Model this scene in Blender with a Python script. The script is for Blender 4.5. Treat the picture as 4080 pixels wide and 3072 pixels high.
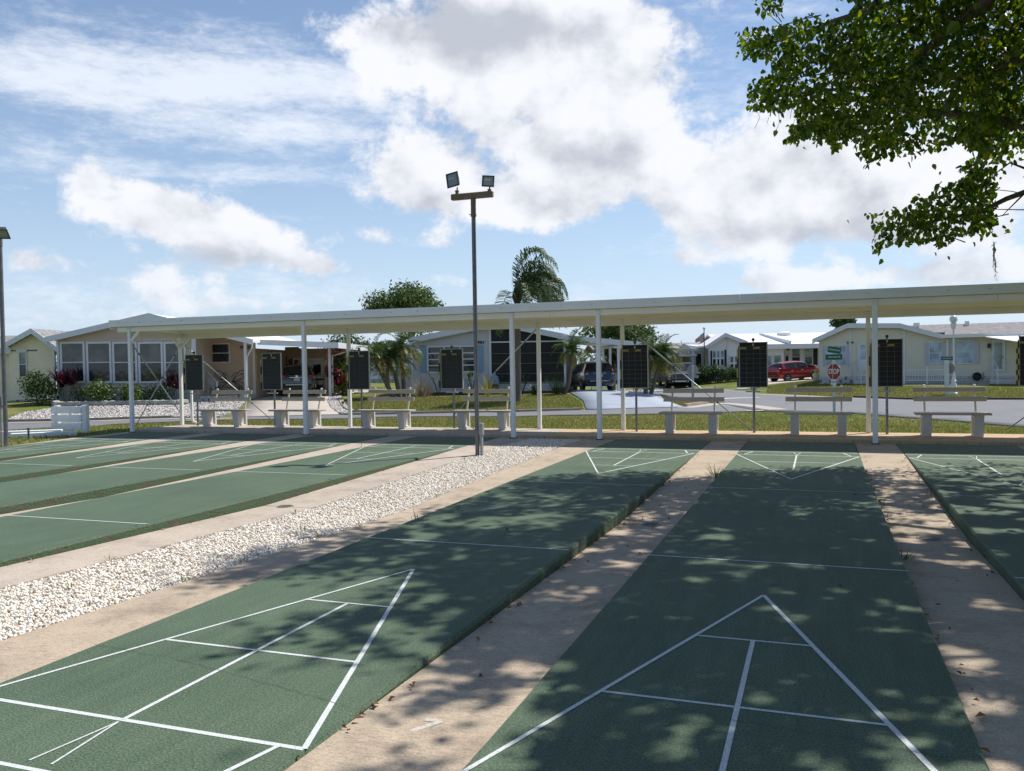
import bpy, bmesh, math, random
import numpy as np
from mathutils import Vector, Matrix

for o in list(bpy.data.objects): bpy.data.objects.remove(o)
scene = bpy.context.scene
COL = scene.collection
rad = math.radians

# ------------------------------------------------------------------ camera
FPX = 3388.457                       # focal length in photo pixels (4080 x 3072)
CAM = np.array([.3394, -2.3283, 1.4820])
YAW, PITCH, ROLL = -.347189, -.02559, -.0159597
_f0 = np.array([math.sin(YAW), math.cos(YAW), 0.]); _r0 = np.array([math.cos(YAW), -math.sin(YAW), 0.]); _u0 = np.array([0, 0, 1.])
_F = _f0*math.cos(PITCH) + _u0*math.sin(PITCH); _u = _u0*math.cos(PITCH) - _f0*math.sin(PITCH)
_R = _r0*math.cos(ROLL) + _u*math.sin(ROLL); _U = _u*math.cos(ROLL) - _r0*math.sin(ROLL)
cam = bpy.data.cameras.new('camera'); camo = bpy.data.objects.new('camera', cam); COL.objects.link(camo)
M4 = Matrix(((_R[0], _U[0], -_F[0], CAM[0]), (_R[1], _U[1], -_F[1], CAM[1]), (_R[2], _U[2], -_F[2], CAM[2]), (0, 0, 0, 1)))
camo.matrix_world = M4
cam.sensor_fit = 'HORIZONTAL'; cam.sensor_width = 36; cam.lens = FPX*36/4080
cam.clip_start = .05; cam.clip_end = 3000
scene.camera = camo

# ------------------------------------------------------------------ view
vs = scene.view_settings
vs.view_transform = 'Standard'; vs.look = 'None'; vs.gamma = 1; vs.exposure = .22; vs.use_curve_mapping = False
scene.render.engine = 'CYCLES'
scene.cycles.max_bounces = 6; scene.cycles.diffuse_bounces = 3; scene.cycles.glossy_bounces = 3; scene.cycles.transparent_max_bounces = 12

# ------------------------------------------------------------------ sun
SUN = Vector((.353, .423, .834)).normalized()
sun = bpy.data.lights.new('sun', 'SUN'); sun.energy = 5.0; sun.angle = rad(.53); sun.color = (1, .955, .88)
suno = bpy.data.objects.new('sun', sun); COL.objects.link(suno)
suno.rotation_euler = SUN.to_track_quat('Z', 'Y').to_euler(); suno.location = SUN*60

# ------------------------------------------------------------------ sky and clouds (world)
def build_world():
    w = bpy.data.worlds.new('World'); scene.world = w; w.use_nodes = True
    nt = w.node_tree; N = nt.nodes; L = nt.links; N.clear()
    out = N.new('ShaderNodeOutputWorld'); bg = N.new('ShaderNodeBackground'); L.new(bg.outputs[0], out.inputs[0])
    SK = .112
    bg.inputs[1].default_value = 1.0
    sky = N.new('ShaderNodeTexSky'); sky.sky_type = 'NISHITA'; sky.sun_disc = False
    sky.sun_elevation = math.asin(SUN.z); sky.sun_rotation = math.atan2(SUN.x, SUN.y)
    sky.air_density = 1.0; sky.dust_density = .25; sky.ozone_density = 2.5; sky.altitude = 0
    def inp(s, v):
        if isinstance(v, (int, float)): s.default_value = v
        else: L.new(v, s)
    def m(op, a, b=None, c=None, clamp=False):
        n = N.new('ShaderNodeMath'); n.operation = op; n.use_clamp = clamp
        inp(n.inputs[0], a)
        if b is not None: inp(n.inputs[1], b)
        if c is not None: inp(n.inputs[2], c)
        return n.outputs[0]
    def smooth(x, a, b):
        n = N.new('ShaderNodeMapRange'); n.interpolation_type = 'SMOOTHSTEP'; n.clamp = True
        inp(n.inputs[0], x); n.inputs[1].default_value = a; n.inputs[2].default_value = b
        return n.outputs[0]
    def mix(f, a, b):
        n = N.new('ShaderNodeMix'); n.data_type = 'RGBA'; inp(n.inputs[0], f)
        for s, v in ((n.inputs[6], a), (n.inputs[7], b)):
            if isinstance(v, tuple): s.default_value = (*v, 1)
            else: L.new(v, s)
        return n.outputs[2]
    def scale(col, k):
        n = N.new('ShaderNodeVectorMath'); n.operation = 'SCALE'; L.new(col, n.inputs[0]); inp(n.inputs['Scale'], k); return n.outputs[0]
    tc = N.new('ShaderNodeTexCoord'); sep = N.new('ShaderNodeSeparateXYZ'); L.new(tc.outputs['Generated'], sep.inputs[0])
    x, y, z = sep.outputs
    az = m('ARCTAN2', x, y); el = m('ARCSINE', z)
    zz = m('MAXIMUM', z, 0.0)
    den = m('ADD', zz, .16)
    px = m('DIVIDE', x, den); py = m('DIVIDE', y, den)
    def vec(a, b, c=0.0):
        n = N.new('ShaderNodeCombineXYZ'); inp(n.inputs[0], a); inp(n.inputs[1], b); inp(n.inputs[2], c); return n.outputs[0]
    def noise(v, s, det, rough, dist=0, lac=2.0):
        n = N.new('ShaderNodeTexNoise'); n.noise_dimensions = '3D'; L.new(v, n.inputs['Vector'])
        n.inputs['Scale'].default_value = s; n.inputs['Detail'].default_value = det; n.inputs['Roughness'].default_value = rough
        return n.outputs['Fac']
    # cumulus live in angle space (round towers), cirrus on a high flat layer
    va = vec(az, m('MULTIPLY', el, 1.25), 3.7)
    pv = vec(az, el, 0.0)
    def blob_field(blobs):
        acc = 0.0
        for (a0, e0, sa, se, amp) in blobs:
            d = N.new('ShaderNodeVectorMath'); d.operation = 'SUBTRACT'; L.new(pv, d.inputs[0]); d.inputs[1].default_value = (a0, e0, 0)
            k = N.new('ShaderNodeVectorMath'); k.operation = 'MULTIPLY'; L.new(d.outputs[0], k.inputs[0]); k.inputs[1].default_value = (1/sa, 1/se, 0)
            q = N.new('ShaderNodeVectorMath'); q.operation = 'DOT_PRODUCT'; L.new(k.outputs[0], q.inputs[0]); L.new(k.outputs[0], q.inputs[1])
            acc = m('MULTIPLY_ADD', m('POWER', .36788, q.outputs['Value']), amp, acc)
        return acc
    cum = blob_field(CUMULUS)
    n1 = noise(va, 8.5, 6, .66)
    base = m('MULTIPLY', m('SUBTRACT', n1, .5), 1.85)
    dens = m('ADD', m('ADD', cum, base), -.34)
    a_c = smooth(dens, -.13, .19)
    va2 = vec(m('ADD', az, .010), m('MULTIPLY_ADD', el, 1.25, .045), 3.7)
    n1b = noise(va2, 8.5, 3, .55)
    shade = m('ADD', m('MULTIPLY', m('SUBTRACT', n1b, n1), 2.1), blob_field(UNDER))
    shade = m('ADD', shade, m('MULTIPLY', dens, .22))
    shade = smooth(shade, -.12, .72)
    ccol = mix(shade, (.82, .835, .88), (.47, .505, .575))
    # cirrus
    wv = N.new('ShaderNodeMapping'); wv.vector_type = 'POINT'; L.new(vec(az, el, 1.3), wv.inputs['Vector'])
    wv.inputs['Rotation'].default_value = (0, 0, rad(9)); wv.inputs['Scale'].default_value = (2.6, 8.0, 1)
    c1 = noise(wv.outputs[0], 2.9, 6, .72)
    cir = blob_field(CIRRUS)
    a_ci = smooth(m('ADD', m('ADD', m('MULTIPLY', m('SUBTRACT', c1, .5), 1.9), cir), -.24), -.16, .62)
    a_ci = m('MULTIPLY', a_ci, .82)
    # haze toward the horizon
    hz = m('MULTIPLY', m('EXPONENT', m('MULTIPLY', m('MAXIMUM', el, 0.0), -5.5)), .88)
    skyc = scale(sky.outputs[0], SK)
    c = mix(hz, skyc, (.52, .64, .83))
    c = mix(a_ci, c, (.80, .845, .92))
    fade = smooth(el, -.02, .16)
    a_cf = m('MULTIPLY', a_c, m('MULTIPLY_ADD', fade, .45, .55))
    c = mix(a_cf, c, ccol)
    L.new(c, bg.inputs[0])
    w.cycles.sampling_method = 'MANUAL'; w.cycles.sample_map_resolution = 512

def _ae(u, v):                        # photo pixel -> azimuth, elevation of that sky direction
    d = _F + _R*(u-2040)/FPX - _U*(v-1536)/FPX
    return math.atan2(d[0], d[1]), math.asin(d[2]/np.linalg.norm(d))
_k = 4080/2212/FPX
def cl(x, y, rx, ry, amp):            # a cloud given in overview pixels (2212 wide)
    a, e = _ae(x*4080/2212, y*4080/2212); return (a, e, rx*_k*.95, ry*_k*.95, amp)
CUMULUS = [cl(185, 380, 60, 48, .48), cl(290, 445, 110, 62, .62), cl(430, 490, 130, 66, .66), cl(570, 530, 110, 48, .58), cl(690, 580, 70, 32, .5), cl(60, 568, 90, 40, .62), cl(330, 615, 120, 36, .5),
           cl(920, 375, 150, 95, .66), cl(800, 70, 90, 80, .5), cl(980, 110, 200, 125, .66), cl(1200, 60, 190, 110, .60), cl(1180, 330, 170, 125, .62), cl(1420, 265, 120, 110, .56), cl(1120, 445, 130, 50, .5),
           cl(1560, 420, 150, 85, .56), cl(1800, 450, 230, 90, .60), cl(1700, 300, 130, 90, .5), cl(2100, 300, 280, 280, .5),
           cl(1340, 110, 190, 130, .46), cl(1310, 430, 120, 60, .36), cl(110, 690, 230, 32, .46), cl(560, 660, 220, 24, .40), cl(1480, 560, 120, 20, .34), cl(740, 650, 120, 18, .34), cl(825, 512, 55, 26, .46), cl(955, 525, 55, 26, .42), cl(1010, 605, 120, 32, .44), cl(1280, 615, 90, 26, .36), cl(1980, 598, 260, 30, .46), cl(1680, 608, 110, 22, .4)]
UNDER = [cl(1020, 50, 230, 65, .50), cl(960, 430, 190, 45, .34), cl(1330, 340, 170, 40, .26), cl(470, 560, 220, 26, .42),
         cl(1760, 510, 260, 30, .40), cl(1750, 350, 260, 40, .2)]
CIRRUS = [cl(220, 140, 380, 100, .60), cl(640, 200, 330, 70, .52), cl(560, 300, 280, 42, .46), cl(500, 378, 340, 24, .40), cl(60, 330, 120, 60, .32),
          cl(1750, 330, 420, 260, .42), cl(300, 660, 700, 50, .26)]
build_world()
# ------------------------------------------------------------------ pixel helpers
def ray(u, v): return _F + _R*(u-2040)/FPX - _U*(v-1536)/FPX
def atZ(p, z=0.):
    d = ray(*p); return CAM + d*((z-CAM[2])/d[2])
def atY(p, y):
    d = ray(*p); return CAM + d*((y-CAM[1])/d[1])
def atD(p, dep):                       # point on the pixel's ray at a given depth along the view axis
    return CAM + ray(*p)*dep
def zoom(x0, y0, s): return lambda x, y: (x0+x*s, y0+y*s)
S1 = zoom(0, 1200, 700/1944); S2 = zoom(600, 1200, 700/1944); S3 = zoom(1200, 1200, 700/1944); S4 = zoom(1700, 1200, 700/1944)
S5 = zoom(2300, 1200, 700/1944); S6 = zoom(2900, 1200, 600/1666); S7 = zoom(3400, 1200, 680/1888)
T1 = zoom(2550, 1400, 300/2082); T2 = zoom(2650, 1280, 400/2082); T3 = zoom(3000, 1300, 400/2082); T4 = zoom(1060, 1320, 360/1999)
T5 = zoom(2240, 1280, 320/1666); T6 = zoom(780, 1340, 360/1999); T7 = zoom(1620, 1300, 420/2187); T8 = zoom(3800, 1250, 280/1333)
T9 = zoom(1350, 1300, 350/1715)

# ------------------------------------------------------------------ materials
MATS = {}
def nodes(name):
    m = bpy.data.materials.new(name); m.use_nodes = True
    nt = m.node_tree; b = nt.nodes['Principled BSDF']
    MATS[name] = m
    return m, nt, b
def mat(name, col, rough=.6, var=.12, scale=6., bump=0., bscale=60., metal=0., spec=.5, var2=None, fine=0., fscale=220.):
    """principled material whose colour wanders with two layers of position noise"""
    if name in MATS: return MATS[name]
    m, nt, b = nodes(name); N = nt.nodes; L = nt.links
    geo = N.new('ShaderNodeNewGeometry')
    n = N.new('ShaderNodeTexNoise'); n.inputs['Scale'].default_value = scale; n.inputs['Detail'].default_value = 6; n.inputs['Roughness'].default_value = .6
    L.new(geo.outputs['Position'], n.inputs['Vector'])
    r = N.new('ShaderNodeValToRGB')
    c0 = tuple(max(0, c*(1-var)) for c in col); c1 = tuple(min(1, c*(1+var)) for c in col)
    if var2: c0 = var2
    r.color_ramp.elements[0].position = .3; r.color_ramp.elements[1].position = .7
    r.color_ramp.elements[0].color = (*c0, 1); r.color_ramp.elements[1].color = (*c1, 1)
    L.new(n.outputs['Fac'], r.inputs[0])
    cout = r.outputs[0]
    if fine:
        n2 = N.new('ShaderNodeTexNoise'); n2.inputs['Scale'].default_value = fscale; n2.inputs['Detail'].default_value = 3
        L.new(geo.outputs['Position'], n2.inputs['Vector'])
        mr = N.new('ShaderNodeMapRange'); mr.inputs[1].default_value = .3; mr.inputs[2].default_value = .7
        mr.inputs[3].default_value = 1-fine; mr.inputs[4].default_value = 1+fine
        L.new(n2.outputs['Fac'], mr.inputs[0])
        vm = N.new('ShaderNodeVectorMath'); vm.operation = 'SCALE'; L.new(cout, vm.inputs[0]); L.new(mr.outputs[0], vm.inputs['Scale'])
        cout = vm.outputs[0]
    L.new(cout, b.inputs['Base Color'])
    b.inputs['Roughness'].default_value = rough; b.inputs['Metallic'].default_value = metal
    b.inputs['Specular IOR Level'].default_value = spec
    if bump:
        nb = N.new('ShaderNodeTexNoise'); nb.inputs['Scale'].default_value = bscale; nb.inputs['Detail'].default_value = 4
        L.new(geo.outputs['Position'], nb.inputs['Vector'])
        bp = N.new('ShaderNodeBump'); bp.inputs['Strength'].default_value = bump; bp.inputs['Distance'].default_value = .01
        L.new(nb.outputs['Fac'], bp.inputs['Height']); L.new(bp.outputs[0], b.inputs['Normal'])
    return m
def glass(name, col=(.012, .014, .016), rough=.04, spec=.6):
    if name in MATS: return MATS[name]
    m, nt, b = nodes(name); N = nt.nodes; L = nt.links
    geo = N.new('ShaderNodeNewGeometry'); n = N.new('ShaderNodeTexNoise'); n.inputs['Scale'].default_value = 1.3; n.inputs['Detail'].default_value = 3
    L.new(geo.outputs['Position'], n.inputs['Vector'])
    bp = N.new('ShaderNodeBump'); bp.inputs['Strength'].default_value = .10; bp.inputs['Distance'].default_value = .06
    L.new(n.outputs['Fac'], bp.inputs['Height']); L.new(bp.outputs[0], b.inputs['Normal'])
    r = N.new('ShaderNodeValToRGB'); r.color_ramp.elements[0].position = .42; r.color_ramp.elements[1].position = .68
    r.color_ramp.elements[0].color = (*col, 1); r.color_ramp.elements[1].color = (*(min(1, c*2.2+.006) for c in col), 1)
    L.new(n.outputs['Fac'], r.inputs[0]); L.new(r.outputs[0], b.inputs['Base Color'])
    b.inputs['Roughness'].default_value = rough; b.inputs['Specular IOR Level'].default_value = spec
    return m
def leafmat(name, cols, rough=.45, trans=.25):
    """foliage: colour per leaf (random per island), light shines through"""
    if name in MATS: return MATS[name]
    m, nt, b = nodes(name); N = nt.nodes; L = nt.links
    geo = N.new('ShaderNodeNewGeometry'); r = N.new('ShaderNodeValToRGB')
    els = r.color_ramp.elements
    while len(els) < len(cols): els.new(.5)
    for i, c in enumerate(cols):
        els[i].position = i/(len(cols)-1); els[i].color = (*c, 1)
    L.new(geo.outputs['Random Per Island'], r.inputs[0]); L.new(r.outputs[0], b.inputs['Base Color'])
    b.inputs['Roughness'].default_value = rough; b.inputs['Specular IOR Level'].default_value = .35
    tr = N.new('ShaderNodeBsdfTranslucent'); g = N.new('ShaderNodeHueSaturation'); g.inputs['Value'].default_value = 1.6; g.inputs['Saturation'].default_value = 1.15
    L.new(r.outputs[0], g.inputs['Color']); L.new(g.outputs[0], tr.inputs[0])
    mx = N.new('ShaderNodeMixShader'); mx.inputs[0].default_value = trans
    L.new(b.outputs[0], mx.inputs[1]); L.new(tr.outputs[0], mx.inputs[2])
    L.new(mx.outputs[0], nt.nodes['Material Output'].inputs[0])
    return m

# ------------------------------------------------------------------ mesh helpers
def link(name, me, parent=None):
    o = bpy.data.objects.new(name, me); COL.objects.link(o)
    if parent is not None: o.parent = parent
    return o
class MB:
    """collects shapes, builds ONE mesh object"""
    def __init__(s): s.v = []; s.f = []; s.m = []
    def add(s, vs, fs, mi=0):
        b = len(s.v); s.v += [tuple(map(float, p)) for p in vs]
        s.f += [tuple(i+b for i in f) for f in fs]; s.m += [mi]*len(fs)
    def box(s, c, d, rot=None, mi=0, taper=(1, 1)):
        hx, hy, hz = d[0]/2, d[1]/2, d[2]/2
        vs = []
        for z in (-1, 1):
            kx, ky = taper if z > 0 else (1, 1)
            for (x, y) in ((-1, -1), (1, -1), (1, 1), (-1, 1)): vs.append(Vector((x*hx*kx, y*hy*ky, z*hz)))
        if rot is not None: vs = [rot @ v for v in vs]
        vs = [v+Vector(c) for v in vs]
        s.add(vs, [(0, 3, 2, 1), (4, 5, 6, 7), (0, 1, 5, 4), (1, 2, 6, 5), (2, 3, 7, 6), (3, 0, 4, 7)], mi)
    def bx(s, x0, x1, y0, y1, z0, z1, mi=0): s.box(((x0+x1)/2, (y0+y1)/2, (z0+z1)/2), (abs(x1-x0), abs(y1-y0), abs(z1-z0)), mi=mi)
    def bar(s, a, b, w, h=None, mi=0, up=(0, 0, 1)):
        a = Vector(a); b = Vector(b); h = h or w; d = b-a; L = d.length
        if L < 1e-6: return
        z = d.normalized(); u = Vector(up)
        if abs(z.dot(u)) > .99: u = Vector((1, 0, 0))
        x = u.cross(z).normalized(); y = z.cross(x)
        s.box((a+b)/2, (w, h, L), Matrix((x, y, z)).transposed(), mi)
    def tube(s, pts, rs, n=10, mi=0, cap=True):
        pts = [Vector(p) for p in pts]
        if isinstance(rs, (int, float)): rs = [rs]*len(pts)
        rings = []; px = None
        for i, p in enumerate(pts):
            t = (pts[min(i+1, len(pts)-1)]-pts[max(i-1, 0)]).normalized()
            if px is None:
                a = Vector((0, 0, 1)) if abs(t.z) < .9 else Vector((1, 0, 0)); px = a.cross(t).normalized()
            else:
                px = (px-t*px.dot(t)).normalized()
            py = t.cross(px)
            rings.append([p+(px*math.cos(2*math.pi*k/n)+py*math.sin(2*math.pi*k/n))*rs[i] for k in range(n)])
        vs = [v for r in rings for v in r]; fs = []
        for i in range(len(rings)-1):
            for k in range(n): fs.append((i*n+k, i*n+(k+1) % n, (i+1)*n+(k+1) % n, (i+1)*n+k))
        if cap: fs.append(tuple(range(n-1, -1, -1))); fs.append(tuple((len(rings)-1)*n+k for k in range(n)))
        s.add(vs, fs, mi)
    def cyl(s, a, b, r, n=12, mi=0): s.tube([a, b], r, n, mi)
    def lathe(s, prof, n=16, c=(0, 0, 0), mi=0, axis='z'):
        vs = []; fs = []
        for (r, h) in prof:
            for k in range(n):
                t = 2*math.pi*k/n; q = (r*math.cos(t), r*math.sin(t), h)
                if axis == 'y': q = (q[0], h, q[1])
                if axis == 'x': q = (h, q[0], q[1])
                vs.append((q[0]+c[0], q[1]+c[1], q[2]+c[2]))
        for i in range(len(prof)-1):
            for k in range(n): fs.append((i*n+k, i*n+(k+1) % n, (i+1)*n+(k+1) % n, (i+1)*n+k))
        fs.append(tuple(range(n-1, -1, -1))); fs.append(tuple((len(prof)-1)*n+k for k in range(n)))
        s.add(vs, fs, mi)
    def prism(s, poly, ext, mi=0):
        """poly: 3D points of a planar outline, extruded along ext"""
        n = len(poly); e = Vector(ext); P = [Vector(p) for p in poly]
        vs = P+[p+e for p in P]
        fs = [tuple(range(n-1, -1, -1)), tuple(range(n, 2*n))]+[(i, (i+1) % n, n+(i+1) % n, n+i) for i in range(n)]
        s.add(vs, fs, mi)
    def quad(s, a, b, c, d, mi=0): s.add([a, b, c, d], [(0, 1, 2, 3)], mi)
    def build(s, name, mats, parent=None, smooth=False, bevel=0., loc=None, auto=False):
        me = bpy.data.meshes.new(name); me.from_pydata(s.v, [], s.f)
        mats = mats if isinstance(mats, (list, tuple)) else [mats]
        for m in mats: me.materials.append(MATS[m] if isinstance(m, str) else m)
        if len(mats) > 1: me.polygons.foreach_set('material_index', s.m)
        bm = bmesh.new(); bm.from_mesh(me)
        bmesh.ops.recalc_face_normals(bm, faces=bm.faces)
        if bevel: bmesh.ops.bevel(bm, geom=list(bm.edges), offset=bevel, segments=1, affect='EDGES', profile=.5)
        bm.to_mesh(me); bm.free()
        if smooth:
            me.polygons.foreach_set('use_smooth', [True]*len(me.polygons))
            if auto: me.set_sharp_from_angle(angle=rad(38))
        me.update()
        o = link(name, me, parent)
        if loc is not None: o.location = loc
        return o
def thing(name, label, cat, loc=(0, 0, 0), rz=0., group=None):
    o = bpy.data.objects.new(name, None); COL.objects.link(o); o.location = loc; o.rotation_euler = (0, 0, rz)
    o.empty_display_size = .2
    o['label'] = label; o['category'] = cat
    if group: o['group'] = group
    return o
def tag(o, label, cat, group=None):
    o['label'] = label; o['category'] = cat
    if group: o['group'] = group
    return o
def struct(o): o['kind'] = 'structure'; return o
def stuff(o): o['kind'] = 'stuff'; return o
_CUBE = {}
def pbox(name, parent, c, d, m, rot=None):
    """a plain box piece: one shared unit mesh per material, sized by its object scale"""
    key = m
    if key not in _CUBE:
        mb = MB(); mb.box((0, 0, 0), (1, 1, 1))
        o = mb.build('piece', m); _CUBE[key] = o.data; bpy.data.objects.remove(o)
    o = link(name, _CUBE[key], parent); o.location = c; o.scale = d
    if rot is not None: o.rotation_euler = rot
    return o
def pbx(name, parent, x0, x1, y0, y1, z0, z1, m): return pbox(name, parent, ((x0+x1)/2, (y0+y1)/2, (z0+z1)/2), (abs(x1-x0), abs(y1-y0), abs(z1-z0)), m)
def copy_tree(o, parent=None):
    c = o.copy(); COL.objects.link(c); c.parent = parent
    for ch in list(o.children): copy_tree(ch, c)
    return c
def text(name, body, size, m, parent, loc, rot=(0, 0, 0), ext=.003, align='CENTER', sx=1., bold=0.):
    cu = bpy.data.curves.new(name, 'FONT'); cu.body = body; cu.size = size; cu.extrude = ext; cu.align_x = align; cu.align_y = 'CENTER'; cu.offset = bold
    cu.resolution_u = 3
    t = bpy.data.objects.new(name, cu); COL.objects.link(t)
    bpy.context.view_layer.update()
    dg = bpy.context.evaluated_depsgraph_get(); me = bpy.data.meshes.new_from_object(t.evaluated_get(dg)); bpy.data.objects.remove(t)
    me.name = name; me.materials.clear(); me.materials.append(MATS[m])
    o = link(name, me, parent); o.location = loc; o.rotation_euler = rot; o.scale = (sx, 1, 1)
    return o

# base palette
mat('white_paint', (.78, .78, .76), .5, .05, 3)
mat('cream_paint', (.74, .70, .58), .5, .05, 2)
mat('grey_white', (.62, .64, .65), .5, .06, 3)
mat('black_plastic', (.012, .012, .013), .45, .2, 8)
mat('dark_metal', (.05, .052, .055), .45, .2, 10, metal=.3)
mat('galvanized', (.20, .205, .21), .42, .25, 14, metal=.7, fine=.15, fscale=90)
mat('chrome', (.62, .63, .65), .12, .05, 5, metal=1.)
mat('rubber', (.014, .014, .015), .8, .2, 20)
# ------------------------------------------------------------------ terrain
ZR = -.5                                # street level; house lots lie about 0.35 m higher
ROAD_NEAR = [(0, 1720), (432, 1694), (888, 1676), (1308, 1672.5), (1560, 1664), (2060, 1662.8), (2240, 1656.6), (2516, 1654.5), (2876, 1645.9), (3008, 1640), (3404, 1649), (3580, 1664.6), (3832, 1683), (4080, 1705)]
ROAD_FARR = [(4080, 1596), (3616, 1595.4), (3404, 1587), (3152, 1575.3), (3034, 1571)]
KERB_L = [(2312, 1637.5), (2060, 1644.8), (1560, 1654.5), (1401, 1657)]
KERB_A = [(684, 1668), (345.7, 1679), (29, 1684.4)]
ctrl = []
def cz(p, z): q = atZ(p, z); ctrl.append((q[0], q[1], z))
for p in ROAD_NEAR: cz(p, ZR+.02)
for p in ROAD_FARR+KERB_L+KERB_A: cz(p, ZR)
for p in [(2336, 1637.5), (2727, 1625), (924, 1668), (2815, 1603), (2640, 1580), (2878, 1591), (3150, 1610), (3800, 1640)]: cz(p, ZR)
for p in [(2579, 1567), (2926, 1557)]: cz(p, ZR-.06)
for p in [(2795, 1547), (2615, 1543)]: cz(p, ZR-.15)
for p in [S1(640, 1130), S1(1500, 1120), S2(1165, 1080), S3(310, 1055), S3(1250, 1030), S4(600, 1020), S4(1590, 1025), T5(1000, 1440), T1(100, 1165), S6(1010, 915), S7(600, 920), S7(1600, 910), T2(900, 1215), S1(100, 1110)]: cz(p, -.15)
cz(T3(545, 1155), -.26); cz(T3(1185, 1100), -.12); cz(T2(1560, 1310), -.35)
for X in (-17, -13, -9, -5, -1, 3, 7, 12): ctrl.append((X, 15.6, -.02))
for X in (-17.5, -16):
    for Y in (4, 8, 11, 13.3): ctrl.append((X, Y, -.04))
for X, Y in ((-24, 4), (-24, 12), (-30, 0), (-16, -8), (0, -12), (14, -8), (14, 5), (12, 12)): ctrl.append((X, Y, -.1))
ctrl += [(20, 20, -.45), (25, 30, -.45), (40, 45, -.3), (-60, 20, -.35), (-55, 60, -.2), (-20, 75, -.2), (10, 85, -.2), (30, 65, -.15), (-45, 45, -.15)]
_P = np.array(ctrl); _n = len(_P)
def _phi(a, b): return np.sqrt(((a[:, None, :]-b[None, :, :])**2).sum(-1)+.6)
_A = np.zeros((_n+3, _n+3)); _A[:_n, :_n] = _phi(_P[:, :2], _P[:, :2])-np.eye(_n)*.04
_A[:_n, _n] = 1; _A[:_n, _n+1:] = _P[:, :2]; _A[_n, :_n] = 1; _A[_n+1:, :_n] = _P[:, :2].T
_W = np.linalg.solve(_A, np.concatenate([_P[:, 2], np.zeros(3)]))
def H(xy):
    xy = np.atleast_2d(np.asarray(xy, float))[:, :2]
    z = _phi(xy, _P[:, :2]) @ _W[:_n]+_W[_n]+xy @ _W[_n+1:]
    far = np.clip((np.hypot(xy[:, 0]+10, xy[:, 1]-25)-75)/40, 0, 1)
    return np.clip(z, -1.2, .2)*(1-far)+(-.25)*far
def h1(x, y): return float(H([(x, y)])[0])
def hit(p):                            # pixel -> first point on the terrain
    d = ray(*p); ts = np.concatenate([np.arange(12, 90, .15), np.arange(90, 160, 1.)])
    P = CAM+ts[:, None]*d; dz = P[:, 2]-H(P)
    k = np.argmax(dz < 0) if (dz < 0).any() else len(ts)-1
    a, b = ts[max(k-1, 0)], ts[k]
    for _ in range(20):
        m = (a+b)/2; q = CAM+m*d
        if q[2] > h1(q[0], q[1]): a = m
        else: b = m
    q = CAM+b*d; return np.array([q[0], q[1], h1(q[0], q[1])])

def grassmat(name, dry=.35):
    m, nt, b = nodes(name); N = nt.nodes; L = nt.links
    geo = N.new('ShaderNodeNewGeometry')
    def nz(s, d=5, r=.6):
        n = N.new('ShaderNodeTexNoise'); n.inputs['Scale'].default_value = s; n.inputs['Detail'].default_value = d; n.inputs['Roughness'].default_value = r
        L.new(geo.outputs['Position'], n.inputs['Vector']); return n.outputs['Fac']
    def ramp(f, els):
        r = N.new('ShaderNodeValToRGB'); e = r.color_ramp.elements
        while len(e) < len(els): e.new(.5)
        for i, (p, c) in enumerate(els): e[i].position = p; e[i].color = (*c, 1)
        L.new(f, r.inputs[0]); return r.outputs[0]
    big = ramp(nz(.42, 5), [(.36, (.06, .11, .016)), (.50, (.12, .155, .030)), (.60, (.27, .20, .11))])
    fine = ramp(nz(16, 4, .7), [(.3, (.05, .085, .014)), (.52, (.14, .18, .038)), (.75, (.32, .29, .13))])
    mx = N.new('ShaderNodeMix'); mx.data_type = 'RGBA'; mx.inputs[0].default_value = .42
    L.new(big, mx.inputs[6]); L.new(fine, mx.inputs[7]); L.new(mx.outputs[2], b.inputs['Base Color'])
    b.inputs['Roughness'].default_value = .9; b.inputs['Specular IOR Level'].default_value = .1
    bp = N.new('ShaderNodeBump'); bp.inputs['Strength'].default_value = .9; bp.inputs['Distance'].default_value = .05
    L.new(nz(22, 4, .7), bp.inputs['Height']); L.new(bp.outputs[0], b.inputs['Normal'])
    return m
grassmat('lawn')
def axis(segs):
    r = []
    for a, b, st in segs: r += list(np.arange(a, b, st))
    return sorted(set(np.round(r+[segs[-1][1]], 3)))
COURT_X0, COURT_X1, COURT_Y0, COURT_Y1 = -15.24, 6.6, -2.6, 13.72
def make_ground():
    xs = axis([(-900, -140, 130), (-140, -60, 10), (-60, 24, 1.), (24, 60, 4), (60, 160, 20), (160, 900, 130)])+[COURT_X0-.02, COURT_X0, COURT_X1, COURT_X1+.02]
    ys = axis([(-300, -30, 60), (-30, -4, 5), (-4, 84, 1.), (84, 140, 8), (140, 300, 40), (300, 1200, 150)])+[COURT_Y0-.02, COURT_Y0, COURT_Y1+.2, COURT_Y1+.22]
    xs = sorted(xs); ys = sorted(ys)
    G = np.array([(x, y) for y in ys for x in xs]); z = H(G)
    ins = (G[:, 0] > COURT_X0-.01) & (G[:, 0] < COURT_X1+.01) & (G[:, 1] > COURT_Y0-.01) & (G[:, 1] < COURT_Y1+.21)
    z[ins] = -.45
    nx, ny = len(xs), len(ys)
    mb = MB(); mb.v = [(float(a), float(b), float(c)) for (a, b), c in zip(G, z)]
    mb.f = [(j*nx+i, j*nx+i+1, (j+1)*nx+i+1, (j+1)*nx+i) for j in range(ny-1) for i in range(nx-1)]; mb.m = [0]*len(mb.f)
    struct(mb.build('ground', 'lawn', smooth=True))
make_ground()

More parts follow.
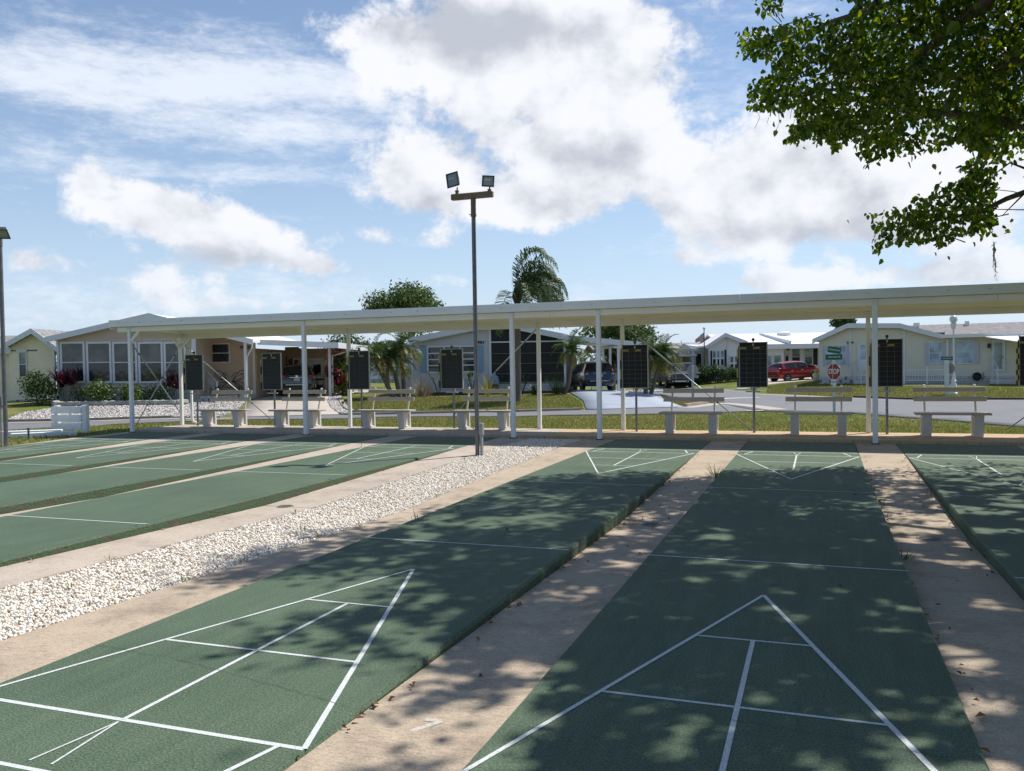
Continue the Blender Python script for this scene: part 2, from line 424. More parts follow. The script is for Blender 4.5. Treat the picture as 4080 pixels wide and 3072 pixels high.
def drape(name, poly, m, off, maxlen=1.6, skirt=.12, parent=None):
    """a sheet with its own thickness laid over the terrain; poly = world xy outline"""
    bm = bmesh.new(); vs = [bm.verts.new((p[0], p[1], 0)) for p in poly]; f = bm.faces.new(vs)
    bmesh.ops.triangulate(bm, faces=[f])
    for _ in range(9):
        long = [e for e in bm.edges if e.calc_length() > maxlen]
        if not long: break
        bmesh.ops.subdivide_edges(bm, edges=long, cuts=1); bmesh.ops.triangulate(bm, faces=list(bm.faces))
    z = H([(v.co.x, v.co.y) for v in bm.verts])
    for v, k in zip(bm.verts, z): v.co.z = k+off
    bmesh.ops.recalc_face_normals(bm, faces=bm.faces)
    if sum(f.normal.z*f.calc_area() for f in bm.faces) < 0: bmesh.ops.reverse_faces(bm, faces=bm.faces)
    be = [e for e in bm.edges if e.is_boundary]
    r = bmesh.ops.extrude_edge_only(bm, edges=be)
    for g in r['geom']:
        if isinstance(g, bmesh.types.BMVert): g.co.z -= skirt
    me = bpy.data.meshes.new(name); bm.to_mesh(me); bm.free(); me.materials.append(MATS[m])
    me.polygons.foreach_set('use_smooth', [abs(p.normal.z) > .5 for p in me.polygons])
    return link(name, me, parent)
def W(*ps): return [tuple(hit(p)[:2]) for p in ps]

mat('asphalt', (.155, .155, .165), .85, .12, 1.2, bump=.25, bscale=90, fine=.22, fscale=45)
mat('concrete_drive', (.40, .355, .31), .85, .10, 1.5, bump=.1, fine=.06, fscale=60)
mat('painted_drive', (.30, .335, .40), .75, .10, 1.2, bump=.1, fine=.05, fscale=30)
mat('kerb_concrete', (.33, .28, .24), .9, .18, 3, bump=.3, fine=.1, fscale=40)
near = W(*ROAD_NEAR)
# main street, left to right behind the shelter
main = [(-70, 6.), (-45, 11.5), (-28, 13.6)]+near[:10]+W((2878, 1612), (2812, 1614), (2727, 1625), (2336, 1637.5))+W(*KERB_L)+W((1352, 1656), (924, 1668))+W(*KERB_A)+[(-33, 17.8), (-72, 12.)]
struct(drape('road', main, 'asphalt', .035))
# junction and the side street that runs off past the parked pickup
side = near[9:]+[(9, 18.6), (22, 19.5), (45, 22), (45, 36), (20, 33.)]+W(*ROAD_FARR)+W((2926, 1557), (2795, 1547.5), (2615, 1543.5))+[(-12.6, 60.5), (-14.5, 56.)]+W((2579, 1567), (2640, 1580), (2815, 1602), (2878, 1612))
struct(drape('road', side, 'asphalt', .035))
struct(drape('driveway', W((930, 1667), (1352, 1655.5), (1330, 1630), (1308, 1596), (1310, 1578), (1316, 1566))+[(-24.4, 53.5), (-32, 51.)]+W((1010, 1590), (985, 1620)), 'concrete_drive', .05))
struct(drape('driveway', W((2338, 1637), (2725, 1624.5), (2640, 1590), (2552, 1566), (2548, 1556))+[(-9.5, 58), (-14.8, 58)]+W((2270, 1560), (2278, 1571), (2325, 1600)), 'painted_drive', .05))
struct(drape('driveway', W((2928, 1556), (3030, 1545), (3057, 1535.5), (3170, 1523), (3262, 1512))+[(1.5, 73), (-4.5, 73.)]+W((3000, 1521), (2950, 1531.5)), 'concrete_drive', .05))
# white stop line and lane edge on the street
mat('road_white', (.62, .62, .62), .7, .2, 6)
def rstrip(name, pts, w, m, off, par=None):
    mb = MB()
    P = []
    for a, b in zip(pts[:-1], pts[1:]):
        n = max(1, int(np.hypot(b[0]-a[0], b[1]-a[1])/1.))
        P += [(a[0]+(b[0]-a[0])*i/n, a[1]+(b[1]-a[1])*i/n) for i in range(n)]
    P.append(pts[-1]); P = np.array(P)
    T = np.gradient(P, axis=0); T /= np.linalg.norm(T, axis=1)[:, None]; Nn = np.c_[-T[:, 1], T[:, 0]]
    A = P+Nn*w/2; B = P-Nn*w/2; za = H(A)+off; zb = H(B)+off
    for i in range(len(P)-1): mb.quad((*A[i], za[i]), (*A[i+1], za[i+1]), (*B[i+1], zb[i+1]), (*B[i], zb[i]))
    o = mb.build(name, m, par)
    return o
struct(rstrip('road_marking', W((2878, 1591.5), (2965, 1588), (3026, 1586)), .32, 'road_white', .045))
struct(rstrip('road_marking', W((2975, 1640.5), (3042, 1640.5)), .25, 'road_white', .045))
# pale concrete gutter apron crossing the junction
struct(rstrip('gutter', W((2727, 1628), (2815, 1617), (2880, 1609), (2955, 1616), (3030, 1625), (3105, 1636)), .8, 'concrete_drive', .042))
struct(rstrip('gutter', W((924, 1670.5), (700, 1671), (345, 1682), (29, 1688)), .55, 'kerb_concrete', .042))
struct(rstrip('gutter', W((3034, 1573), (3152, 1578), (3300, 1585)), .7, 'kerb_concrete', .042))
def kerb(pts, w=.16, hgt=.12, m='kerb_concrete', name='kerb', label=None):
    P = [Vector((p[0], p[1], h1(p[0], p[1]))) for p in pts]
    mb = MB(); n = len(P)
    for i in range(n-1):
        k = max(1, int((P[i+1]-P[i]).length/1.2))
        for j in range(k):
            a = P[i].lerp(P[i+1], j/k); b = P[i].lerp(P[i+1], (j+1)/k)
            a.z = h1(a.x, a.y)+hgt-.1; b.z = h1(b.x, b.y)+hgt-.1
            d = (b-a).normalized()*.006
            mb.bar(a+d, b-d, w, .2)
    return struct(mb.build(name, m, bevel=.0))
kerb(W((29, 1683), (345.7, 1677.5), (560, 1671), (684, 1667)), m='kerb_concrete')
kerb(W((1401, 1656), (1560, 1653.5), (2060, 1643.8), (2312, 1636.5)))
kerb(W((2729, 1624), (2812, 1613), (2816, 1602)), w=.2, hgt=.16)
mat('dark_kerb', (.10, .07, .065), .9, .2, 4)
kerb(W((3404, 1586), (3616, 1594.5), (4080, 1595)), m='dark_kerb')

# ------------------------------------------------------------------ the courts
ft = .3048
COURTS = {1: -13.97, 2: -11.53, 3: -9.087, 4: -6.644, 5: -2.445, 6: 0., 7: 2.465, 8: 4.93}
HW, HT = .9086, .8953                  # half widths of slab and of the triangle
def courtmat():
    m, nt, b = nodes('court_green'); N = nt.nodes; L = nt.links
    geo = N.new('ShaderNodeNewGeometry')
    def nz(s, d=4, r=.6):
        n = N.new('ShaderNodeTexNoise'); n.inputs['Scale'].default_value = s; n.inputs['Detail'].default_value = d; n.inputs['Roughness'].default_value = r
        L.new(geo.outputs['Position'], n.inputs['Vector']); return n.outputs['Fac']
    def ramp(f, els):
        r = N.new('ShaderNodeValToRGB'); e = r.color_ramp.elements
        while len(e) < len(els): e.new(.5)
        for i, (p, c) in enumerate(els): e[i].position = p; e[i].color = (*c, 1)
        L.new(f, r.inputs[0]); return r.outputs[0]
    grain = ramp(nz(105, 5, .78), [(.34, (.018, .036, .022)), (.5, (.072, .112, .070)), (.66, (.158, .205, .140))])
    wide = ramp(nz(.9, 5, .55), [(.3, (.84, .86, .84)), (.7, (1.12, 1.1, 1.1))])
    mp = N.new('ShaderNodeMapping'); mp.inputs['Scale'].default_value = (5, .5, 1); L.new(geo.outputs['Position'], mp.inputs[0])
    ns = N.new('ShaderNodeTexNoise'); ns.inputs['Scale'].default_value = 2.2; ns.inputs['Detail'].default_value = 6; ns.inputs['Roughness'].default_value = .7; L.new(mp.outputs[0], ns.inputs[0])
    scuff = ramp(ns.outputs['Fac'], [(.35, (.88, .89, .88)), (.5, (1, 1, 1)), (.68, (1.14, 1.12, 1.12))])
    dirt = ramp(nz(3.2, 6, .7), [(.62, (1, 1, 1)), (.80, (.80, .78, .74))])
    mx = N.new('ShaderNodeMix'); mx.data_type = 'RGBA'; mx.blend_type = 'MULTIPLY'; mx.inputs[0].default_value = 1
    L.new(grain, mx.inputs[6]); L.new(wide, mx.inputs[7])
    m2 = N.new('ShaderNodeMix'); m2.data_type = 'RGBA'; m2.blend_type = 'MULTIPLY'; m2.inputs[0].default_value = 1
    L.new(mx.outputs[2], m2.inputs[6]); L.new(dirt, m2.inputs[7])
    m3 = N.new('ShaderNodeMix'); m3.data_type = 'RGBA'; m3.blend_type = 'MULTIPLY'; m3.inputs[0].default_value = 1; L.new(m2.outputs[2], m3.inputs[6]); L.new(scuff, m3.inputs[7])
    L.new(m3.outputs[2], b.inputs['Base Color'])
    b.inputs['Roughness'].default_value = .78; b.inputs['Specular IOR Level'].default_value = .3
    bp = N.new('ShaderNodeBump'); bp.inputs['Strength'].default_value = .35; bp.inputs['Distance'].default_value = .003
    L.new(nz(110, 4), bp.inputs['Height']); L.new(bp.outputs[0], b.inputs['Normal'])
    # the slab's edge: same paint flaking off over grey-brown concrete
    m, nt, b = nodes('court_edge'); N = nt.nodes; L = nt.links
    geo = N.new('ShaderNodeNewGeometry')
    e1 = ramp(nz(9, 6, .7), [(.46, (.06, .11, .055)), (.60, (.09, .08, .055)), (.74, (.24, .19, .15))])
    L.new(e1, b.inputs['Base Color']); b.inputs['Roughness'].default_value = .9
    bp = N.new('ShaderNodeBump'); bp.inputs['Strength'].default_value = .8; bp.inputs['Distance'].default_value = .02
    L.new(nz(40, 4), bp.inputs['Height']); L.new(bp.outputs[0], b.inputs['Normal'])
    # worn white line paint
    m, nt, b = nodes('line_white'); N = nt.nodes; L = nt.links
    geo = N.new('ShaderNodeNewGeometry')
    e1 = ramp(nz(170, 3, .6), [(.30, (.10, .17, .13)), (.42, (.50, .53, .52)), (.7, (.66, .68, .68))])
    L.new(e1, b.inputs['Base Color']); b.inputs['Roughness'].default_value = .75
courtmat()
mat('crack', (.012, .022, .016), .95, .2, 20)
def flat_bar(mb, a, b, w, z=.004):
    a = Vector((*a, z)); b = Vector((*b, z)); d = (b-a).normalized(); n = Vector((-d.y, d.x, 0))*w/2
    mb.quad(a-n, b-n, b+n, a+n)
rng = random.Random(5)
def make_court(k, cx):
    lab = {1: 'outermost green court slab, beside the grass and in front of scoreboard one', 2: 'sunlit green court slab in front of scoreboard two', 3: 'sunlit green court slab in front of scoreboard three',
           4: 'sunlit green court slab bordering the white gravel, before scoreboard four', 5: 'half shaded green court slab bordering the white gravel, before scoreboard five', 6: 'green court slab almost wholly in tree shade, before scoreboard six',
           7: 'tree shaded green court slab in front of scoreboard seven', 8: 'green court slab in front of scoreboard eight'}[k]
    t = thing('shuffleboard_court', lab, 'court', (cx, 0, 0), group='shuffleboard courts')
    # slab, edges gently wavering
    ys = np.linspace(-1.98, 13.65, 60); mb = MB(); rows = []
    for y in ys:
        jl, jr = rng.uniform(-.0015, .0015), rng.uniform(-.0015, .0015)
        rows.append([(-HW+jl, y, -.24), (-HW+jl*1.4, y, -.018), (-HW+.012+jl, y, 0), (HW-.012+jr, y, 0), (HW+jr*1.4, y, -.018), (HW+jr, y, -.24)])
    for r0, r1 in zip(rows[:-1], rows[1:]):
        for i, mi in ((0, 1), (1, 0), (2, 0), (3, 0), (4, 1)): mb.quad(r0[i], r0[i+1], r1[i+1], r1[i], mi)
    mb.add(rows[0], [(0, 1, 2, 3, 4, 5)], 1); mb.add(rows[-1], [(0, 1, 2, 3, 4, 5)], 1)
    mb.build('slab', ['court_green', 'court_edge'], t)
    names = {}
    for end in (0, 1):
        f = (lambda y: y) if end == 0 else (lambda y: 39*ft-y)
        L = [((-HW, f(0)), (HW, f(0)), .026), ((-HT, f(1.5*ft)), (HT, f(1.5*ft)), .030), ((-HT*2/3, f(4.5*ft)), (HT*2/3, f(4.5*ft)), .024), ((-HT/3, f(7.5*ft)), (HT/3, f(7.5*ft)), .022),
             ((-HW, f(13.5*ft)), (HW, f(13.5*ft)), .022), ((0, f(7.5*ft)), (0, f(1.5*ft)), .027),
             ((HT, f(1.5*ft)), (0, f(10.5*ft)), .030), ((-HT, f(1.5*ft)), (0, f(10.5*ft)), .024),
             ((HT-.11, f(1.5*ft)), (HT-.22, f(0)), .026), ((-HT+.11, f(1.5*ft)), (-HT+.22, f(0)), .026),
             ((0, f(1.42*ft)), (-.055, f(.05)), .012), ((0, f(1.42*ft)), (.055, f(.05)), .012)]
        for i, (a, b, w) in enumerate(L):
            mb = MB(); flat_bar(mb, a, b, w*.86, .0012+.00018*i); mb.build('painted_line', 'line_white', t)
    for (y0, drift) in {5: ((1.18, -.12),), 6: ((1.30, -.10), (4.0, -.05)), 4: ((6.0, .1),)}.get(k, ()):
        mb = MB(); x = -HW; y = y0; r2 = random.Random(k*7+int(y0*10)); pts = []
        while x < HW: pts.append((x, y)); x += r2.uniform(.03, .07); y += drift*.05+r2.uniform(-.014, .014)
        for a, b in zip(pts[:-1], pts[1:]): flat_bar(mb, a, b, r2.uniform(.0012, .0026), .0040)
        mb.build('crack', 'crack', t)
    return t
for k, cx in COURTS.items(): make_court(k, cx)

# ------------------------------------------------------------------ concrete paths between the courts (they fall to a drain half way)
def concretemat(name, c, dirt):
    m, nt, b = nodes(name); N = nt.nodes; L = nt.links
    geo = N.new('ShaderNodeNewGeometry')
    mp = N.new('ShaderNodeMapping'); L.new(geo.outputs['Position'], mp.inputs[0])
    def nz(s, d=5, r=.6, vec=None):
        n = N.new('ShaderNodeTexNoise'); n.inputs['Scale'].default_value = s; n.inputs['Detail'].default_value = d; n.inputs['Roughness'].default_value = r
        L.new(vec or geo.outputs['Position'], n.inputs['Vector']); return n.outputs['Fac']
    def ramp(f, els):
        r = N.new('ShaderNodeValToRGB'); e = r.color_ramp.elements
        while len(e) < len(els): e.new(.5)
        for i, (p, cc) in enumerate(els): e[i].position = p; e[i].color = (*cc, 1)
        L.new(f, r.inputs[0]); return r.outputs[0]
    def mul(a, bb):
        mx = N.new('ShaderNodeMix'); mx.data_type = 'RGBA'; mx.blend_type = 'MULTIPLY'; mx.inputs[0].default_value = 1
        L.new(a, mx.inputs[6]); L.new(bb, mx.inputs[7]); return mx.outputs[2]
    mp.inputs['Scale'].default_value = (14, 70, 1)
    base = ramp(nz(1.6, 6, .65), [(.3, tuple(k*.86 for k in c)), (.7, tuple(k*1.08 for k in c))])
    brush = ramp(nz(1.0, 5, .75, mp.outputs[0]), [(.34, (.70, .69, .70)), (.50, (1, 1, 1))])
    st = ramp(nz(2.3, 7, .72), [(.50, (1, 1, 1)), (.74, dirt)])
    sp = ramp(nz(95, 5, .75), [(.34, (.66, .65, .64)), (.52, (1.02, 1.02, 1.01)), (.7, (1.12, 1.12, 1.1))])
    L.new(mul(mul(mul(base, brush), st), sp), b.inputs['Base Color']); b.inputs['Roughness'].default_value = .88; b.inputs['Specular IOR Level'].default_value = .25
    bp = N.new('ShaderNodeBump'); bp.inputs['Strength'].default_value = .3; bp.inputs['Distance'].default_value = .004
    L.new(nz(120, 4), bp.inputs['Height']); L.new(bp.outputs[0], b.inputs['Normal'])
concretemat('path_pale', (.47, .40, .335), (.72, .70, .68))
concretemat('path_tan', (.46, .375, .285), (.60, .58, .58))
concretemat('patio_grey', (.46, .40, .34), (.80, .78, .76))
concretemat('patio_tan', (.52, .38, .25), (.82, .80, .78))
YD = 5.94
def pz(y):
    if y < 0 or y > 12.1: return -.004
    return -.004-.116*(1-abs(y-YD)/(YD if y < YD else 12.1-YD))
def make_path(x0, x1, m):
    mb = MB()
    for (a, b) in ((-1.98, YD-.006), (YD+.006, 13.65)):
        ys = list(np.linspace(a, b, 24))
        top0 = [(x0, y, pz(y)) for y in ys]; top1 = [(x1, y, pz(y)) for y in ys]
        for i in range(len(ys)-1):
            mb.quad(top0[i], top1[i], top1[i+1], top0[i+1])
            for s in (top0, top1): mb.quad(s[i], s[i+1], (s[i+1][0], s[i+1][1], -.24), (s[i][0], s[i][1], -.24))
        for y in (a, b): mb.quad((x0, y, pz(y)), (x1, y, pz(y)), (x1, y, -.24), (x0, y, -.24))
    struct(mb.build('path', m))
e = .004
ks = sorted(COURTS)
GX0, GX1 = -5.10, -3.985               # the gravel bed
for a, b in zip(ks[:-1], ks[1:]):
    x0, x1 = COURTS[a]+HW+e, COURTS[b]-HW-e
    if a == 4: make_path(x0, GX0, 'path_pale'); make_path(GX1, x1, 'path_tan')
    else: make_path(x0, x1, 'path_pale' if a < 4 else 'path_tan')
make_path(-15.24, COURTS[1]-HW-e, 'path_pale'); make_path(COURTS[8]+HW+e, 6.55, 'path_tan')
mb = MB(); mb.bx(-15.2, 6.5, -6.5, -1.99, -.3, .015); struct(mb.build('patio', 'path_tan'))
# platform under the shelter, the older grey part and the newer tan part
for (x0, x1, m) in ((-15.25, -4.85, 'patio_grey'), (-4.84, 9.5, 'patio_tan')):
    mb = MB(); mb.bx(x0, x1, 13.86, 15.52, -.3, .04); struct(mb.build('patio', m, bevel=.012))
mat('rubble', (.05, .045, .04), .95, .4, 18, bump=.8, bscale=30)
mb = MB(); mb.bx(-15.2, 6.5, 13.655, 13.855, -.35, -.085); struct(mb.build('gutter', 'rubble'))

# drain covers
mat('cast_iron', (.19, .17, .15), .7, .3, 30, fine=.3)
def drain(x, lab):
    mb = MB(); z = pz(YD)+.002; n = 20
    mb.lathe([(.075, z), (.075, z+.006), (.095, z+.006), (.1, z)], n, (x, YD, 0))
    for i in range(-3, 4):
        w = math.sqrt(max(0, .07**2-(i*.02)**2)); mb.box((x, YD+i*.02, z+.003), (2*w, .008, .006))
    tag(mb.build('drain_cover', 'cast_iron'), lab, 'drain', 'drain covers in the paths')
drain(-1.222, 'slotted drain cover in the dappled path below scoreboard six')
drain(1.232, 'slotted drain cover in the shady path leading to scoreboard seven')
drain(-3.62, 'slotted drain cover in tan path beside white gravel, by the half shaded court')
drain(-5.45, 'slotted drain cover in pale sunlit path on the far side of white gravel')

# ------------------------------------------------------------------ white gravel
mat('gravel_white', (.66, .62, .57), .8, .10, 25, fine=.12, fscale=60)
mat('gravel_bed', (.42, .37, .31), .95, .3, 30, bump=1., bscale=60)
mb = MB()
for y0, y1 in zip(np.linspace(-1.98, 13.65, 25)[:-1], np.linspace(-1.98, 13.65, 25)[1:]):
    mb.quad((GX0, y0, pz(y0)-.045), (GX1, y0, pz(y0)-.045), (GX1, y1, pz(y1)-.045), (GX0, y1, pz(y1)-.045))
struct(mb.build('gravel_base', 'gravel_bed'))
def stones(name, m, sampler, n, rmin, rmax, seed, label=None):
    """loose stones: faceted lumps, one mesh"""
    r = np.random.default_rng(seed)
    t = (1+5**.5)/2
    V = np.array([(-1, t, 0), (1, t, 0), (-1, -t, 0), (1, -t, 0), (0, -1, t), (0, 1, t), (0, -1, -t), (0, 1, -t), (t, 0, -1), (t, 0, 1), (-t, 0, -1), (-t, 0, 1)])/1.9
    Fc = np.array([(0, 11, 5), (0, 5, 1), (0, 1, 7), (0, 7, 10), (0, 10, 11), (1, 5, 9), (5, 11, 4), (11, 10, 2), (10, 7, 6), (7, 1, 8), (3, 9, 4), (3, 4, 2), (3, 2, 6), (3, 6, 8), (3, 8, 9), (4, 9, 5), (2, 4, 11), (6, 2, 10), (8, 6, 7), (9, 8, 1)])
    P = sampler(r, n); n = len(P)
    rad_ = rmin+(rmax-rmin)*r.random(n)**1.6
    sc = rad_[:, None]*np.c_[r.uniform(.8, 1.35, n), r.uniform(.7, 1.1, n), r.uniform(.5, .85, n)]
    q = r.normal(size=(n, 4)); q /= np.linalg.norm(q, axis=1)[:, None]; w, x, y, z = q.T
    Rm = np.stack([np.stack([1-2*(y*y+z*z), 2*(x*y-w*z), 2*(x*z+w*y)], -1), np.stack([2*(x*y+w*z), 1-2*(x*x+z*z), 2*(y*z-w*x)], -1), np.stack([2*(x*z-w*y), 2*(y*z+w*x), 1-2*(x*x+y*y)], -1)], 1)
    v = V[None]*(1+r.uniform(-.22, .22, (n, 12, 1)))*sc[:, None, :]
    v = np.einsum('nij,nkj->nki', Rm, v)+P[:, None, :]
    f = (Fc[None]+12*np.arange(n)[:, None, None]).reshape(-1, 3)
    me = bpy.data.meshes.new(name); me.vertices.add(n*12); me.vertices.foreach_set('co', v.reshape(-1))
    me.loops.add(len(f)*3); me.loops.foreach_set('vertex_index', f.reshape(-1).astype(np.int32))
    me.polygons.add(len(f)); me.polygons.foreach_set('loop_start', np.arange(0, len(f)*3, 3, dtype=np.int32)); me.polygons.foreach_set('loop_total', np.full(len(f), 3, np.int32))
    me.update(calc_edges=True); me.validate(); me.materials.append(MATS[m])
    o = stuff(link(name, me)); o['label'] = label; o['category'] = 'gravel'
    return o
def islandmat(name, cols, rough=.85, bump=.4):
    m, nt, b = nodes(name); N = nt.nodes; L = nt.links
    geo = N.new('ShaderNodeNewGeometry'); r = N.new('ShaderNodeValToRGB'); els = r.color_ramp.elements
    while len(els) < len(cols): els.new(.5)
    for i, c in enumerate(cols): els[i].position = i/(len(cols)-1); els[i].color = (*c, 1)
    L.new(geo.outputs['Random Per Island'], r.inputs[0]); L.new(r.outputs[0], b.inputs['Base Color']); b.inputs['Roughness'].default_value = rough
    return m
islandmat('stone_white', [(.50, .38, .26), (.74, .66, .56), (.80, .74, .66), (.83, .79, .72), (.78, .71, .62), (.86, .83, .77)])
def smp_bed(r, n):
    y = 12.9*r.random(n)**1.35+.75; x = GX0+.012+(GX1-GX0-.024)*r.random(n)
    z = np.array([pz(a) for a in y])-.03+.03*r.random(n)**1.2
    return np.c_[x, y, z]
stones('gravel', 'stone_white', smp_bed, 52000, .007, .0155, 3, 'white crushed stone bed between courts 4 and 5')
# ------------------------------------------------------------------ the shelter
mat('shelter_white', (.74, .76, .78), .45, .05, 1.5)
mat('shelter_cream', (.80, .785, .73), .5, .05, 1.5)
mat('ceiling_cream', (.78, .76, .71), .6, .06, 1.2)
mat('base_green', (.02, .055, .05), .6, .2, 20)
mat('rod_blue', (.34, .41, .46), .4, .15, 20, metal=.5)
mat('screw_dark', (.04, .04, .04), .5, .2, 30)
sh = thing('shade_shelter', 'long open white metal canopy on square posts over the benches', 'shelter', (0, 13.58, 0))
def L(x, y, z): return (x, y-13.58, z)          # world -> shelter local
PX = [-15.03, -10.22, -5.40, -3.64, 1.24, 6.1]
RX = [-15.12, -10.17, -5.43, -3.57, 1.22, 6.1]
XE = 8.9
def shbox(name, x0, x1, y0, y1, z0, z1, m, bev=.004):
    mb = MB(); mb.bx(x0, x1, y0-13.58, y1-13.58, z0, z1); return mb.build(name, m, sh, bevel=bev)
for i, x in enumerate(PX):
    p = shbox('post', x-.043, x+.043, 13.537, 13.623, .004, 2.497, 'shelter_white', .008)
    q = shbox('post_base', x-.062, x+.062, 13.515, 13.645, -.006, .014, 'base_green', .003); q.parent = p
    for dx in (-.02, .02):
        for z in (2.41, 2.46):
            mb = MB(); mb.cyl((x+dx, -.046, z), (x+dx, -.037, z), .0055, 8); mb.build('bolt', 'screw_dark', p)
for i, x in enumerate(RX):
    p = shbox('post', x-.04, x+.04, 15.32, 15.40, .04, 2.398, 'shelter_cream', .008)
    for dx in (-.018, .018):
        for z in (2.28, 2.33, 2.375):
            mb = MB(); mb.cyl((x+dx, 15.313-13.58, z), (x+dx, 15.325-13.58, z), .0055, 8); mb.build('bolt', 'screw_dark', p)
# beams come in lengths that butt at visible joints
for a, b in ((-15.40, -4.602), (-4.598, 3.1), (3.104, XE)): shbox('front_beam', a, b, 13.565, 13.66, 2.383, 2.4985, 'shelter_cream')
for a, b in ((-15.16, -4.052), (-4.048, 3.6), (3.604, XE)): shbox('rear_beam', a, b, 15.325, 15.395, 2.250, 2.3975, 'shelter_cream')
shbox('end_beam', -15.10, -15.03, 13.66, 15.325, 2.27, 2.39, 'shelter_cream')
# fascia with a folded lip, in lengths
for a, b in ((-15.49, -8.302), (-8.298, -1.002), (-.998, 5.4), (5.404, XE+.1)):
    mb = MB(); mb.bx(a, b, 13.415-13.58, 13.435-13.58, 2.502, 2.648); mb.bx(a, b, 13.405-13.58, 13.4145-13.58, 2.60, 2.660)
    f = mb.build('fascia', 'shelter_white', sh)
    for k in range(int((b-a)/.61)):
        x = a+.3+k*.61; mb = MB(); mb.cyl((x, 13.398-13.58, 2.585), (x, 13.417-13.58, 2.585), .006, 6); mb.build('screw', 'screw_dark', f)
shbox('end_fascia', -15.49, -15.465, 13.436, 15.78, 2.44, 2.60, 'shelter_white')
shbox('rear_gutter', -15.49, XE+.1, 15.785, 15.89, 2.36, 2.47, 'shelter_white')
# roof panels, each an interlocking pan
slope = math.atan2(-.10, 2.33)
mb = MB(); mb.bx(-.1495, .1495, -1.172, 1.172, 0, .012); mb.bx(.120, .1495, -1.172, 1.172, .012, .06); mb.bx(-.1495, -.120, -1.172, 1.172, .012, .06)
p0 = mb.build('roof_panel', 'ceiling_cream', sh); n = 0
x = -15.46+.152
while x < XE:
    o = p0 if n == 0 else link('roof_panel', p0.data, sh)
    o.location = (x, 14.61-13.58, 2.4505+.006); o.rotation_euler = (slope, 0, 0); x += .303; n += 1
mb = MB(); mb.box((0, 0, 0), (XE+15.4, 2.31, .01)); o = mb.build('roof_deck', 'shelter_white', sh); o.location = ((XE-15.46)/2+.05, 14.61-13.58, 2.525); o.rotation_euler = (slope, 0, 0)
# knee braces at the end bay
for a, b in (((-15.03, 13.58, 2.13), (-14.76, 13.6, 2.40)), ((-15.05, 13.60, 2.10), (-15.05, 13.88, 2.40)), ((-15.12, 15.36, 2.02), (-14.80, 15.36, 2.28)), ((-15.10, 15.34, 2.00), (-15.07, 15.02, 2.30))):
    mb = MB(); mb.bar(L(*a), L(*b), .045, .07); mb.build('knee_brace', 'shelter_cream', sh, bevel=.004)
# slender telescoping tie rods staked in the grass behind
def rod(a, foot, lift=0.):
    b = (foot[0], foot[1], h1(foot[0], foot[1])+lift)
    A, B = Vector(L(*a)), Vector(L(*b))
    mb = MB(); mid = A.lerp(B, .38); mid2 = A.lerp(B, .72)
    mb.tube([A, mid], .016, 8); mb.tube([mid, B], .013, 8)
    o = mb.build('tie_rod', 'rod_blue', sh, smooth=True)
    for c in (mid, mid2, A.lerp(B, .1)):
        d = (B-A).normalized()*.022; mk = MB(); mk.tube([c-d, c+d], .021, 8); mk.build('clamp', 'screw_dark', o)
rod((-15.0, 13.62, 2.08), (-16.5, 17.2)); rod((-15.15, 15.36, 2.05), (-16.55, 15.25)); rod((-15.08, 15.40, 2.14), (-14.65, 18.7))
rod((-5.47, 15.38, 2.24), (-9.9, 20.3)); rod((-3.52, 15.38, 2.24), (-.98, 16.3)); rod((6.1, 15.4, 2.2), (4.1, 18.6))
# rain pipe beside the rear corner post
mb = MB(); mb.tube([L(-14.86, 15.43, 2.3), L(-14.86, 15.43, .20), L(-14.84, 15.46, .12), L(-14.72, 15.50, .07)], .035, 10); mb.build('downpipe', 'shelter_cream', sh, smooth=True)

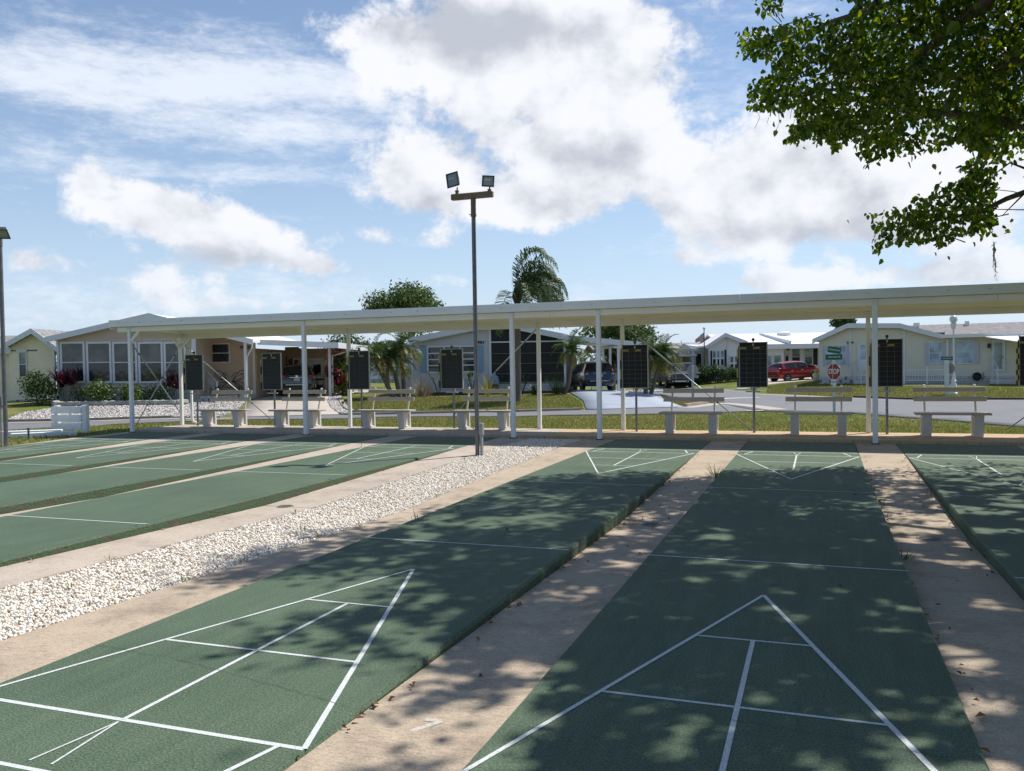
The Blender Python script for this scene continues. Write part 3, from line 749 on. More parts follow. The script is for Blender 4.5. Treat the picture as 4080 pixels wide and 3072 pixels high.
# ------------------------------------------------------------------ benches
mat('bench_board', (.47, .41, .33), .65, .08, 4, fine=.05)
mat('bench_concrete', (.60, .57, .52), .85, .08, 5, bump=.2, fine=.06)
mat('bench_tube', (.66, .60, .50), .55, .08, 6)
mat('bench_cap', (.72, .68, .60), .5, .1, 8)
def make_bench(span, seat, label, x, y):
    t = thing('bench', label, 'bench', (x, y, .04), group='benches under the shelter')
    for s in (-1, 1):
        cx = s*span/2; w = .152
        bm = bmesh.new()
        prof = [(-.075, .39), (.31, .39), (.325, 0), (.0, 0)]
        a = [bm.verts.new((cx-w/2, p[0], p[1])) for p in prof]; b = [bm.verts.new((cx+w/2, p[0], p[1])) for p in prof]
        sides = [bm.faces.new(a), bm.faces.new(list(reversed(b)))]
        for i in range(4): bm.faces.new((a[i], b[i], b[(i+1) % 4], a[(i+1) % 4]))
        bmesh.ops.recalc_face_normals(bm, faces=bm.faces)
        r = bmesh.ops.inset_individual(bm, faces=sides, thickness=.075, depth=0.)
        r = bmesh.ops.inset_individual(bm, faces=sides, thickness=.012, depth=-.035)
        me = bpy.data.meshes.new('support'); bm.to_mesh(me); bm.free(); me.materials.append(MATS['bench_concrete'])
        link('support', me, t)
    for j, (y0, y1) in enumerate(((-.10, .085), (.095, .29))):
        mb = MB(); mb.bx(-seat/2, seat/2, y0, y1, .392, .430); mb.build('seat_plank', 'bench_board', t, bevel=.006)
    for s in (-1, 1):
        xx = s*span/2
        mb = MB(); mb.bar((xx, .27, .25), (xx, .475, .885), .036, .026); p = mb.build('back_post', 'bench_tube', t, bevel=.004)
        mb = MB(); mb.lathe([(.004, -.02), (.020, -.014), (.026, .002), (.022, .018), (.010, .026), (.002, .027)], 10, (xx, .479, .905)); mb.build('cap', 'bench_cap', p, smooth=True)
    lean = math.atan2(.205, .635)
    for zc in (.665, .838):
        yc = .27+(zc-.25)*.205/.635-.032
        mb = MB(); mb.box((0, 0, 0), (1.21, .034, .088)); o = mb.build('back_slat', 'bench_board', t, bevel=.004); o.location = (rng.uniform(-.01, .01), yc, zc); o.rotation_euler = (-lean, 0, rng.uniform(-.004, .004))
    return t
for (x, y, sp, se, lb) in ((-13.51, 14.87, .92, 1.38, 'between scoreboards one and two'), (-11.42, 14.93, .90, 1.36, 'between scoreboards two and three'), (-9.06, 14.96, .92, 1.38, 'between scoreboards three and four'), (-6.64, 14.95, .95, 1.40, 'just past scoreboard four, before the paired posts'),
                           (-2.06, 14.64, .845, 1.23, 'between scoreboards five and six'), (.31, 14.71, .84, 1.23, 'between scoreboards six and seven'), (2.59, 14.76, .84, 1.23, 'between scoreboards seven and eight')):
    make_bench(sp, se, 'slatted beige bench on two concrete supports '+lb, x, y)

# ------------------------------------------------------------------ scoreboards
mat('board_charcoal', (.032, .034, .037), .8, .15, 6, fine=.1)
mat('board_black', (.008, .008, .009), .7, .2, 6)
mat('board_frame', (.36, .36, .35), .5, .12, 10, metal=.3)
mat('line_faint', (.085, .088, .09), .8, .25, 12)
mat('line_grey', (.21, .20, .18), .8, .2, 12)
mat('tab_yellow', (.30, .26, .07), .7, .12, 10)
mat('disc_yellow', (.52, .42, .12), .6, .12, 10)
mat('number_white', (.62, .62, .60), .7, .1, 20)
mat('lamp_brown', (.07, .05, .04), .6, .2, 20)
words = ['one', 'two', 'three', 'four', 'five', 'six', 'seven', 'eight']
def make_board(k, x, y, old):
    t = thing('scoreboard', ('faded charcoal' if old else 'black')+' gridded scoreboard on a post bearing number '+words[k-1], 'scoreboard', (x, y, .04), group='scoreboards behind the benches')
    w, z0, z1 = .51, .912, 1.785; yb = -.075
    cx = 0.; mp = 'board_charcoal' if old else 'board_black'; ml = 'line_faint' if old else 'line_grey'
    mb = MB(); mb.bx(cx-w/2, cx+w/2, yb-.012, yb+.012, z0, z1); mb.build('panel', mp, t)
    mb = MB(); fw = .016
    mb.bx(cx-w/2-fw, cx-w/2-.0005, yb-.02, yb+.02, z0-fw, z1+fw); mb.bx(cx+w/2+.0005, cx+w/2+fw, yb-.02, yb+.02, z0-fw, z1+fw)
    mb.bx(cx-w/2, cx+w/2, yb-.0195, yb+.0195, z0-fw, z0-.0005)
    mb.bx(cx-w/2, cx+w/2, yb-.0195, yb+.0195, z1+.0005, z1+(fw if old else .006)); mb.build('frame', 'board_frame', t)
    head = z1-.085; tabs = head-.048; yf = yb-.0135
    mb = MB(); lw = .0034
    for q in (.25, .5, .75): mb.bx(cx-w/2+q*w-lw/2, cx-w/2+q*w+lw/2, yf-.0005, yf+.001, z0+.004, head)
    rows = [head, tabs]+[tabs-(tabs-z0)*i/8 for i in range(1, 8)]
    for zz in rows: mb.bx(cx-w/2+.002, cx+w/2-.002, yf-.0008, yf+.001, zz-lw/2, zz+lw/2)
    mb.build('grid_lines', ml, t)
    for q in (0, 2): pbx('score_tab', t, cx-w/2+q*w/4+.006, cx-w/2+(q+1)*w/4-.006, yf-.004, yf+.001, tabs+.005, head-.005, 'tab_yellow')
    text('number', str(k), .075, 'number_white' if k > 1 else 'line_grey', t, (cx, yf-.002, z1-.045), (rad(90), 0, 0), .001, bold=.0015)
    mb = MB(); mb.tube([(0, 0, 0), (0, 0, z1-.05)], .024, 12); mb.build('post', 'galvanized', t, smooth=True, auto=True)
    for dx in (-.045, .045): pbx('bracket', t, dx-.009, dx+.009, yb+.0205, yb+.05, z0-.07, z0+.06, 'board_frame')
    sw = .15; mb = MB(); mb.bx(-sw, sw*.85, -.10, -.026, .805, .83); mb.build('chalk_shelf', 'board_frame', t, bevel=.003)
    mb = MB(); mb.lathe([(.012, z1+.012), (.014, z1+.03), (.026, z1+.036), (.031, z1+.058), (.024, z1+.08), (.006, z1+.088)], 12, (cx, yb, 0)); mb.build('lamp_knob', 'lamp_brown', t, smooth=True)
    # rack of score pegs hung along one edge
    xs = cx-w/2-.052; rows_ = 4 if k != 8 else 8; zt, zb = z1-.115, z0-.01; dz = (zt-zb)/rows_
    pbx('peg_rail', t, xs+.018, xs+.034, yb-.012, yb+.012, zb, zt+.05, 'lamp_brown')
    for r in range(rows_):
        for c in range(2):
            m = 'disc_yellow' if (r+c) % 2 == 0 else 'black_plastic'
            if c == 1 and rows_ == 4: continue
            d = .022
            pbx('score_peg', t, xs-.008+c*(d+.004), xs-.008+c*(d+.004)+d, yb-.03, yb+.02, zt-(r+1)*dz+.003, zt-r*dz-.003, m)
    return t
for k, (x, y) in enumerate(((-14.44, 15.15), (-12.17, 15.2), (-9.79, 15.26), (-7.46, 15.34), (-3.23, 15.08), (-.885, 15.12), (1.53, 15.12), (3.96, 15.12)), 1): make_board(k, x, y, k < 5)

# ------------------------------------------------------------------ floodlight poles
mat('pole_steel', (.15, .155, .165), .5, .2, 8, metal=.55, fine=.18, fscale=110)
mat('bracket_brown', (.17, .115, .075), .6, .15, 10)
mat('flood_housing', (.05, .052, .055), .5, .2, 15)
mat('flood_glass', (.20, .23, .22), .12, .12, 6, spec=.8)
mat('flood_reflector', (.42, .42, .38), .3, .1, 10, metal=.6)
mat('box_grey', (.27, .27, .28), .6, .1, 12)
def floodlight(parent, loc, size, rot):
    e = bpy.data.objects.new('floodlight', None)
    mb = MB(); w, h, d = size
    # housing: shallow tapered tray, lens facing local -y
    f = [(-w/2, -d/2, -h/2), (w/2, -d/2, -h/2), (w/2, -d/2, h/2), (-w/2, -d/2, h/2)]; b = [(p[0]*.62, d/2, p[2]*.55) for p in f]
    mb.add(f+b, [(0, 1, 2, 3), (4, 7, 6, 5), (0, 4, 5, 1), (1, 5, 6, 2), (2, 6, 7, 3), (3, 7, 4, 0)])
    for (x0, x1, z0, z1) in ((-w/2-.008, w/2+.008, h/2-.012, h/2+.008), (-w/2-.008, w/2+.008, -h/2-.008, -h/2+.012), (-w/2-.008, -w/2+.014, -h/2, h/2), (w/2-.014, w/2+.008, -h/2, h/2)):
        mb.bx(x0, x1, -d/2-.016, -d/2+.004, z0, z1)
    o = mb.build('floodlight', 'flood_housing', parent); o.location = loc; o.rotation_euler = rot
    mb = MB(); mb.quad((-w/2+.016, -d/2-.006, -h/2+.014), (w/2-.016, -d/2-.006, -h/2+.014), (w/2-.016, -d/2-.006, h/2-.014), (-w/2+.016, -d/2-.006, h/2-.014)); mb.build('lens', 'flood_glass', o)
    mb = MB()
    for (a, c) in (((-w*.32, h*.12), (-w*.05, h*.12)), ((-w*.02, h*.12), (w*.2, h*.10))): mb.bx(a[0], c[0], -d/2-.009, -d/2-.0065, a[1]-.012, a[1]+.012)
    mb.build('reflector', 'flood_reflector', o)
    return o
lp = thing('light_pole', 'tall steel pole at the gravel edge carrying a crossbar with two floodlights', 'light pole', (-5.03, 10.77, -.055))
mb = MB(); mb.tube([(0, 0, -.1), (0, 0, 4.20)], .036, 14); mb.build('pole', 'pole_steel', lp, smooth=True, auto=True)
mb = MB(); mb.tube([(0, 0, 3.98), (0, 0, 4.27)], .044, 14); mb.tube([(0, 0, 3.99), (0, 0, 4.02)], .05, 14); mb.tube([(-.075, -.02, 4.02), (-.03, -.01, 4.02)], .006, 6); mb.build('sleeve', 'bracket_brown', lp, smooth=True, auto=True)
ang = -YAW-rad(20)
cb = MB(); cb.bx(-.39, .35, -.045, .045, 4.275, 4.375); c = cb.build('crossbar', 'bracket_brown', lp, bevel=.012); c.rotation_euler = (0, 0, ang)
for (x, zs, sz, rot) in ((-.29, .09, (.205, .225, .12), (rad(-4), rad(-9), rad(-4))), (.29, .05, (.185, .165, .11), (rad(2), rad(5), rad(14)))):
    mb = MB(); mb.tube([(x, 0, 4.37), (x, 0, 4.37+zs*.55)], .028, 10); mb.tube([(x, 0, 4.37+zs*.5), (x, 0, 4.37+zs*.72)], .034, 10); mb.tube([(x, 0, 4.37+zs*.6), (x, .02, 4.37+zs+.03)], .012, 8); s = mb.build('stem', 'bracket_brown', c, smooth=True, auto=True)
    floodlight(c, (x-.03 if x < 0 else x+.0, -.03, 4.39+zs+sz[1]/2), sz, rot)
mb = MB(); mb.bx(.045, .115, -.05, .03, .36, .56); mb.bx(.062, .10, -.04, .02, -.05, .36); mb.build('switch_box', 'box_grey', lp, bevel=.004)
# second pole at the far side, one lamp tilted down
b2 = atZ((25, 1782), -.05)
def ztop(b, v):
    lo, hi = -2., 40.
    for _ in range(50):
        mz = (lo+hi)/2; d = np.array([b[0], b[1], mz])-CAM; vv = 1536-FPX*(d@_U)/(d@_F)
        if vv > v: lo = mz
        else: hi = mz
    return lo
zt = ztop(b2, 945)
lp2 = thing('light_pole', 'steel pole in the grass beside the outermost court with one tilted floodlight', 'light pole', (b2[0], b2[1], -.06))
mb = MB(); mb.tube([(0, 0, -.1), (0, 0, zt)], .042, 14); mb.tube([(0, 0, zt-.12), (0, 0, zt+.02)], .05, 14); mb.build('pole', 'pole_steel', lp2, smooth=True, auto=True)
floodlight(lp2, (.10, -.05, zt+.16), (.30, .24, .13), (rad(52), rad(0), rad(32)))
mb = MB(); mb.tube([(0, 0, zt), (.05, -.02, zt+.14)], .014, 8); mb.build('stem', 'pole_steel', lp2)
mb = MB(); mb.bx(-.19, -.07, -.05, .05, .86, 1.05); mb.tube([(-.12, 0, -.05), (-.12, 0, .88)], .022, 8); mb.build('switch_box', 'box_grey', lp2)

# ------------------------------------------------------------------ low white slatted screen and border beside the outermost court
wp = thing('slatted_screen', 'low white wooden screen of three wide boards beside a light pole', 'screen', (-16.75, 13.38, h1(-16.75, 13.38)), rz=rad(10))
mat('white_wood', (.70, .71, .72), .6, .06, 5, bump=.1)
for x, w in ((-.36, .10), (.40, .13)):
    mb = MB(); mb.bx(x-w/2, x+w/2, -.02 if x < 0 else -.035, .09, -.1, .665); mb.box((x, .035, .675), (w+.01, .12, .02)); mb.build('post', 'white_wood', wp, bevel=.005)
for z in (.49, .29, .09): mb = MB(); mb.bx(-.47, .34, -.055, -.022, z, z+.165); mb.build('board', 'white_wood', wp, bevel=.004)
bd = thing('border_curb', 'low white painted concrete edging in the grass near the slatted screen', 'edging', (-17.5, 11.6, 0))
for (a, b, w) in (((-18.9, 11.3), (-16.6, 13.0), .24), ((-17.15, 12.1), (-16.15, 13.02), .16), ((-19.6, 11.6), (-17.9, 12.6), .18)):
    mb = MB(); mb.bar((a[0]+17.5, a[1]-11.6, -.0), (b[0]+17.5, b[1]-11.6, -.0), .22, w*.8); mb.build('edging_block', 'white_wood', bd, bevel=.01)
pp = atZ(S1(318, 1530), -.04)
mat('blue_pipe', (.05, .09, .18), .5, .1, 10)
mb = MB(); mb.tube([(0, 0, -.1), (0, 0, .26)], .022, 10); tag(mb.build('pipe_stub', 'blue_pipe', loc=(pp[0], pp[1], -.04)), 'short dark blue pipe standing upright by the white edging', 'pipe')

# faded white number painted on the path
mk = MB()
q1, q2, q3 = [atZ((1000+a*.4634, 2300+b*.4634), pz(1.)+.003) for a, b in ((1490, 1222), (1640, 1240), (1370, 1325))]
flat_bar(mk, q1[:2], q2[:2], .03, 0); flat_bar(mk, q2[:2], q3[:2], .028, .0005)
mat('faded_white', (.46, .41, .36), .8, .3, 60)
o = struct(mk.build('path_marking', 'faded_white')); o.location.z = pz(1.)+.004
# ------------------------------------------------------------------ houses
_wm = {}
def wedge_mesh(m):
    if m not in _wm:
        mb = MB()
        mb.add([(-.5, 0, -.5), (.5, 0, -.5), (.5, 0, .5), (-.5, 0, .5), (-.5, -1, -.5), (.5, -1, -.5), (.5, -.15, .5), (-.5, -.15, .5)],
               [(0, 3, 2, 1), (4, 5, 6, 7), (0, 1, 5, 4), (1, 2, 6, 5), (2, 3, 7, 6), (3, 0, 4, 7)])
        o = mb.build('siding_board', m); _wm[m] = o.data; bpy.data.objects.remove(o)
    return _wm[m]
class House:
    def __init__(s, name, label, cat, p, z0=-.15, rz=-YAW, dep=None):
        P = atZ(p, z0) if dep is None else atD(p, dep)
        s.o = np.array([P[0], P[1], z0 if dep is None else z0]); s.rz = rz
        s.t = np.array([math.cos(rz), math.sin(rz), 0.]); s.n = np.array([-math.sin(rz), math.cos(rz), 0.])
        s.root = thing(name, label, cat, tuple(s.o), rz)
    def px(s, p, y=0.):
        """pixel -> (x, z) on the house's own plane y"""
        d = ray(*p); o = s.o+s.n*y; k = ((o-CAM)@s.n)/(d@s.n); q = CAM+d*k-s.o
        return float(q@s.t), float(q[2])
    def rect(s, z, x0, y0, x1, y1, y=0.):
        a = s.px(z(x0, y0), y); b = s.px(z(x1, y1), y); c = s.px(z(x1, y0), y); d = s.px(z(x0, y1), y)
        return (a[0]+d[0])/2, (b[0]+c[0])/2, (b[1]+d[1])/2, (a[1]+c[1])/2      # x0,x1,z0,z1
    def wall(s, prof, zb, y=0., m='siding', lap=.19, backing='wall_back', thick=.12, parent=None, depthdir=1):
        """prof: list of (x, ztop); lap boards of their own on a backing wall"""
        par = parent or s.root
        poly = [(prof[0][0], y+.03, zb)]+[(x, y+.03, z) for x, z in prof]+[(prof[-1][0], y+.03, zb)]
        mb = MB(); mb.prism(poly, (0, thick, 0)); w = mb.build('wall', m, par)
        xs = [p[0] for p in prof]; zs = [p[1] for p in prof]
        k = 0; z = zb
        while z < max(zs)-.005:
            zt = min(z+lap, max(zs)); zm = (z+zt)/2-.02
            xx = np.linspace(xs[0], xs[-1], 200); ok = np.interp(xx, xs, zs) >= zm
            if ok.any():
                a, b = xx[ok][0], xx[ok][-1]
                if b-a > .1:
                    o = link('siding_board', wedge_mesh(m), w); o.location = ((a+b)/2, y+.03, (z+zt)/2); o.scale = (b-a, .05, (zt-z)*1.01)
            z += lap; k += 1
        return w
    def roof(s, prof, y0, y1, th=.14, m='roof_white', fas='trim_white', fh=.22, fas_y=None):
        for (a, b) in zip(prof[:-1], prof[1:]):
            mb = MB(); mb.prism([(a[0], y0, a[1]), (b[0], y0, b[1]), (b[0], y0, b[1]+th), (a[0], y0, a[1]+th)], (0, y1-y0, 0)); r = mb.build('roof', m, s.root)
            mb = MB(); mb.prism([(a[0], y0-.04, a[1]-fh+th), (b[0], y0-.04, b[1]-fh+th), (b[0], y0-.04, b[1]+th+.02), (a[0], y0-.04, a[1]+th+.02)], (0, .038, 0)); mb.build('rake_board', fas, r)
    def window(s, x0, x1, z0, z1, y=0., cols=1, rows=2, fr='trim_white', gl='window_glass', fw=.07, mw=.04, dep=.06, parent=None, upper=None):
        par = parent or s.root; mb = MB(); f = y-dep; bk = y+.015
        mb.bx(x0-fw, x1+fw, f, bk, z1, z1+fw); mb.bx(x0-fw, x1+fw, f, bk, z0-fw, z0)
        mb.bx(x0-fw, x0, f+.002, bk, z0, z1); mb.bx(x1, x1+fw, f+.002, bk, z0, z1)
        for i in range(1, cols): xx = x0+(x1-x0)*i/cols; mb.bx(xx-mw/2, xx+mw/2, f+.006, bk, z0, z1)
        for j in range(1, rows): zz = z0+(z1-z0)*j/rows; mb.bx(x0, x1, f+.010, bk, zz-mw/2, zz+mw/2)
        w = mb.build('window', fr, par)
        for i in range(cols):
            for j in range(rows):
                a = x0+(x1-x0)*i/cols; b = x0+(x1-x0)*(i+1)/cols; c = z0+(z1-z0)*j/rows; d = z0+(z1-z0)*(j+1)/rows
                pbx('pane', w, a+mw/2*(i > 0), b-mw/2*(i < cols-1), y-.02, y-.012, c+mw/2*(j > 0), d-mw/2*(j < rows-1), upper if (upper and j == rows-1) else gl)
        return w
    def shutter(s, x0, x1, z0, z1, m, y=0.):
        mb = MB(); f = y-.07; w = .05
        mb.bx(x0, x0+w, f, y-.03, z0, z1); mb.bx(x1-w, x1, f, y-.03, z0, z1)
        for zz in (z0, (z0+z1)/2-w/2, z1-w): mb.bx(x0+w, x1-w, f+.001, y-.03, zz, zz+w)
        mb.bx(x0+w, x1-w, f+.02, y-.031, z0+w, z1-w)
        return mb.build('shutter', m, s.root)
    def door(s, x0, x1, z0, z1, y=0., m='door_white', gl='window_glass', g=(.18, .82, .45, .9), fr='trim_white'):
        mb = MB(); mb.bx(x0, x1, y-.045, y+.01, z0, z1); d = mb.build('door', m, s.root)
        mb = MB(); fw = .07
        mb.bx(x0-fw, x0, y-.07, y+.012, z0, z1+fw); mb.bx(x1, x1+fw, y-.07, y+.012, z0, z1+fw); mb.bx(x0, x1, y-.069, y+.012, z1, z1+fw); mb.build('door_frame', fr, d)
        w, h = x1-x0, z1-z0
        pbx('pane', d, x0+g[0]*w, x0+g[1]*w, y-.056, y-.046, z0+g[2]*h, z0+g[3]*h, gl)
        pbox('handle', d, (x1-.09*w, y-.075, z0+.47*h), (.03, .05, .10), 'dark_metal')
        return d
    def trim(s, x, w, z0, z1, y=0., m='trim_white', name='corner_trim'): return pbx(name, s.root, x-w/2, x+w/2, y-.045, y+.02, z0, z1, m)
    def bricks(s, x0, x1, z0, z1, y, bl, bh, m, mort='mortar', parent=None, seed=0):
        r = random.Random(seed); base = pbx('skirting', parent or s.root, x0, x1, y, y+.1, z0, z1, mort); g = .018
        rows = max(1, round((z1-z0)/bh)); bh = (z1-z0)/rows
        inv = base.scale
        for j in range(rows):
            x = x0-(bl/2 if j % 2 else 0)
            while x < x1:
                a, b = max(x+g/2, x0), min(x+bl-g/2, x1); x += bl
                if b-a > .05:
                    mm = m if isinstance(m, str) else m[0 if (r.random() < .72) else 1]
                    pr = pbx('brick', s.root if parent is None else parent, a, b, y-.02-r.random()*.012, y+.02, z0+j*bh+g/2, z0+(j+1)*bh-g/2, mm)
        return base

mat('siding_beige', (.55, .45, .37), .6, .05, 1.5); mat('siding_shaded_tan', (.50, .37, .26), .6, .05, 1.5); mat('siding_grey', (.56, .55, .59), .6, .05, 1.5)  # the tan one is the beige siding darkened for porch and carport shade
mat('siding_white', (.76, .76, .78), .6, .04, 1.5); mat('siding_cream', (.70, .65, .53), .6, .05, 1.5); mat('siding_yellow', (.86, .78, .57), .6, .05, 1.5)
mat('wall_back', (.30, .28, .25), .8, .1, 2); mat('trim_white', (.66, .68, .71), .5, .04, 3); mat('trim_cream', (.58, .53, .44), .5, .05, 3)
mat('roof_white', (.80, .79, .77), .5, .04, 1); mat('mortar', (.22, .21, .20), .9, .1, 20)
mat('brick_white', (.55, .53, .50), .85, .12, 12, bump=.2); mat('brick_grey', (.20, .20, .21), .85, .15, 12); mat('brick_dark', (.06, .055, .05), .9, .3, 12)
mat('shutter_blue', (.22, .36, .50), .6, .05, 6); mat('shutter_black', (.012, .013, .015), .6, .1, 6); mat('shutter_lilac', (.50, .50, .58), .6, .04, 6)
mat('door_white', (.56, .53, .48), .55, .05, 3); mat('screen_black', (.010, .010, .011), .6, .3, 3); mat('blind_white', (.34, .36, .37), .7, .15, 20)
mat('screen_rail', (.22, .22, .23), .6, .1, 5); mat('dark_wood', (.035, .03, .026), .7, .2, 10)
glass('window_glass'); glass('window_upper', (.050, .056, .052)); glass('window_blue', (.22, .29, .35), .08); glass('window_pale', (.15, .19, .19), .08)
def shingle(name, c0, c1, c2):
    m, nt, b = nodes(name); N = nt.nodes; Lk = nt.links
    tc = N.new('ShaderNodeNewGeometry')
    mp = N.new('ShaderNodeMapping'); Lk.new(tc.outputs['Position'], mp.inputs[0]); mp.inputs['Scale'].default_value = (2.2, 2.2, 9)
    n = N.new('ShaderNodeTexNoise'); n.inputs['Scale'].default_value = 1.6; n.inputs['Detail'].default_value = 5; n.inputs['Roughness'].default_value = .75; Lk.new(mp.outputs[0], n.inputs[0])
    r = N.new('ShaderNodeValToRGB'); e = r.color_ramp.elements; e.new(.5)
    for i, (p, c) in enumerate(((.35, c0), (.5, c1), (.68, c2))): e[i].position = p; e[i].color = (*c, 1)
    Lk.new(n.outputs['Fac'], r.inputs[0]); Lk.new(r.outputs[0], b.inputs['Base Color']); b.inputs['Roughness'].default_value = .9
shingle('shingle_grey', (.12, .12, .125), (.21, .205, .21), (.36, .34, .34)); shingle('shingle_mauve', (.13, .12, .125), (.20, .185, .19), (.34, .30, .29)); shingle('shingle_brown', (.17, .15, .14), (.22, .20, .19), (.28, .25, .23))

# --- house with the sunroom and carport (number 9903)
A = House('house', 'beige house number 9903 with five tall sunroom windows and a carport', 'house', S1(640, 1130))
xl = A.px(S1(640, 900))[0]; xr = A.px(S2(505, 700))[0]
eL = A.px(S1(550, 432)); ap = A.px(S1(1690, 168)); eR = A.px(S2(1165, 455))
def gz(x): return float(np.interp(x, [eL[0], ap[0], eR[0]], [eL[1], ap[1], eR[1]]))
zsk = A.px(S1(700, 1000))[1]
A.wall([(xl, gz(xl)), (ap[0], ap[1]), (xr, gz(xr))] if xr > ap[0] else [(xl, gz(xl)), (xr, gz(xr))], zsk, m='siding_beige', lap=.165)
A.bricks(xl, xr, -.5, zsk, .01, .42, .2, 'brick_white', seed=1)
A.roof([(eL[0], eL[1]-.02), (ap[0], ap[1]-.02), (eR[0], eR[1]-.02)], -.45, 13, m='roof_white', fh=.26)
for (a, b) in ((672, 945), (962, 1238), (1250, 1522), (1535, 1808), (1818, 2061)):
    x0, x1, z0, z1 = A.rect(S1, a+22, 470, b-22, 885); A.window(x0, x1, z0, z1, cols=1, rows=2, fw=.10, mw=.045, upper='window_upper')
A.trim(xr-.1, .22, zsk, gz(xr)-.3); A.trim(xl+.06, .12, zsk, gz(xl)-.12)
# left side wall, seen from the step to the side
A.wall([(xl+.0, gz(xl)-.1), (xl+.1, gz(xl)-.1)], zsk, y=.2, m='siding_beige', thick=11.5)
mb = MB(); mb.tube([(xl-.32, -.3, gz(xl)-.2), (xl-.12, -.12, gz(xl)-.55), (xl-.08, -.08, .2), (xl-.08, -.1, -.25), (xl-.3, -.35, -.35)], .045, 8); mb.build('downpipe', 'trim_white', A.root, smooth=True)
# recessed porch
yp = 2.4; xa = xr-.2; xb = A.px(S2(1158, 700), yp)[0]; zt = gz(xb)-.1
A.wall([(xa, gz(xa)-.1), (xb, zt)], -.3, y=yp, m='siding_shaded_tan', lap=.17)
A.wall([(xr-.05, gz(xr)-.1), (xr, gz(xr)-.1)], -.3, y=.05, m='siding_beige', thick=yp)
x0, x1, z0, z1 = A.rect(S2, 622, 478, 872, 672, yp); A.window(x0, x1, z0, z1, yp, 1, 2, fr='trim_cream', gl='window_glass')
x0, x1, z0, z1 = A.rect(S2, 545, 475, 592, 900, yp); A.door(x0, x1, .25, z1, yp, m='dark_wood', fr='trim_cream')
x0, x1, z0, z1 = A.rect(S2, 985, 495, 1135, 530, yp)
text('house_number', '9903', .25, 'black_plastic', A.root, ((x0+x1)/2, yp-.03, (z0+z1)/2), (rad(90), 0, 0), .01, sx=1.35, bold=.006)
A.trim(xb-.06, .14, -.1, zt, yp, 'trim_cream')
pbx('porch_floor', A.root, xa, xb, .5, yp, -.35, .22, 'brick_white')
xp = A.px(S2(1050, 700))[0]; pz_ = gz(xp)-.12
pbx('porch_post', A.root, xp-.055, xp+.055, -.05, .13, -.3, pz_, 'trim_white')
mb = MB(); mb.tube([(eR[0]-.1, -.3, eR[1]-.12), (eR[0]-.16, -.25, eR[1]-.35), (xp+.24, -.2, eR[1]-.58), (xp+.13, -.15, eR[1]-.75), (xp+.13, -.12, -.1)], .032, 8); mb.build('downpipe', 'trim_white', A.root, smooth=True)
# entry rail going up to the door
ra = A.px(S2(600, 785), 1.2); rb = A.px(S2(760, 895), 1.0)
mb = MB(); mb.bar((ra[0], 1.6, ra[1]), (rb[0], .7, rb[1]), .05, .05); mb.bar((ra[0], 1.6, ra[1]-.55), (rb[0], .7, rb[1]-.55), .04, .04)
for k in range(9):
    f = k/8; x = ra[0]+(rb[0]-ra[0])*f; z = ra[1]+(rb[1]-ra[1])*f; mb.bar((x, 1.6-.9*f, z-.55), (x, 1.6-.9*f, z), .022, .022)
mb.bar((rb[0], .7, -.3), (rb[0], .7, rb[1]+.03), .07, .07); mb.bar((ra[0], 1.6, .2), (ra[0], 1.6, ra[1]), .06, .06); mb.build('stair_rail', 'trim_white', A.root)
for k in range(3): pbx('step', A.root, ra[0]-.3, rb[0]+.25-.1*k, -.2+.3*k, .55, -.35, -.12+.14*k, 'brick_white')
# carport to the right: side wall, back wall, double door, roof and post
yb = 8.4; xc = A.px(S3(318, 800), 3.4)[0]
A.wall([(xb, eR[1]-.25), (xb+.02, eR[1]-.25)], -.3, y=yp+.02, m='siding_shaded_tan', thick=yb-yp)
for k in range(15):
    z = -.15+k*.17; pbx('siding_board', A.root, xb+.02, xb+.05, yp+.1, yb, z+.006, z+.164, 'siding_shaded_tan')
zc0 = A.px(S2(1260, 440), .8)[1]; zc1 = A.px(S3(395, 490), .8)[1]; xce = A.px(S3(400, 490), .8)[0]
A.wall([(xb, zc0-.15), (xc, zc1-.2)], -.3, y=yb, m='siding_shaded_tan', lap=.19)
mb = MB(); mb.prism([(eR[0]-.2, 0, eR[1]-.02), (xce, 0, zc1-.05), (xce, 0, zc1+.12), (eR[0]-.2, 0, eR[1]+.14)], (0, 9.0, 0)); o = mb.build('carport_roof', 'roof_white', A.root); o.location.y = .8
mb = MB(); mb.prism([(eR[0]-.15, 0, eR[1]-.10), (xce+.02, 0, zc1-.14), (xce+.02, 0, zc1+.15), (eR[0]-.15, 0, eR[1]+.17)], (0, .04, 0)); f = mb.build('carport_fascia', 'trim_white', A.root); f.location.y = .755
mb = MB(); mb.bx(xce+.005, xce+.06, .76, 9.8, zc1-.14, zc1+.16); mb.build('carport_fascia', 'trim_white', A.root)
for yy in (3.4, 6.2): pbx('carport_post', A.root, xc-.07, xc+.07, yy-.07, yy+.07, -.4, zc1-.06, 'trim_white')
for k, yy in enumerate((3.45, 6.3)):
    mb = MB(); mb.tube([(xce-.02, yy, zc1-.15), (xce-.1, yy, zc1-.3), (xc+.14, yy, zc1-.5), (xc+.13, yy, -.1)], .045, 8); mb.build('downpipe', 'trim_white', A.root, smooth=True)
for (a, b) in ((1593, 1755), (1762, 1935)):
    x0, x1, z0, z1 = A.rect(S2, a, 645, b, 970, yb); A.door(x0, x1, -.1, z1, yb, g=(.24, .72, .58, .87))
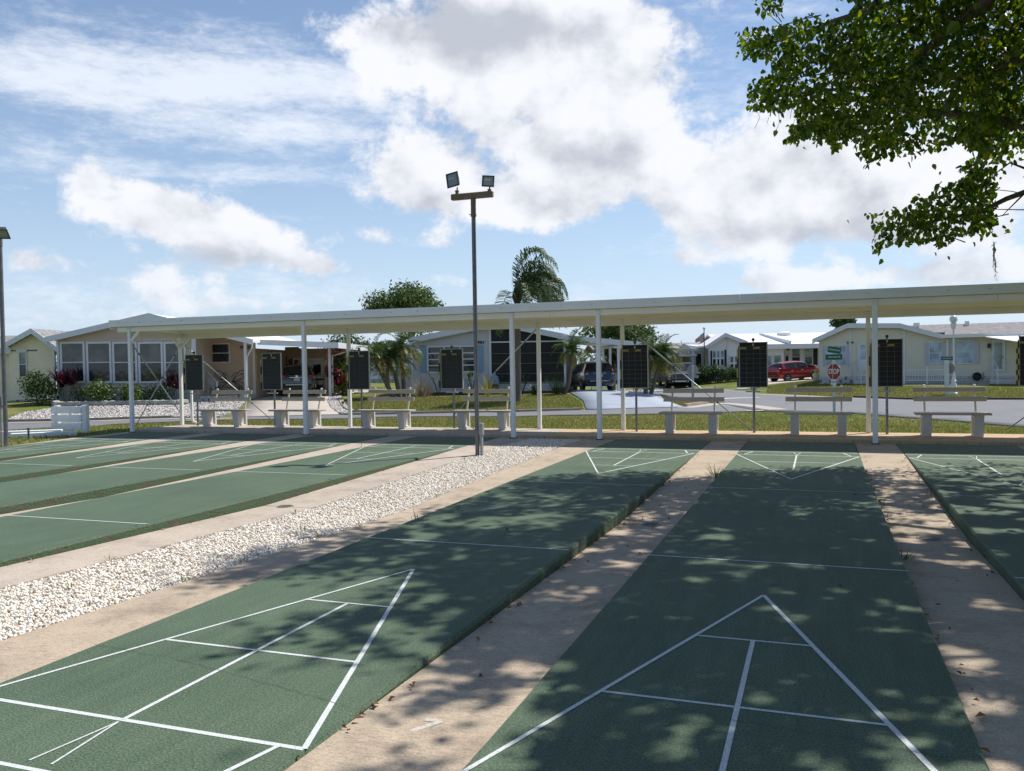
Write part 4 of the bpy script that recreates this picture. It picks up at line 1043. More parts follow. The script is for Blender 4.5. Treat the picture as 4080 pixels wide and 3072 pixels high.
# butterfly ornament on the carport wall
x0, x1, z0, z1 = A.rect(S2, 1470, 640, 1568, 715, yb)
mat('rust_brown', (.14, .055, .025), .7, .2, 12)
mb = MB(); cx, cz_ = (x0+x1)/2, (z0+z1)/2
for sx, ax, az_, rx_, rz_ in ((-1, -.30, .14, .26, .34), (-1, -.18, -.22, .18, .2), (1, .34, .02, .32, .22), (1, .2, -.24, .18, .16)):
    poly = [(cx+ax+rx_*math.cos(t)*(1+.15*math.sin(3*t)), 0, cz_+az_+rz_*math.sin(t)) for t in np.linspace(0, 2*math.pi, 14)[:-1]]; mb.prism(poly, (0, .03, 0))
o = tag(mb.build('butterfly_ornament', 'rust_brown'), 'rust brown butterfly ornament hung on the carport wall', 'ornament'); o.parent = None
o.matrix_world = Matrix.Translation(Vector(A.o+A.n*(yb-.06))) @ Matrix.Rotation(A.rz, 4, 'Z')

# --- grey house with blue shutters and screened porch (number 9901)
B = House('house', 'lavender grey house number 9901 with blue shutters and black screened porch', 'house', S4(600, 1022))
bl = B.px(S3(1218, 800))[0]; br = B.px(S4(703, 700))[0]; bs = B.px(S4(1535, 700))[0]
e0 = B.px((1632, 1358)); apx = B.px((1979, 1289)); e1 = B.px((2262, 1345))
def bz(x): return float(np.interp(x, [e0[0], apx[0], e1[0]], [e0[1], apx[1], e1[1]]))
bp_ = [(bl, bz(bl)-.06)]+([(apx[0], apx[1]-.06)] if br > apx[0] else [])+[(br, bz(br)-.06)]
B.wall(bp_, -.35, m='siding_grey', lap=.155)
B.roof([(e0[0], e0[1]), (apx[0], apx[1]), (e1[0], e1[1])], -.4, 13, m='roof_white', fh=.30)
x0, x1, z0, z1 = B.rect(T7, 455, 432, 1445, 935); B.window(x0, x1, z0, z1, 0, 3, 4, fw=.10, mw=.06)
for (a, b) in ((278, 420), (1468, 1592)):
    x0, x1, z0, z1 = B.rect(T7, a, 398, b, 950); B.shutter(x0, x1, z0, z1, 'shutter_blue')
x0, x1, z0, z1 = B.rect(T7, 1405, 310, 1630, 365); text('house_number', '9901', .235, 'black_plastic', B.root, ((x0+x1)/2, -.03, (z0+z1)/2), (rad(90), 0, 0), .01, sx=1.25, bold=.006)
B.trim(bl+.05, .12, -.35, bz(bl)-.1)
# screened porch
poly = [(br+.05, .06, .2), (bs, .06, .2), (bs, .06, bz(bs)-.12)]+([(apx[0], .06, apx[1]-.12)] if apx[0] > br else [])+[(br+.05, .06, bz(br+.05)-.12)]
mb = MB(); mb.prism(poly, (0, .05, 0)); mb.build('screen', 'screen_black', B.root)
zr = [B.px(S4(1100, v))[1] for v in (448, 575, 688, 800, 900)]
for i, z in enumerate(zr): pbx('screen_rail', B.root, br, bs, -.03, .055, z-(.035 if i in (0, 4) else .010), z+(.035 if i in (0, 4) else .010), 'trim_white' if i == 0 else 'screen_rail')
for v in (705, 985, 1250, 1530): xx = B.px(S4(v, 700))[0]; pbx('screen_post', B.root, xx-.06, xx+.06, -.05, .053, -.35, bz(xx)-.1, 'trim_white')
B.wall([(br+.1, zr[4]-.06), (bs, zr[4]-.06)], -.35, y=0, m='siding_grey', lap=.155)
# set-back bay at the near corner with a window and awning
c0 = B.px(T9(1145, 900), 2.0)[0]
B.wall([(c0, bz(bl)-.15), (bl+.1, bz(bl)-.1)], -.35, y=1.8, m='siding_white', lap=.155)
x0, x1, z0, z1 = B.rect(T9, 1300, 440, 1365, 890, 1.8); B.window(x0, x1, z0, z1, 1.8, 2, 3, gl='window_pale')
x0, x1, z0, z1 = B.rect(T9, 1215, 440, 1285, 880, 1.8); B.shutter(x0, x1, z0, z1, 'shutter_blue', 1.8)
# carport
q0 = B.px(T5(440, 368), -.5); q1 = B.px(T5(1640, 475), -.5)
mb = MB(); mb.prism([(q0[0]-1.2, 0, q0[1]+.05), (q1[0], 0, q1[1]-.08), (q1[0], 0, q1[1]+.06), (q0[0]-1.2, 0, q0[1]+.2)], (0, 9, 0)); o = mb.build('carport_roof', 'roof_white', B.root); o.location.y = -.5
mb = MB(); mb.prism([(q0[0]-1.0, 0, q0[1]-.04), (q1[0]+.02, 0, q1[1]-.17), (q1[0]+.02, 0, q1[1]+.12), (q0[0]-1.0, 0, q0[1]+.24)], (0, .05, 0)); o = mb.build('carport_fascia', 'trim_white', B.root); o.location.y = -.56
xpo = B.px(T5(1168, 900), .2)[0]
for yy in (.2, 4.2, 8.2): pbx('carport_post', B.root, xpo-.07, xpo+.07, yy-.07, yy+.07, -.4, q1[1]+.05, 'trim_white')
mb = MB(); mb.bx(xpo-.06, xpo+.06, .28, 8.1, q1[1]-.1, q1[1]+.02); mb.build('carport_beam', 'trim_white', B.root)
mb = MB(); mb.tube([(xpo-.05, 8.0, q1[1]-.1), (xpo-.3, 8.0, q1[1]-.35), (xpo-.75, 8.0, q1[1]-.55), (xpo-.78, 8.0, -.2)], .05, 8); mb.build('downpipe', 'trim_white', B.root, smooth=True)
B.wall([(bs, q0[1]-.1), (B.px(T5(310, 900), 5.)[0], q0[1]-.15)], -.3, y=5.0, m='siding_grey', lap=.19)
# planter wall of dark blocks before the house
pl = thing('planter_wall', 'low dark stacked block planter wall before the grey house', 'planter wall', tuple(B.o+B.n*(-1.5)), B.rz)
r3 = random.Random(4)
x = B.px(S3(1270, 1040), -1.5)[0]; xe = B.px(S4(1600, 1020), -1.5)[0]
zb_ = -.02; tb = -.15
while x < xe:
    w = r3.uniform(.34, .5)
    for j in range(2 if x < xe-1.2 else 3):
        pbox('block', pl, (x+w/2+(.15 if j % 2 else 0), r3.uniform(-.03, .03), -.10+j*.17), (w-.02, .28, .16), 'brick_dark')
    x += w

# --- cream house with the skirting of checkered blocks (number 3709)
D = House('house', 'cream house number 3709 with white rails, lilac shutters and grey shingle roof', 'house', S6(1010, 915), rz=-YAW-rad(28))
d0 = D.px(S6(1010, 700))[0]; dL = D.px(S6(945, 448)); dA = D.px(S6(1335, 275)); dB = D.px(S7(520, 275)); dR = D.px(S7(995, 398))
d1 = D.px(S7(1040, 600))[0]; d2 = D.px(S7(1888, 600))[0]+5.
zk = D.px(S6(1100, 835))[1]; zk2 = D.px(S7(1300, 828))[1]
dprof = [(dL[0], dL[1]), (dA[0], dA[1]), (dB[0], dB[1]), (dR[0], dR[1])]
def dz(x): return float(np.interp(x, [p[0] for p in dprof], [p[1] for p in dprof]))
D.wall([(d0, dz(d0)-.08), (dA[0], dA[1]-.08), (dB[0], dB[1]-.08), (d1, dz(d1)-.08)], zk, m='siding_cream', lap=.17)
D.roof(dprof, -.4, 12, m='shingle_mauve', fh=.28)
zE = D.px(S7(1400, 385))[1]
D.wall([(d1, zE), (d2, zE)], zk2, y=.02, m='siding_cream', lap=.17)
# block skirting: pale with random grey squares, and pale brick on the wing
r4 = random.Random(9)
x = d0; xm = D.px(S6(1400, 880))[0]; bw = .155; nrow = 4; bh = (zk+.35)/nrow
pbx('skirting', D.root, d0, d1, .0, .1, -.5, zk, 'mortar')
i = 0
while x < xm:
    for j in range(nrow):
        pbx('block', D.root, x+.006, x+bw-.006, -.035, .01, -.35+j*bh+.006, -.35+(j+1)*bh-.006, 'brick_grey' if (i+2*j) % 4 == 0 and r4.random() < .85 else 'brick_white')
    x += bw; i += 1
D.bricks(xm+.02, d2, -.4, zk2, .0, .46, .16, 'brick_white', seed=3)
x0, x1, z0, z1 = D.rect(T3, 1522, 412, 1922, 805); D.window(x0, x1, z0, z1, 0, 3, 1, gl='window_blue')
for (a, b) in ((1455, 1512), (1930, 1998)): x0, x1, z0, z1 = D.rect(T3, a, 395, b, 815); D.shutter(x0, x1, z0, z1, 'shutter_lilac')
x0, x1, z0, z1 = D.rect(T3, 1968, 320, 2060, 365); text('house_number', '3709', .22, 'dark_metal', D.root, ((x0+x1)/2, -.03, (z0+z1)/2), (rad(90), 0, 0), .01, bold=.004)
x0, x1, z0, z1 = D.rect(S6, 1450, 470, 1580, 770); D.door(x0, x1, z0, z1, 0, m='trim_white', gl='window_blue', g=(.12, .88, .42, .95))
for (a, b, c, d_) in ((845, 978, 457, 688), (1137, 1322, 443, 685)):
    x0, x1, z0, z1 = D.rect(S7, a, c, b, d_); D.window(x0, x1, z0, z1, 0, 1, 2, gl='window_blue', fw=.06)
for (a, b, c, d_) in ((795, 838, 460, 698), (982, 1024, 450, 692), (1076, 1134, 445, 692), (1328, 1390, 440, 688)):
    x0, x1, z0, z1 = D.rect(S7, a, c, b, d_); D.shutter(x0, x1, z0, z1, 'shutter_lilac')
x0, x1, z0, z1 = D.rect(S7, 1545, 440, 1665, 775); D.door(x0, x1, z0, z1, 0, m='trim_white', gl='window_pale', g=(.12, .85, .08, .95))
D.trim(d1, .14, zk2, zE); D.trim(dA[0]+.1, .1, zk, dA[1]-.2); D.trim(D.px(S7(565, 500))[0], .1, zk, dz(D.px(S7(565, 500))[0])-.2)
# shingle roof over the wing, white eave, awning
zRi = D.px(S7(1400, 243), 4.5)[1]
mb = MB(); mb.prism([(0, -.5, zE+.02), (0, 4.5, zRi), (0, 9.5, zE), (0, 9.5, zE-.12), (0, 4.5, zRi-.14), (0, -.5, zE-.1)], (d2-dB[0], 0, 0)); o = mb.build('roof', 'shingle_mauve', D.root); o.location.x = d1-.15
zb9 = zE+(zRi-zE)*(1.7/5.); mb = MB(); mb.prism([(0, 1.2, zb9), (0, 4.5, zRi), (0, 9.5, zE), (0, 9.5, zE-.12), (0, 4.5, zRi-.14), (0, 1.2, zb9-.14)], (d1-.15-dB[0], 0, 0)); o = mb.build('roof', 'shingle_mauve', D.root); o.location.x = dB[0]-.01
pbx('eave', D.root, dR[0]-.05, d2, -.62, -.505, zE-.08, zE+.13, 'roof_white')
pbx('soffit', D.root, dR[0]-.05, d2, -.504, .03, zE-.07, zE-.03, 'trim_white')
mb = MB(); a0 = D.px(S7(1450, 385), -.6)[0]; mb.prism([(a0, -.7, zE-.1), (d2, -.7, zE-.1), (d2, -2.2, zE-.45), (a0+1.6, -2.2, zE-.45)], (0, 0, .05)); mb.build('awning', 'roof_white', D.root)
for (a, b) in ((3640, 3665), (3844, 3862)):
    qa = D.px((a, 1290), 3.8); qb = D.px((b, 1290), 3.8); pbx('roof_vent', D.root, qa[0], qb[0], 3.5, 4.1, zRi-.25, zRi+.12, 'roof_white')
# steps and rails
for (zf, xa_, xb_, yo) in ((S7, 1505, 1790, 0), (S6, 1405, 1600, 0)):
    x0 = D.px(zf(xa_, 860))[0]; x1 = D.px(zf(xb_, 860))[0]
    for k in range(4): pbx('step', D.root, x0, x1, -1.25+.28*k, -.05, -.4, -.08+.15*k-.1, 'brick_white')
def rail_slope(h, zf, p0, p1, y0, y1, n):
    a = h.px(zf(*p0), y0); b = h.px(zf(*p1), y1); mb = MB()
    mb.bar((a[0], y0, a[1]), (b[0], y1, b[1]), .045, .045); mb.bar((a[0], y0, a[1]-.65), (b[0], y1, b[1]-.65), .035, .035)
    for k in range(n):
        f = k/(n-1); x = a[0]+(b[0]-a[0])*f; y = y0+(y1-y0)*f; z = a[1]+(b[1]-a[1])*f; mb.bar((x, y, z-.65), (x, y, z), .02, .02)
    mb.bar((b[0], y1, -.35), (b[0], y1, b[1]+.03), .06, .06); mb.bar((a[0], y0, -.2), (a[0], y0, a[1]), .05, .05)
    return mb.build('stair_rail', 'trim_white', h.root)
rail_slope(D, S7, (1535, 612), (1598, 735), -.15, -1.2, 6); rail_slope(D, S6, (1405, 665), (1475, 775), -.15, -1.2, 6)
x0, x1, z0, z1 = D.rect(S7, 1483, 468, 1520, 518); pbx('wall_lamp', D.root, x0, x1, -.16, -.02, z0, z1, 'black_plastic')

# --- white house behind the red car
C = House('house', 'white house with black shutters and white roof behind the flagpole', 'house', T2(905, 1215))
cL = C.px(T2(830, 540)); cA = C.px(T2(1220, 285)); cR = C.px(T2(1680, 455)); c0 = C.px(T2(908, 800))[0]; c1 = C.px(T2(1565, 800))[0]
def czf(x): return float(np.interp(x, [cL[0], cA[0], cR[0]], [cL[1], cA[1], cR[1]]))
C.wall([(c0, czf(c0)-.08), (cA[0], cA[1]-.08), (c1, czf(c1)-.08)], -.4, m='siding_white', lap=.26)
C.roof([(cL[0], cL[1]), (cA[0], cA[1]), (cR[0], cR[1])], -.5, 3.2, m='roof_white', fh=.3)
x0, x1, z0, z1 = C.rect(T2, 990, 622, 1212, 912); C.window(x0, x1, z0, z1, 0, 3, 2, gl='window_glass', fw=.09, mw=.14, upper='window_pale')
x0, x1, z0, z1 = C.rect(T2, 1352, 735, 1506, 1010); C.window(x0, x1, z0, z1, 0, 2, 2, gl='window_glass', fw=.09, mw=.14, upper='window_pale')
for (a, b, t_, bt) in ((942, 975, 612, 935), (1226, 1268, 590, 935)): x0, x1, z0, z1 = C.rect(T2, a, t_, b, bt); C.shutter(x0, x1, z0, z1, 'shutter_black')
C.trim(C.px(T2(1297, 600))[0], .12, -.3, czf(C.px(T2(1297, 600))[0])-.2)
yw = 1.2; w0 = c1-.1; w1 = C.px(T3(640, 600), yw)[0]; w2 = C.px(T3(1345, 600), yw+1)[0]+1
zEv = C.px(T3(500, 385), yw)[1]; zRg = C.px(T3(900, 140), 6)[1]
C.wall([(w0, zEv), (w1, zEv)], -.4, y=yw, m='siding_white', lap=.26)
C.wall([(w1-.1, zEv), (w2, zEv-.2)], -.4, y=yw+1.2, m='siding_white', lap=.26)
mb = MB(); mb.prism([(0, yw-.8, zEv), (0, 6, zRg), (0, 12, zEv), (0, 12, zEv-.15), (0, 6, zRg-.15), (0, yw-.8, zEv-.15)], (w2+7-cA[0], 0, 0)); o = mb.build('roof', 'roof_white', C.root); o.location.x = cA[0]
pbx('fascia', C.root, w0-.5, w2+.5, yw-.86, yw-.805, zEv-.35, zEv+.05, 'trim_white')
for (a, b, t_, bt) in ((297, 383, 612, 748), (437, 582, 606, 745)): x0, x1, z0, z1 = C.rect(T3, a, t_, b, bt, yw); C.window(x0, x1, z0-.3, z1, yw, 1, 1, gl='window_pale')
for (a, b, t_, bt) in ((810, 968, 475, 800), (1075, 1222, 470, 785)): x0, x1, z0, z1 = C.rect(T3, a, t_, b, bt, yw+1.2); C.window(x0, x1, z0, z1, yw+1.2, 1, 2, gl='window_glass', upper='window_pale')
x0, x1, z0, z1 = C.rect(T3, 662, 562, 745, 800, yw+1.2); C.door(x0, x1, -.2, z1, yw+1.2, m='shutter_lilac')
x0, x1, z0, z1 = C.rect(T3, 1252, 455, 1335, 800, yw+1.2); pbx('screen', C.root, x0, x1, yw+1.12, yw+1.2, z0, z1, 'screen_black')
x0, x1, z0, z1 = C.rect(T3, 705, 440, 745, 500, yw+1.2); pbx('wall_lamp', C.root, x0, x1, yw+1.0, yw+1.18, z0, z1, 'dark_metal')
v0 = C.px(T3(590, 140), 6); mb = MB(); mb.lathe([(.28, -.3), (.28, .35), (.62, .42), (.62, .75), (.3, .85), (.05, .86)], 14, (v0[0], 5.2, v0[1]-.75)); mb.build('roof_vent', 'roof_white', C.root)
a0 = C.px(T3(245, 160), 4); a1 = C.px(T3(770, 335), yw-.8)
mb = MB(); mb.bar((a0[0], 5.5, a0[1]+.0), (a1[0], yw-.9, a1[1]), .12, .3); mb.build('roof_trim', 'trim_white', C.root)

# --- yellow house at the end of the street
E_ = House('house', 'pale yellow sided house with grey shingle roof beside the tall hedge', 'house', S1(105, 1112))
g0 = E_.px(S1(85, 512)); gA = E_.px(S1(405, 335)); g1 = E_.px(S1(640, 515))
E_.wall([(E_.px(S1(105, 700))[0], g0[1]), (gA[0], gA[1]+.02), (g1[0]-.2, g1[1]+.05)], .1, m='siding_yellow', lap=.17)
E_.roof([(g0[0], g0[1]), (gA[0], gA[1]), (g1[0]+.6, g1[1]-.4)], -.5, 9, m='shingle_grey', fh=.28)
xx0 = E_.px(S1(105, 700))[0]
E_.wall([(xx0-9, g0[1]-.2), (xx0-.02, g0[1]-.2)], -.3, y=.5, m='siding_yellow', lap=.17)
mb = MB(); mb.prism([(xx0-10, 0, g0[1]-.1), (xx0-10, 6, gA[1]+.05), (xx0-10, 12, g0[1]-.1), (xx0-10, 12, g0[1]-.25), (xx0-10, 6, gA[1]-.1), (xx0-10, 0, g0[1]-.25)], (gA[0]-xx0+10, 0, 0)); mb.build('roof', 'shingle_grey', E_.root)
pbx('fascia', E_.root, xx0-10, g0[0]+.2, -.06, -.01, g0[1]-.34, g0[1]-.02, 'trim_white')
x0, x1, z0, z1 = E_.rect(S1, 222, 570, 292, 830); E_.window(x0, x1, z0, z1, 0, 1, 2, gl='window_glass', upper='window_pale', fw=.06)
x0, x1, z0, z1 = E_.rect(S1, 195, 545, 305, 560); pbx('window_hood', E_.root, x0, x1, -.14, -.03, z0, z1+.05, 'trim_white')
i = 0; x = xx0
while x < E_.px(S1(420, 1000))[0]:
    for j in range(4): pbx('block', E_.root, x+.01, x+.15, -.02, .06, -.4+j*.125, -.4+j*.125+.115, 'brick_grey' if (i+j*2) % 4 == 0 else 'brick_white')
    x += .16; i += 1

# --- lattice porch house beyond the pickup
dF = 75.
Fh = House('house', 'house with white lattice porch and ribbed metal porch roof behind the pickup', 'house', T2(600, 1150), z0=-.3, dep=dF)
f0 = Fh.px(T2(280, 600), 4)[0]; f1 = Fh.px(T2(900, 600), 4)[0]
zr_ = Fh.px(T2(600, 440), 8)[1]; ze = Fh.px(T2(600, 560), 4)[1]
Fh.wall([(f0-7, ze), (f1+1, ze)], -.5, y=4., m='siding_cream', lap=.26)
mb = MB(); mb.prism([(f0-8, 3.2, ze), (f0-8, 8.5, zr_), (f0-8, 14, ze), (f0-8, 14, ze-.2), (f0-8, 8.5, zr_-.2), (f0-8, 3.2, ze-.2)], (f1-f0+9, 0, 0)); mb.build('roof', 'shingle_brown', Fh.root)
pa = Fh.px(T2(375, 482)); pl_ = Fh.px(T2(285, 578)); pr_ = Fh.px(T2(545, 590)); pe = Fh.px(T2(905, 575))
mb = MB(); mb.add([(pa[0], 0, pa[1]), (pe[0]+.3, 2.2, pa[1]), (pe[0]+.3, -.1, pr_[1]+.1), (pr_[0], -.1, pr_[1])], [(0, 1, 2, 3)]); mb.add([(pa[0], 0, pa[1]), (pl_[0], -.1, pl_[1]), (pl_[0]+1, 2, pl_[1]), (pa[0]+1.2, 2.2, pa[1])], [(0, 1, 2, 3)]); pr0 = mb.build('porch_roof', 'roof_white', Fh.root)
for k in range(9):
    f = (k+.5)/9; a = Vector((pa[0]+(pe[0]+.3-pa[0])*f, 2.2*f, pa[1]+.05)); b = Vector((pr_[0]+(pe[0]+.3-pr_[0])*f, -.1, pr_[1]+.05+.1*f)); mb = MB(); mb.bar(a, b, .09, .07); mb.build('rib', 'trim_white', pr0)
mb = MB(); mb.bar((pl_[0], -.15, pl_[1]), (pa[0], -.15, pa[1]), .1, .2); mb.bar((pa[0], -.15, pa[1]), (pr_[0], -.15, pr_[1]), .1, .2); mb.bar((pr_[0], -.15, pr_[1]-.05), (pe[0], -.15, pe[1]-.02), .1, .25); mb.build('fascia', 'trim_white', Fh.root)
mb = MB(); mb.prism([(pl_[0]+.2, 0, pl_[1]), (pr_[0]-.1, 0, pr_[1]), (pa[0], 0, pa[1]-.1)], (0, .05, 0)); mb.build('gable', 'siding_cream', Fh.root)
def lattice(h, r, y=0., st=.2):
    x0, x1, z0, z1 = r; mb = MB(); w = .055
    mb.bx(x0, x0+w, y-.03, y+.03, z0, z1); mb.bx(x1-w, x1, y-.03, y+.03, z0, z1); mb.bx(x0, x1, y-.031, y+.031, z0, z0+w); mb.bx(x0, x1, y-.031, y+.031, z1-w, z1)
    for sgn in (1, -1):
        c = -(z1-z0)
        while c < (x1-x0):
            # line x = x0 + c + t , z = z0 + t  (or mirrored)
            t0 = max(0, -c); t1 = min(z1-z0, (x1-x0)-c)
            if t1 > t0:
                a = (x0+c+t0, z0+t0); b = (x0+c+t1, z0+t1)
                if sgn < 0: a = (x0+x1-a[0], a[1]); b = (x0+x1-b[0], b[1])
                mb.bar((a[0], y+sgn*.008, a[1]), (b[0], y+sgn*.008, b[1]), .012, .045, up=(0, 1, 0))
            c += st
    return mb.build('lattice_panel', 'trim_white', h.root)
for (a, t_, b, bt) in ((325, 600, 505, 705), (545, 590, 895, 668), (545, 668, 628, 960), (752, 668, 812, 960), (305, 700, 355, 920)): lattice(Fh, Fh.rect(T2, a, t_, b, bt), 0.)
x0, x1, z0, z1 = Fh.rect(T2, 635, 675, 750, 1100, 3.9); Fh.door(x0, x1, -.2, z1, 3.9, m='shutter_black')
x0, x1, z0, z1 = Fh.rect(T2, 358, 735, 498, 905, 3.9); pbx('blind', Fh.root, x0, x1, 3.85, 3.96, z0, z1, 'siding_shaded_tan')
x0, x1, z0, z1 = Fh.rect(T2, -150, 790, 160, 905, 3.9); pbx('blind', Fh.root, x0, x1, 3.85, 3.96, z0, z1, 'siding_shaded_tan')
pbx('carport_roof', Fh.root, f0-6, pl_[0]+1.5, -.4, 4.2, Fh.px(T2(420, 705))[1]-.1, Fh.px(T2(420, 690))[1], 'roof_white')
pbx('porch_post', Fh.root, Fh.px(T2(585, 700), -.1)[0]-.09, Fh.px(T2(585, 700), -.1)[0]+.09, -.15, .0, -.5, Fh.px(T2(585, 600))[1], 'trim_white')

# --- white neighbour glimpsed between the palms
G_ = House('house', 'white sided house glimpsed between the leaning palm trunks', 'house', T9(900, 1090), z0=-.15)
g0 = G_.px(T9(560, 900))[0]; g1 = G_.px(T9(1250, 900))[0]; zt_ = G_.px(T9(900, 790))[1]; zs_ = G_.px(T9(900, 1030))[1]
G_.wall([(g0-4, zt_+1.), (g1+1, zt_+1.)], zs_, m='siding_white', lap=.2)
pbx('skirting', G_.root, g0-4, g1+1, .05, .12, -.4, zs_, 'brick_white')
k = 0; x = g0
while x < g1: pbx('skirting_rib', G_.root, x, x+.05, .02, .06, -.3, zs_, 'mortar'); x += .62
mb = MB(); mb.prism([(g0-5, -.5, zt_+1), (g0-5, 5, zt_+2.1), (g0-5, 10, zt_+1), (g0-5, 10, zt_+.85), (g0-5, 5, zt_+1.95), (g0-5, -.5, zt_+.85)], (g1-g0+7, 0, 0)); mb.build('roof', 'roof_white', G_.root)
# ------------------------------------------------------------------ vehicles
def paint(name, col, metal=.35, rough=.28):
    m = mat(name, col, rough, .03, 2, metal=metal, spec=.5)
    b = m.node_tree.nodes['Principled BSDF']; b.inputs['Coat Weight'].default_value = .5 if name != 'paint_navy' else .12; b.inputs['Coat Roughness'].default_value = .06
paint('paint_red', (.30, .012, .022)); paint('paint_blue', (.016, .042, .10), .05); paint('paint_silver', (.085, .088, .095), .4, .32); paint('paint_navy', (.010, .015, .026), .0, .4); paint('paint_black', (.008, .008, .009))
glass('car_glass', (.008, .009, .010), .03, .45)
mat('tail_red', (.22, .01, .008), .2, .1, 20); mat('lamp_clear', (.55, .56, .57), .1, .1, 20, spec=.8); mat('plate_white', (.60, .60, .58), .5, .05, 20)
mat('trim_dark', (.016, .016, .017), .55, .2, 10); mat('alloy', (.50, .51, .53), .25, .08, 10, metal=.8)
def lathe_y(prof, n, c): mb = MB(); mb.lathe(prof, n, c, axis='y'); return mb
def make_car(name, label, loc, az, st, pnt, wheels, wr, cab, tail, nose, group=None, pillars=(), pitch=0., truck=False, rims='alloy'):
    """st: stations (x, zbot, zbelt, ztop, half width, half roof width); cab: (x rear glass base, x roof rear, x roof front, x cowl)"""
    t = thing(name, label, 'car' if not truck else 'pickup', loc, rad(90)-az, group)
    t.rotation_euler = (0, -pitch, rad(90)-az)
    rings = []
    for (x, zb, zl, zt, w, wt) in st:
        zm = zb+(zl-zb)*.55
        rings.append([(x, 0, zb), (x, w*.86, zb), (x, w*.97, zb+.10), (x, w, zm), (x, w*.985, zl-.07), (x, w*.955, zl), (x, wt, zl+(zt-zl)*.86), (x, wt*.82, zt-.012 if zt-zl > .1 else zl+(zt-zl)*.95), (x, 0, zt+.012)])
    parts = {'body': MB(), 'side_window': MB(), 'windshield': MB(), 'rear_window': MB()}
    x0, x1, x2, x3 = cab
    for i in range(len(rings)-1):
        xa, xb = st[i][0], st[i+1][0]; xm = (xa+xb)/2
        for j in range(8):
            k = 'body'
            if j == 5 and x0 < xm < x3: k = 'side_window'
            if j in (6, 7) and x2 < xm < x3: k = 'windshield'
            if j in (6, 7) and x0 < xm < x1: k = 'rear_window'
            a, b, c, d = rings[i][j], rings[i+1][j], rings[i+1][j+1], rings[i][j+1]
            parts[k].quad(a, b, c, d); mir = lambda p: (p[0], -p[1], p[2])
            parts[k].quad(mir(d), mir(c), mir(b), mir(a))
    for r_, rev in ((rings[0], 1), (rings[-1], 0)): parts['body'].add(r_+[(p[0], -p[1], p[2]) for p in reversed(r_[1:-1])], [tuple(range(16))])
    for k, mb in parts.items():
        if mb.v:
            o = mb.build(k, pnt if k == 'body' else 'car_glass', t)
            bm = bmesh.new(); bm.from_mesh(o.data); bmesh.ops.remove_doubles(bm, verts=bm.verts, dist=.0005); bmesh.ops.recalc_face_normals(bm, faces=bm.faces); bm.to_mesh(o.data); bm.free()
            o.data.polygons.foreach_set('use_smooth', [True]*len(o.data.polygons)); o.data.set_sharp_from_angle(angle=rad(42))
    xs = [s[0] for s in st]
    def W_(x, col): return float(np.interp(x, xs, [s[col] for s in st]))
    for px_, pw, pm in pillars:
        for s in (-1, 1):
            mb = MB(); w, wt, zl, zt = W_(px_, 4)*.955, W_(px_, 5), W_(px_, 2), W_(px_, 3); zz = zl+(zt-zl)*.86
            mb.prism([(px_-pw, s*(w+.006), zl-.02), (px_+pw, s*(w+.006), zl-.02), (px_+pw*.8, s*(wt+.006), zz+.01), (px_-pw*.8, s*(wt+.006), zz+.01)], (0, s*.012, 0)); mb.build('pillar', pm, t)
    hw = max(s[4] for s in st)
    for wx in wheels:
        for s in (-1, 1):
            mb = lathe_y([(wr*1.20, s*(hw-.06)), (wr*1.20, s*(hw+.004)), (.02, s*(hw+.005))], 24, (wx, 0, wr*1.02)); mb.build('wheel_well_shade', 'trim_dark', t)  # flat dark disc over the closed body, standing in for the shaded wheel well
            w_ = lathe_y([(wr*.62, s*(hw-.20)), (wr*.93, s*(hw-.20)), (wr, s*(hw-.17)), (wr, s*(hw-.01)), (wr*.93, s*(hw+.018)), (wr*.66, s*(hw+.018))], 24, (wx, 0, wr)).build('wheel', 'rubber', t, smooth=True, auto=True)
            mb = MB(); mb.lathe([(wr*.66, s*(hw+.004)), (wr*.66, s*(hw+.020)), (wr*.60, s*(hw+.020)), (wr*.58, s*(hw+.006)), (.01, s*(hw+.006))], 24, (wx, 0, wr), axis='y')
            mb.lathe([(.07, s*(hw+.005)), (.07, s*(hw+.026)), (.02, s*(hw+.028))], 10, (wx, 0, wr), axis='y')
            for q in range(5):
                a = 2*math.pi*q/5+.3; mb.bar((wx+.05*math.cos(a), s*(hw+.014), wr+.05*math.sin(a)), (wx+wr*.62*math.cos(a), s*(hw+.014), wr+wr*.62*math.sin(a)), .012, .075, up=(math.sin(a), 0, -math.cos(a)) if False else (0, 1, 0))
            mb.build('rim', rims, w_)
            mb = lathe_y([(wr*.57, s*(hw+.0065)), (wr*.57, s*(hw+.0085)), (.08, s*(hw+.0085))], 20, (wx, 0, wr)); mb.build('rim_well', 'trim_dark', w_)
    # sills and bumpers
    mb = MB()
    for s in (-1, 1): mb.bx(wheels[0]+wr*1.15, wheels[1]-wr*1.15, s*(hw-.05), s*(hw+.008), W_(0, 1)-.02, W_(0, 1)+.09)
    mb.build('sill', 'trim_dark', t)
    # mirrors, handles
    for s in (-1, 1):
        zl = W_(x3-.25, 2); mb = MB(); mb.box((x3-.32, s*(hw+.13), zl+.10), (.12, .2, .15 if not truck else .26)); mb.box((x3-.30, s*(hw+.0), zl+.06), (.06, .12, .05)); mb.build('mirror', pnt if not truck else 'trim_dark', t, bevel=.02)
        for hx in (x3-1.35, x3-2.25): pbox('door_handle', t, (hx, s*(hw+.012), zl-.10), (.17, .03, .035), pnt if name != 'hatchback' else 'chrome')
    # rear
    (tz, tw, th, ty) = tail['lamp']; xr_ = st[0][0]
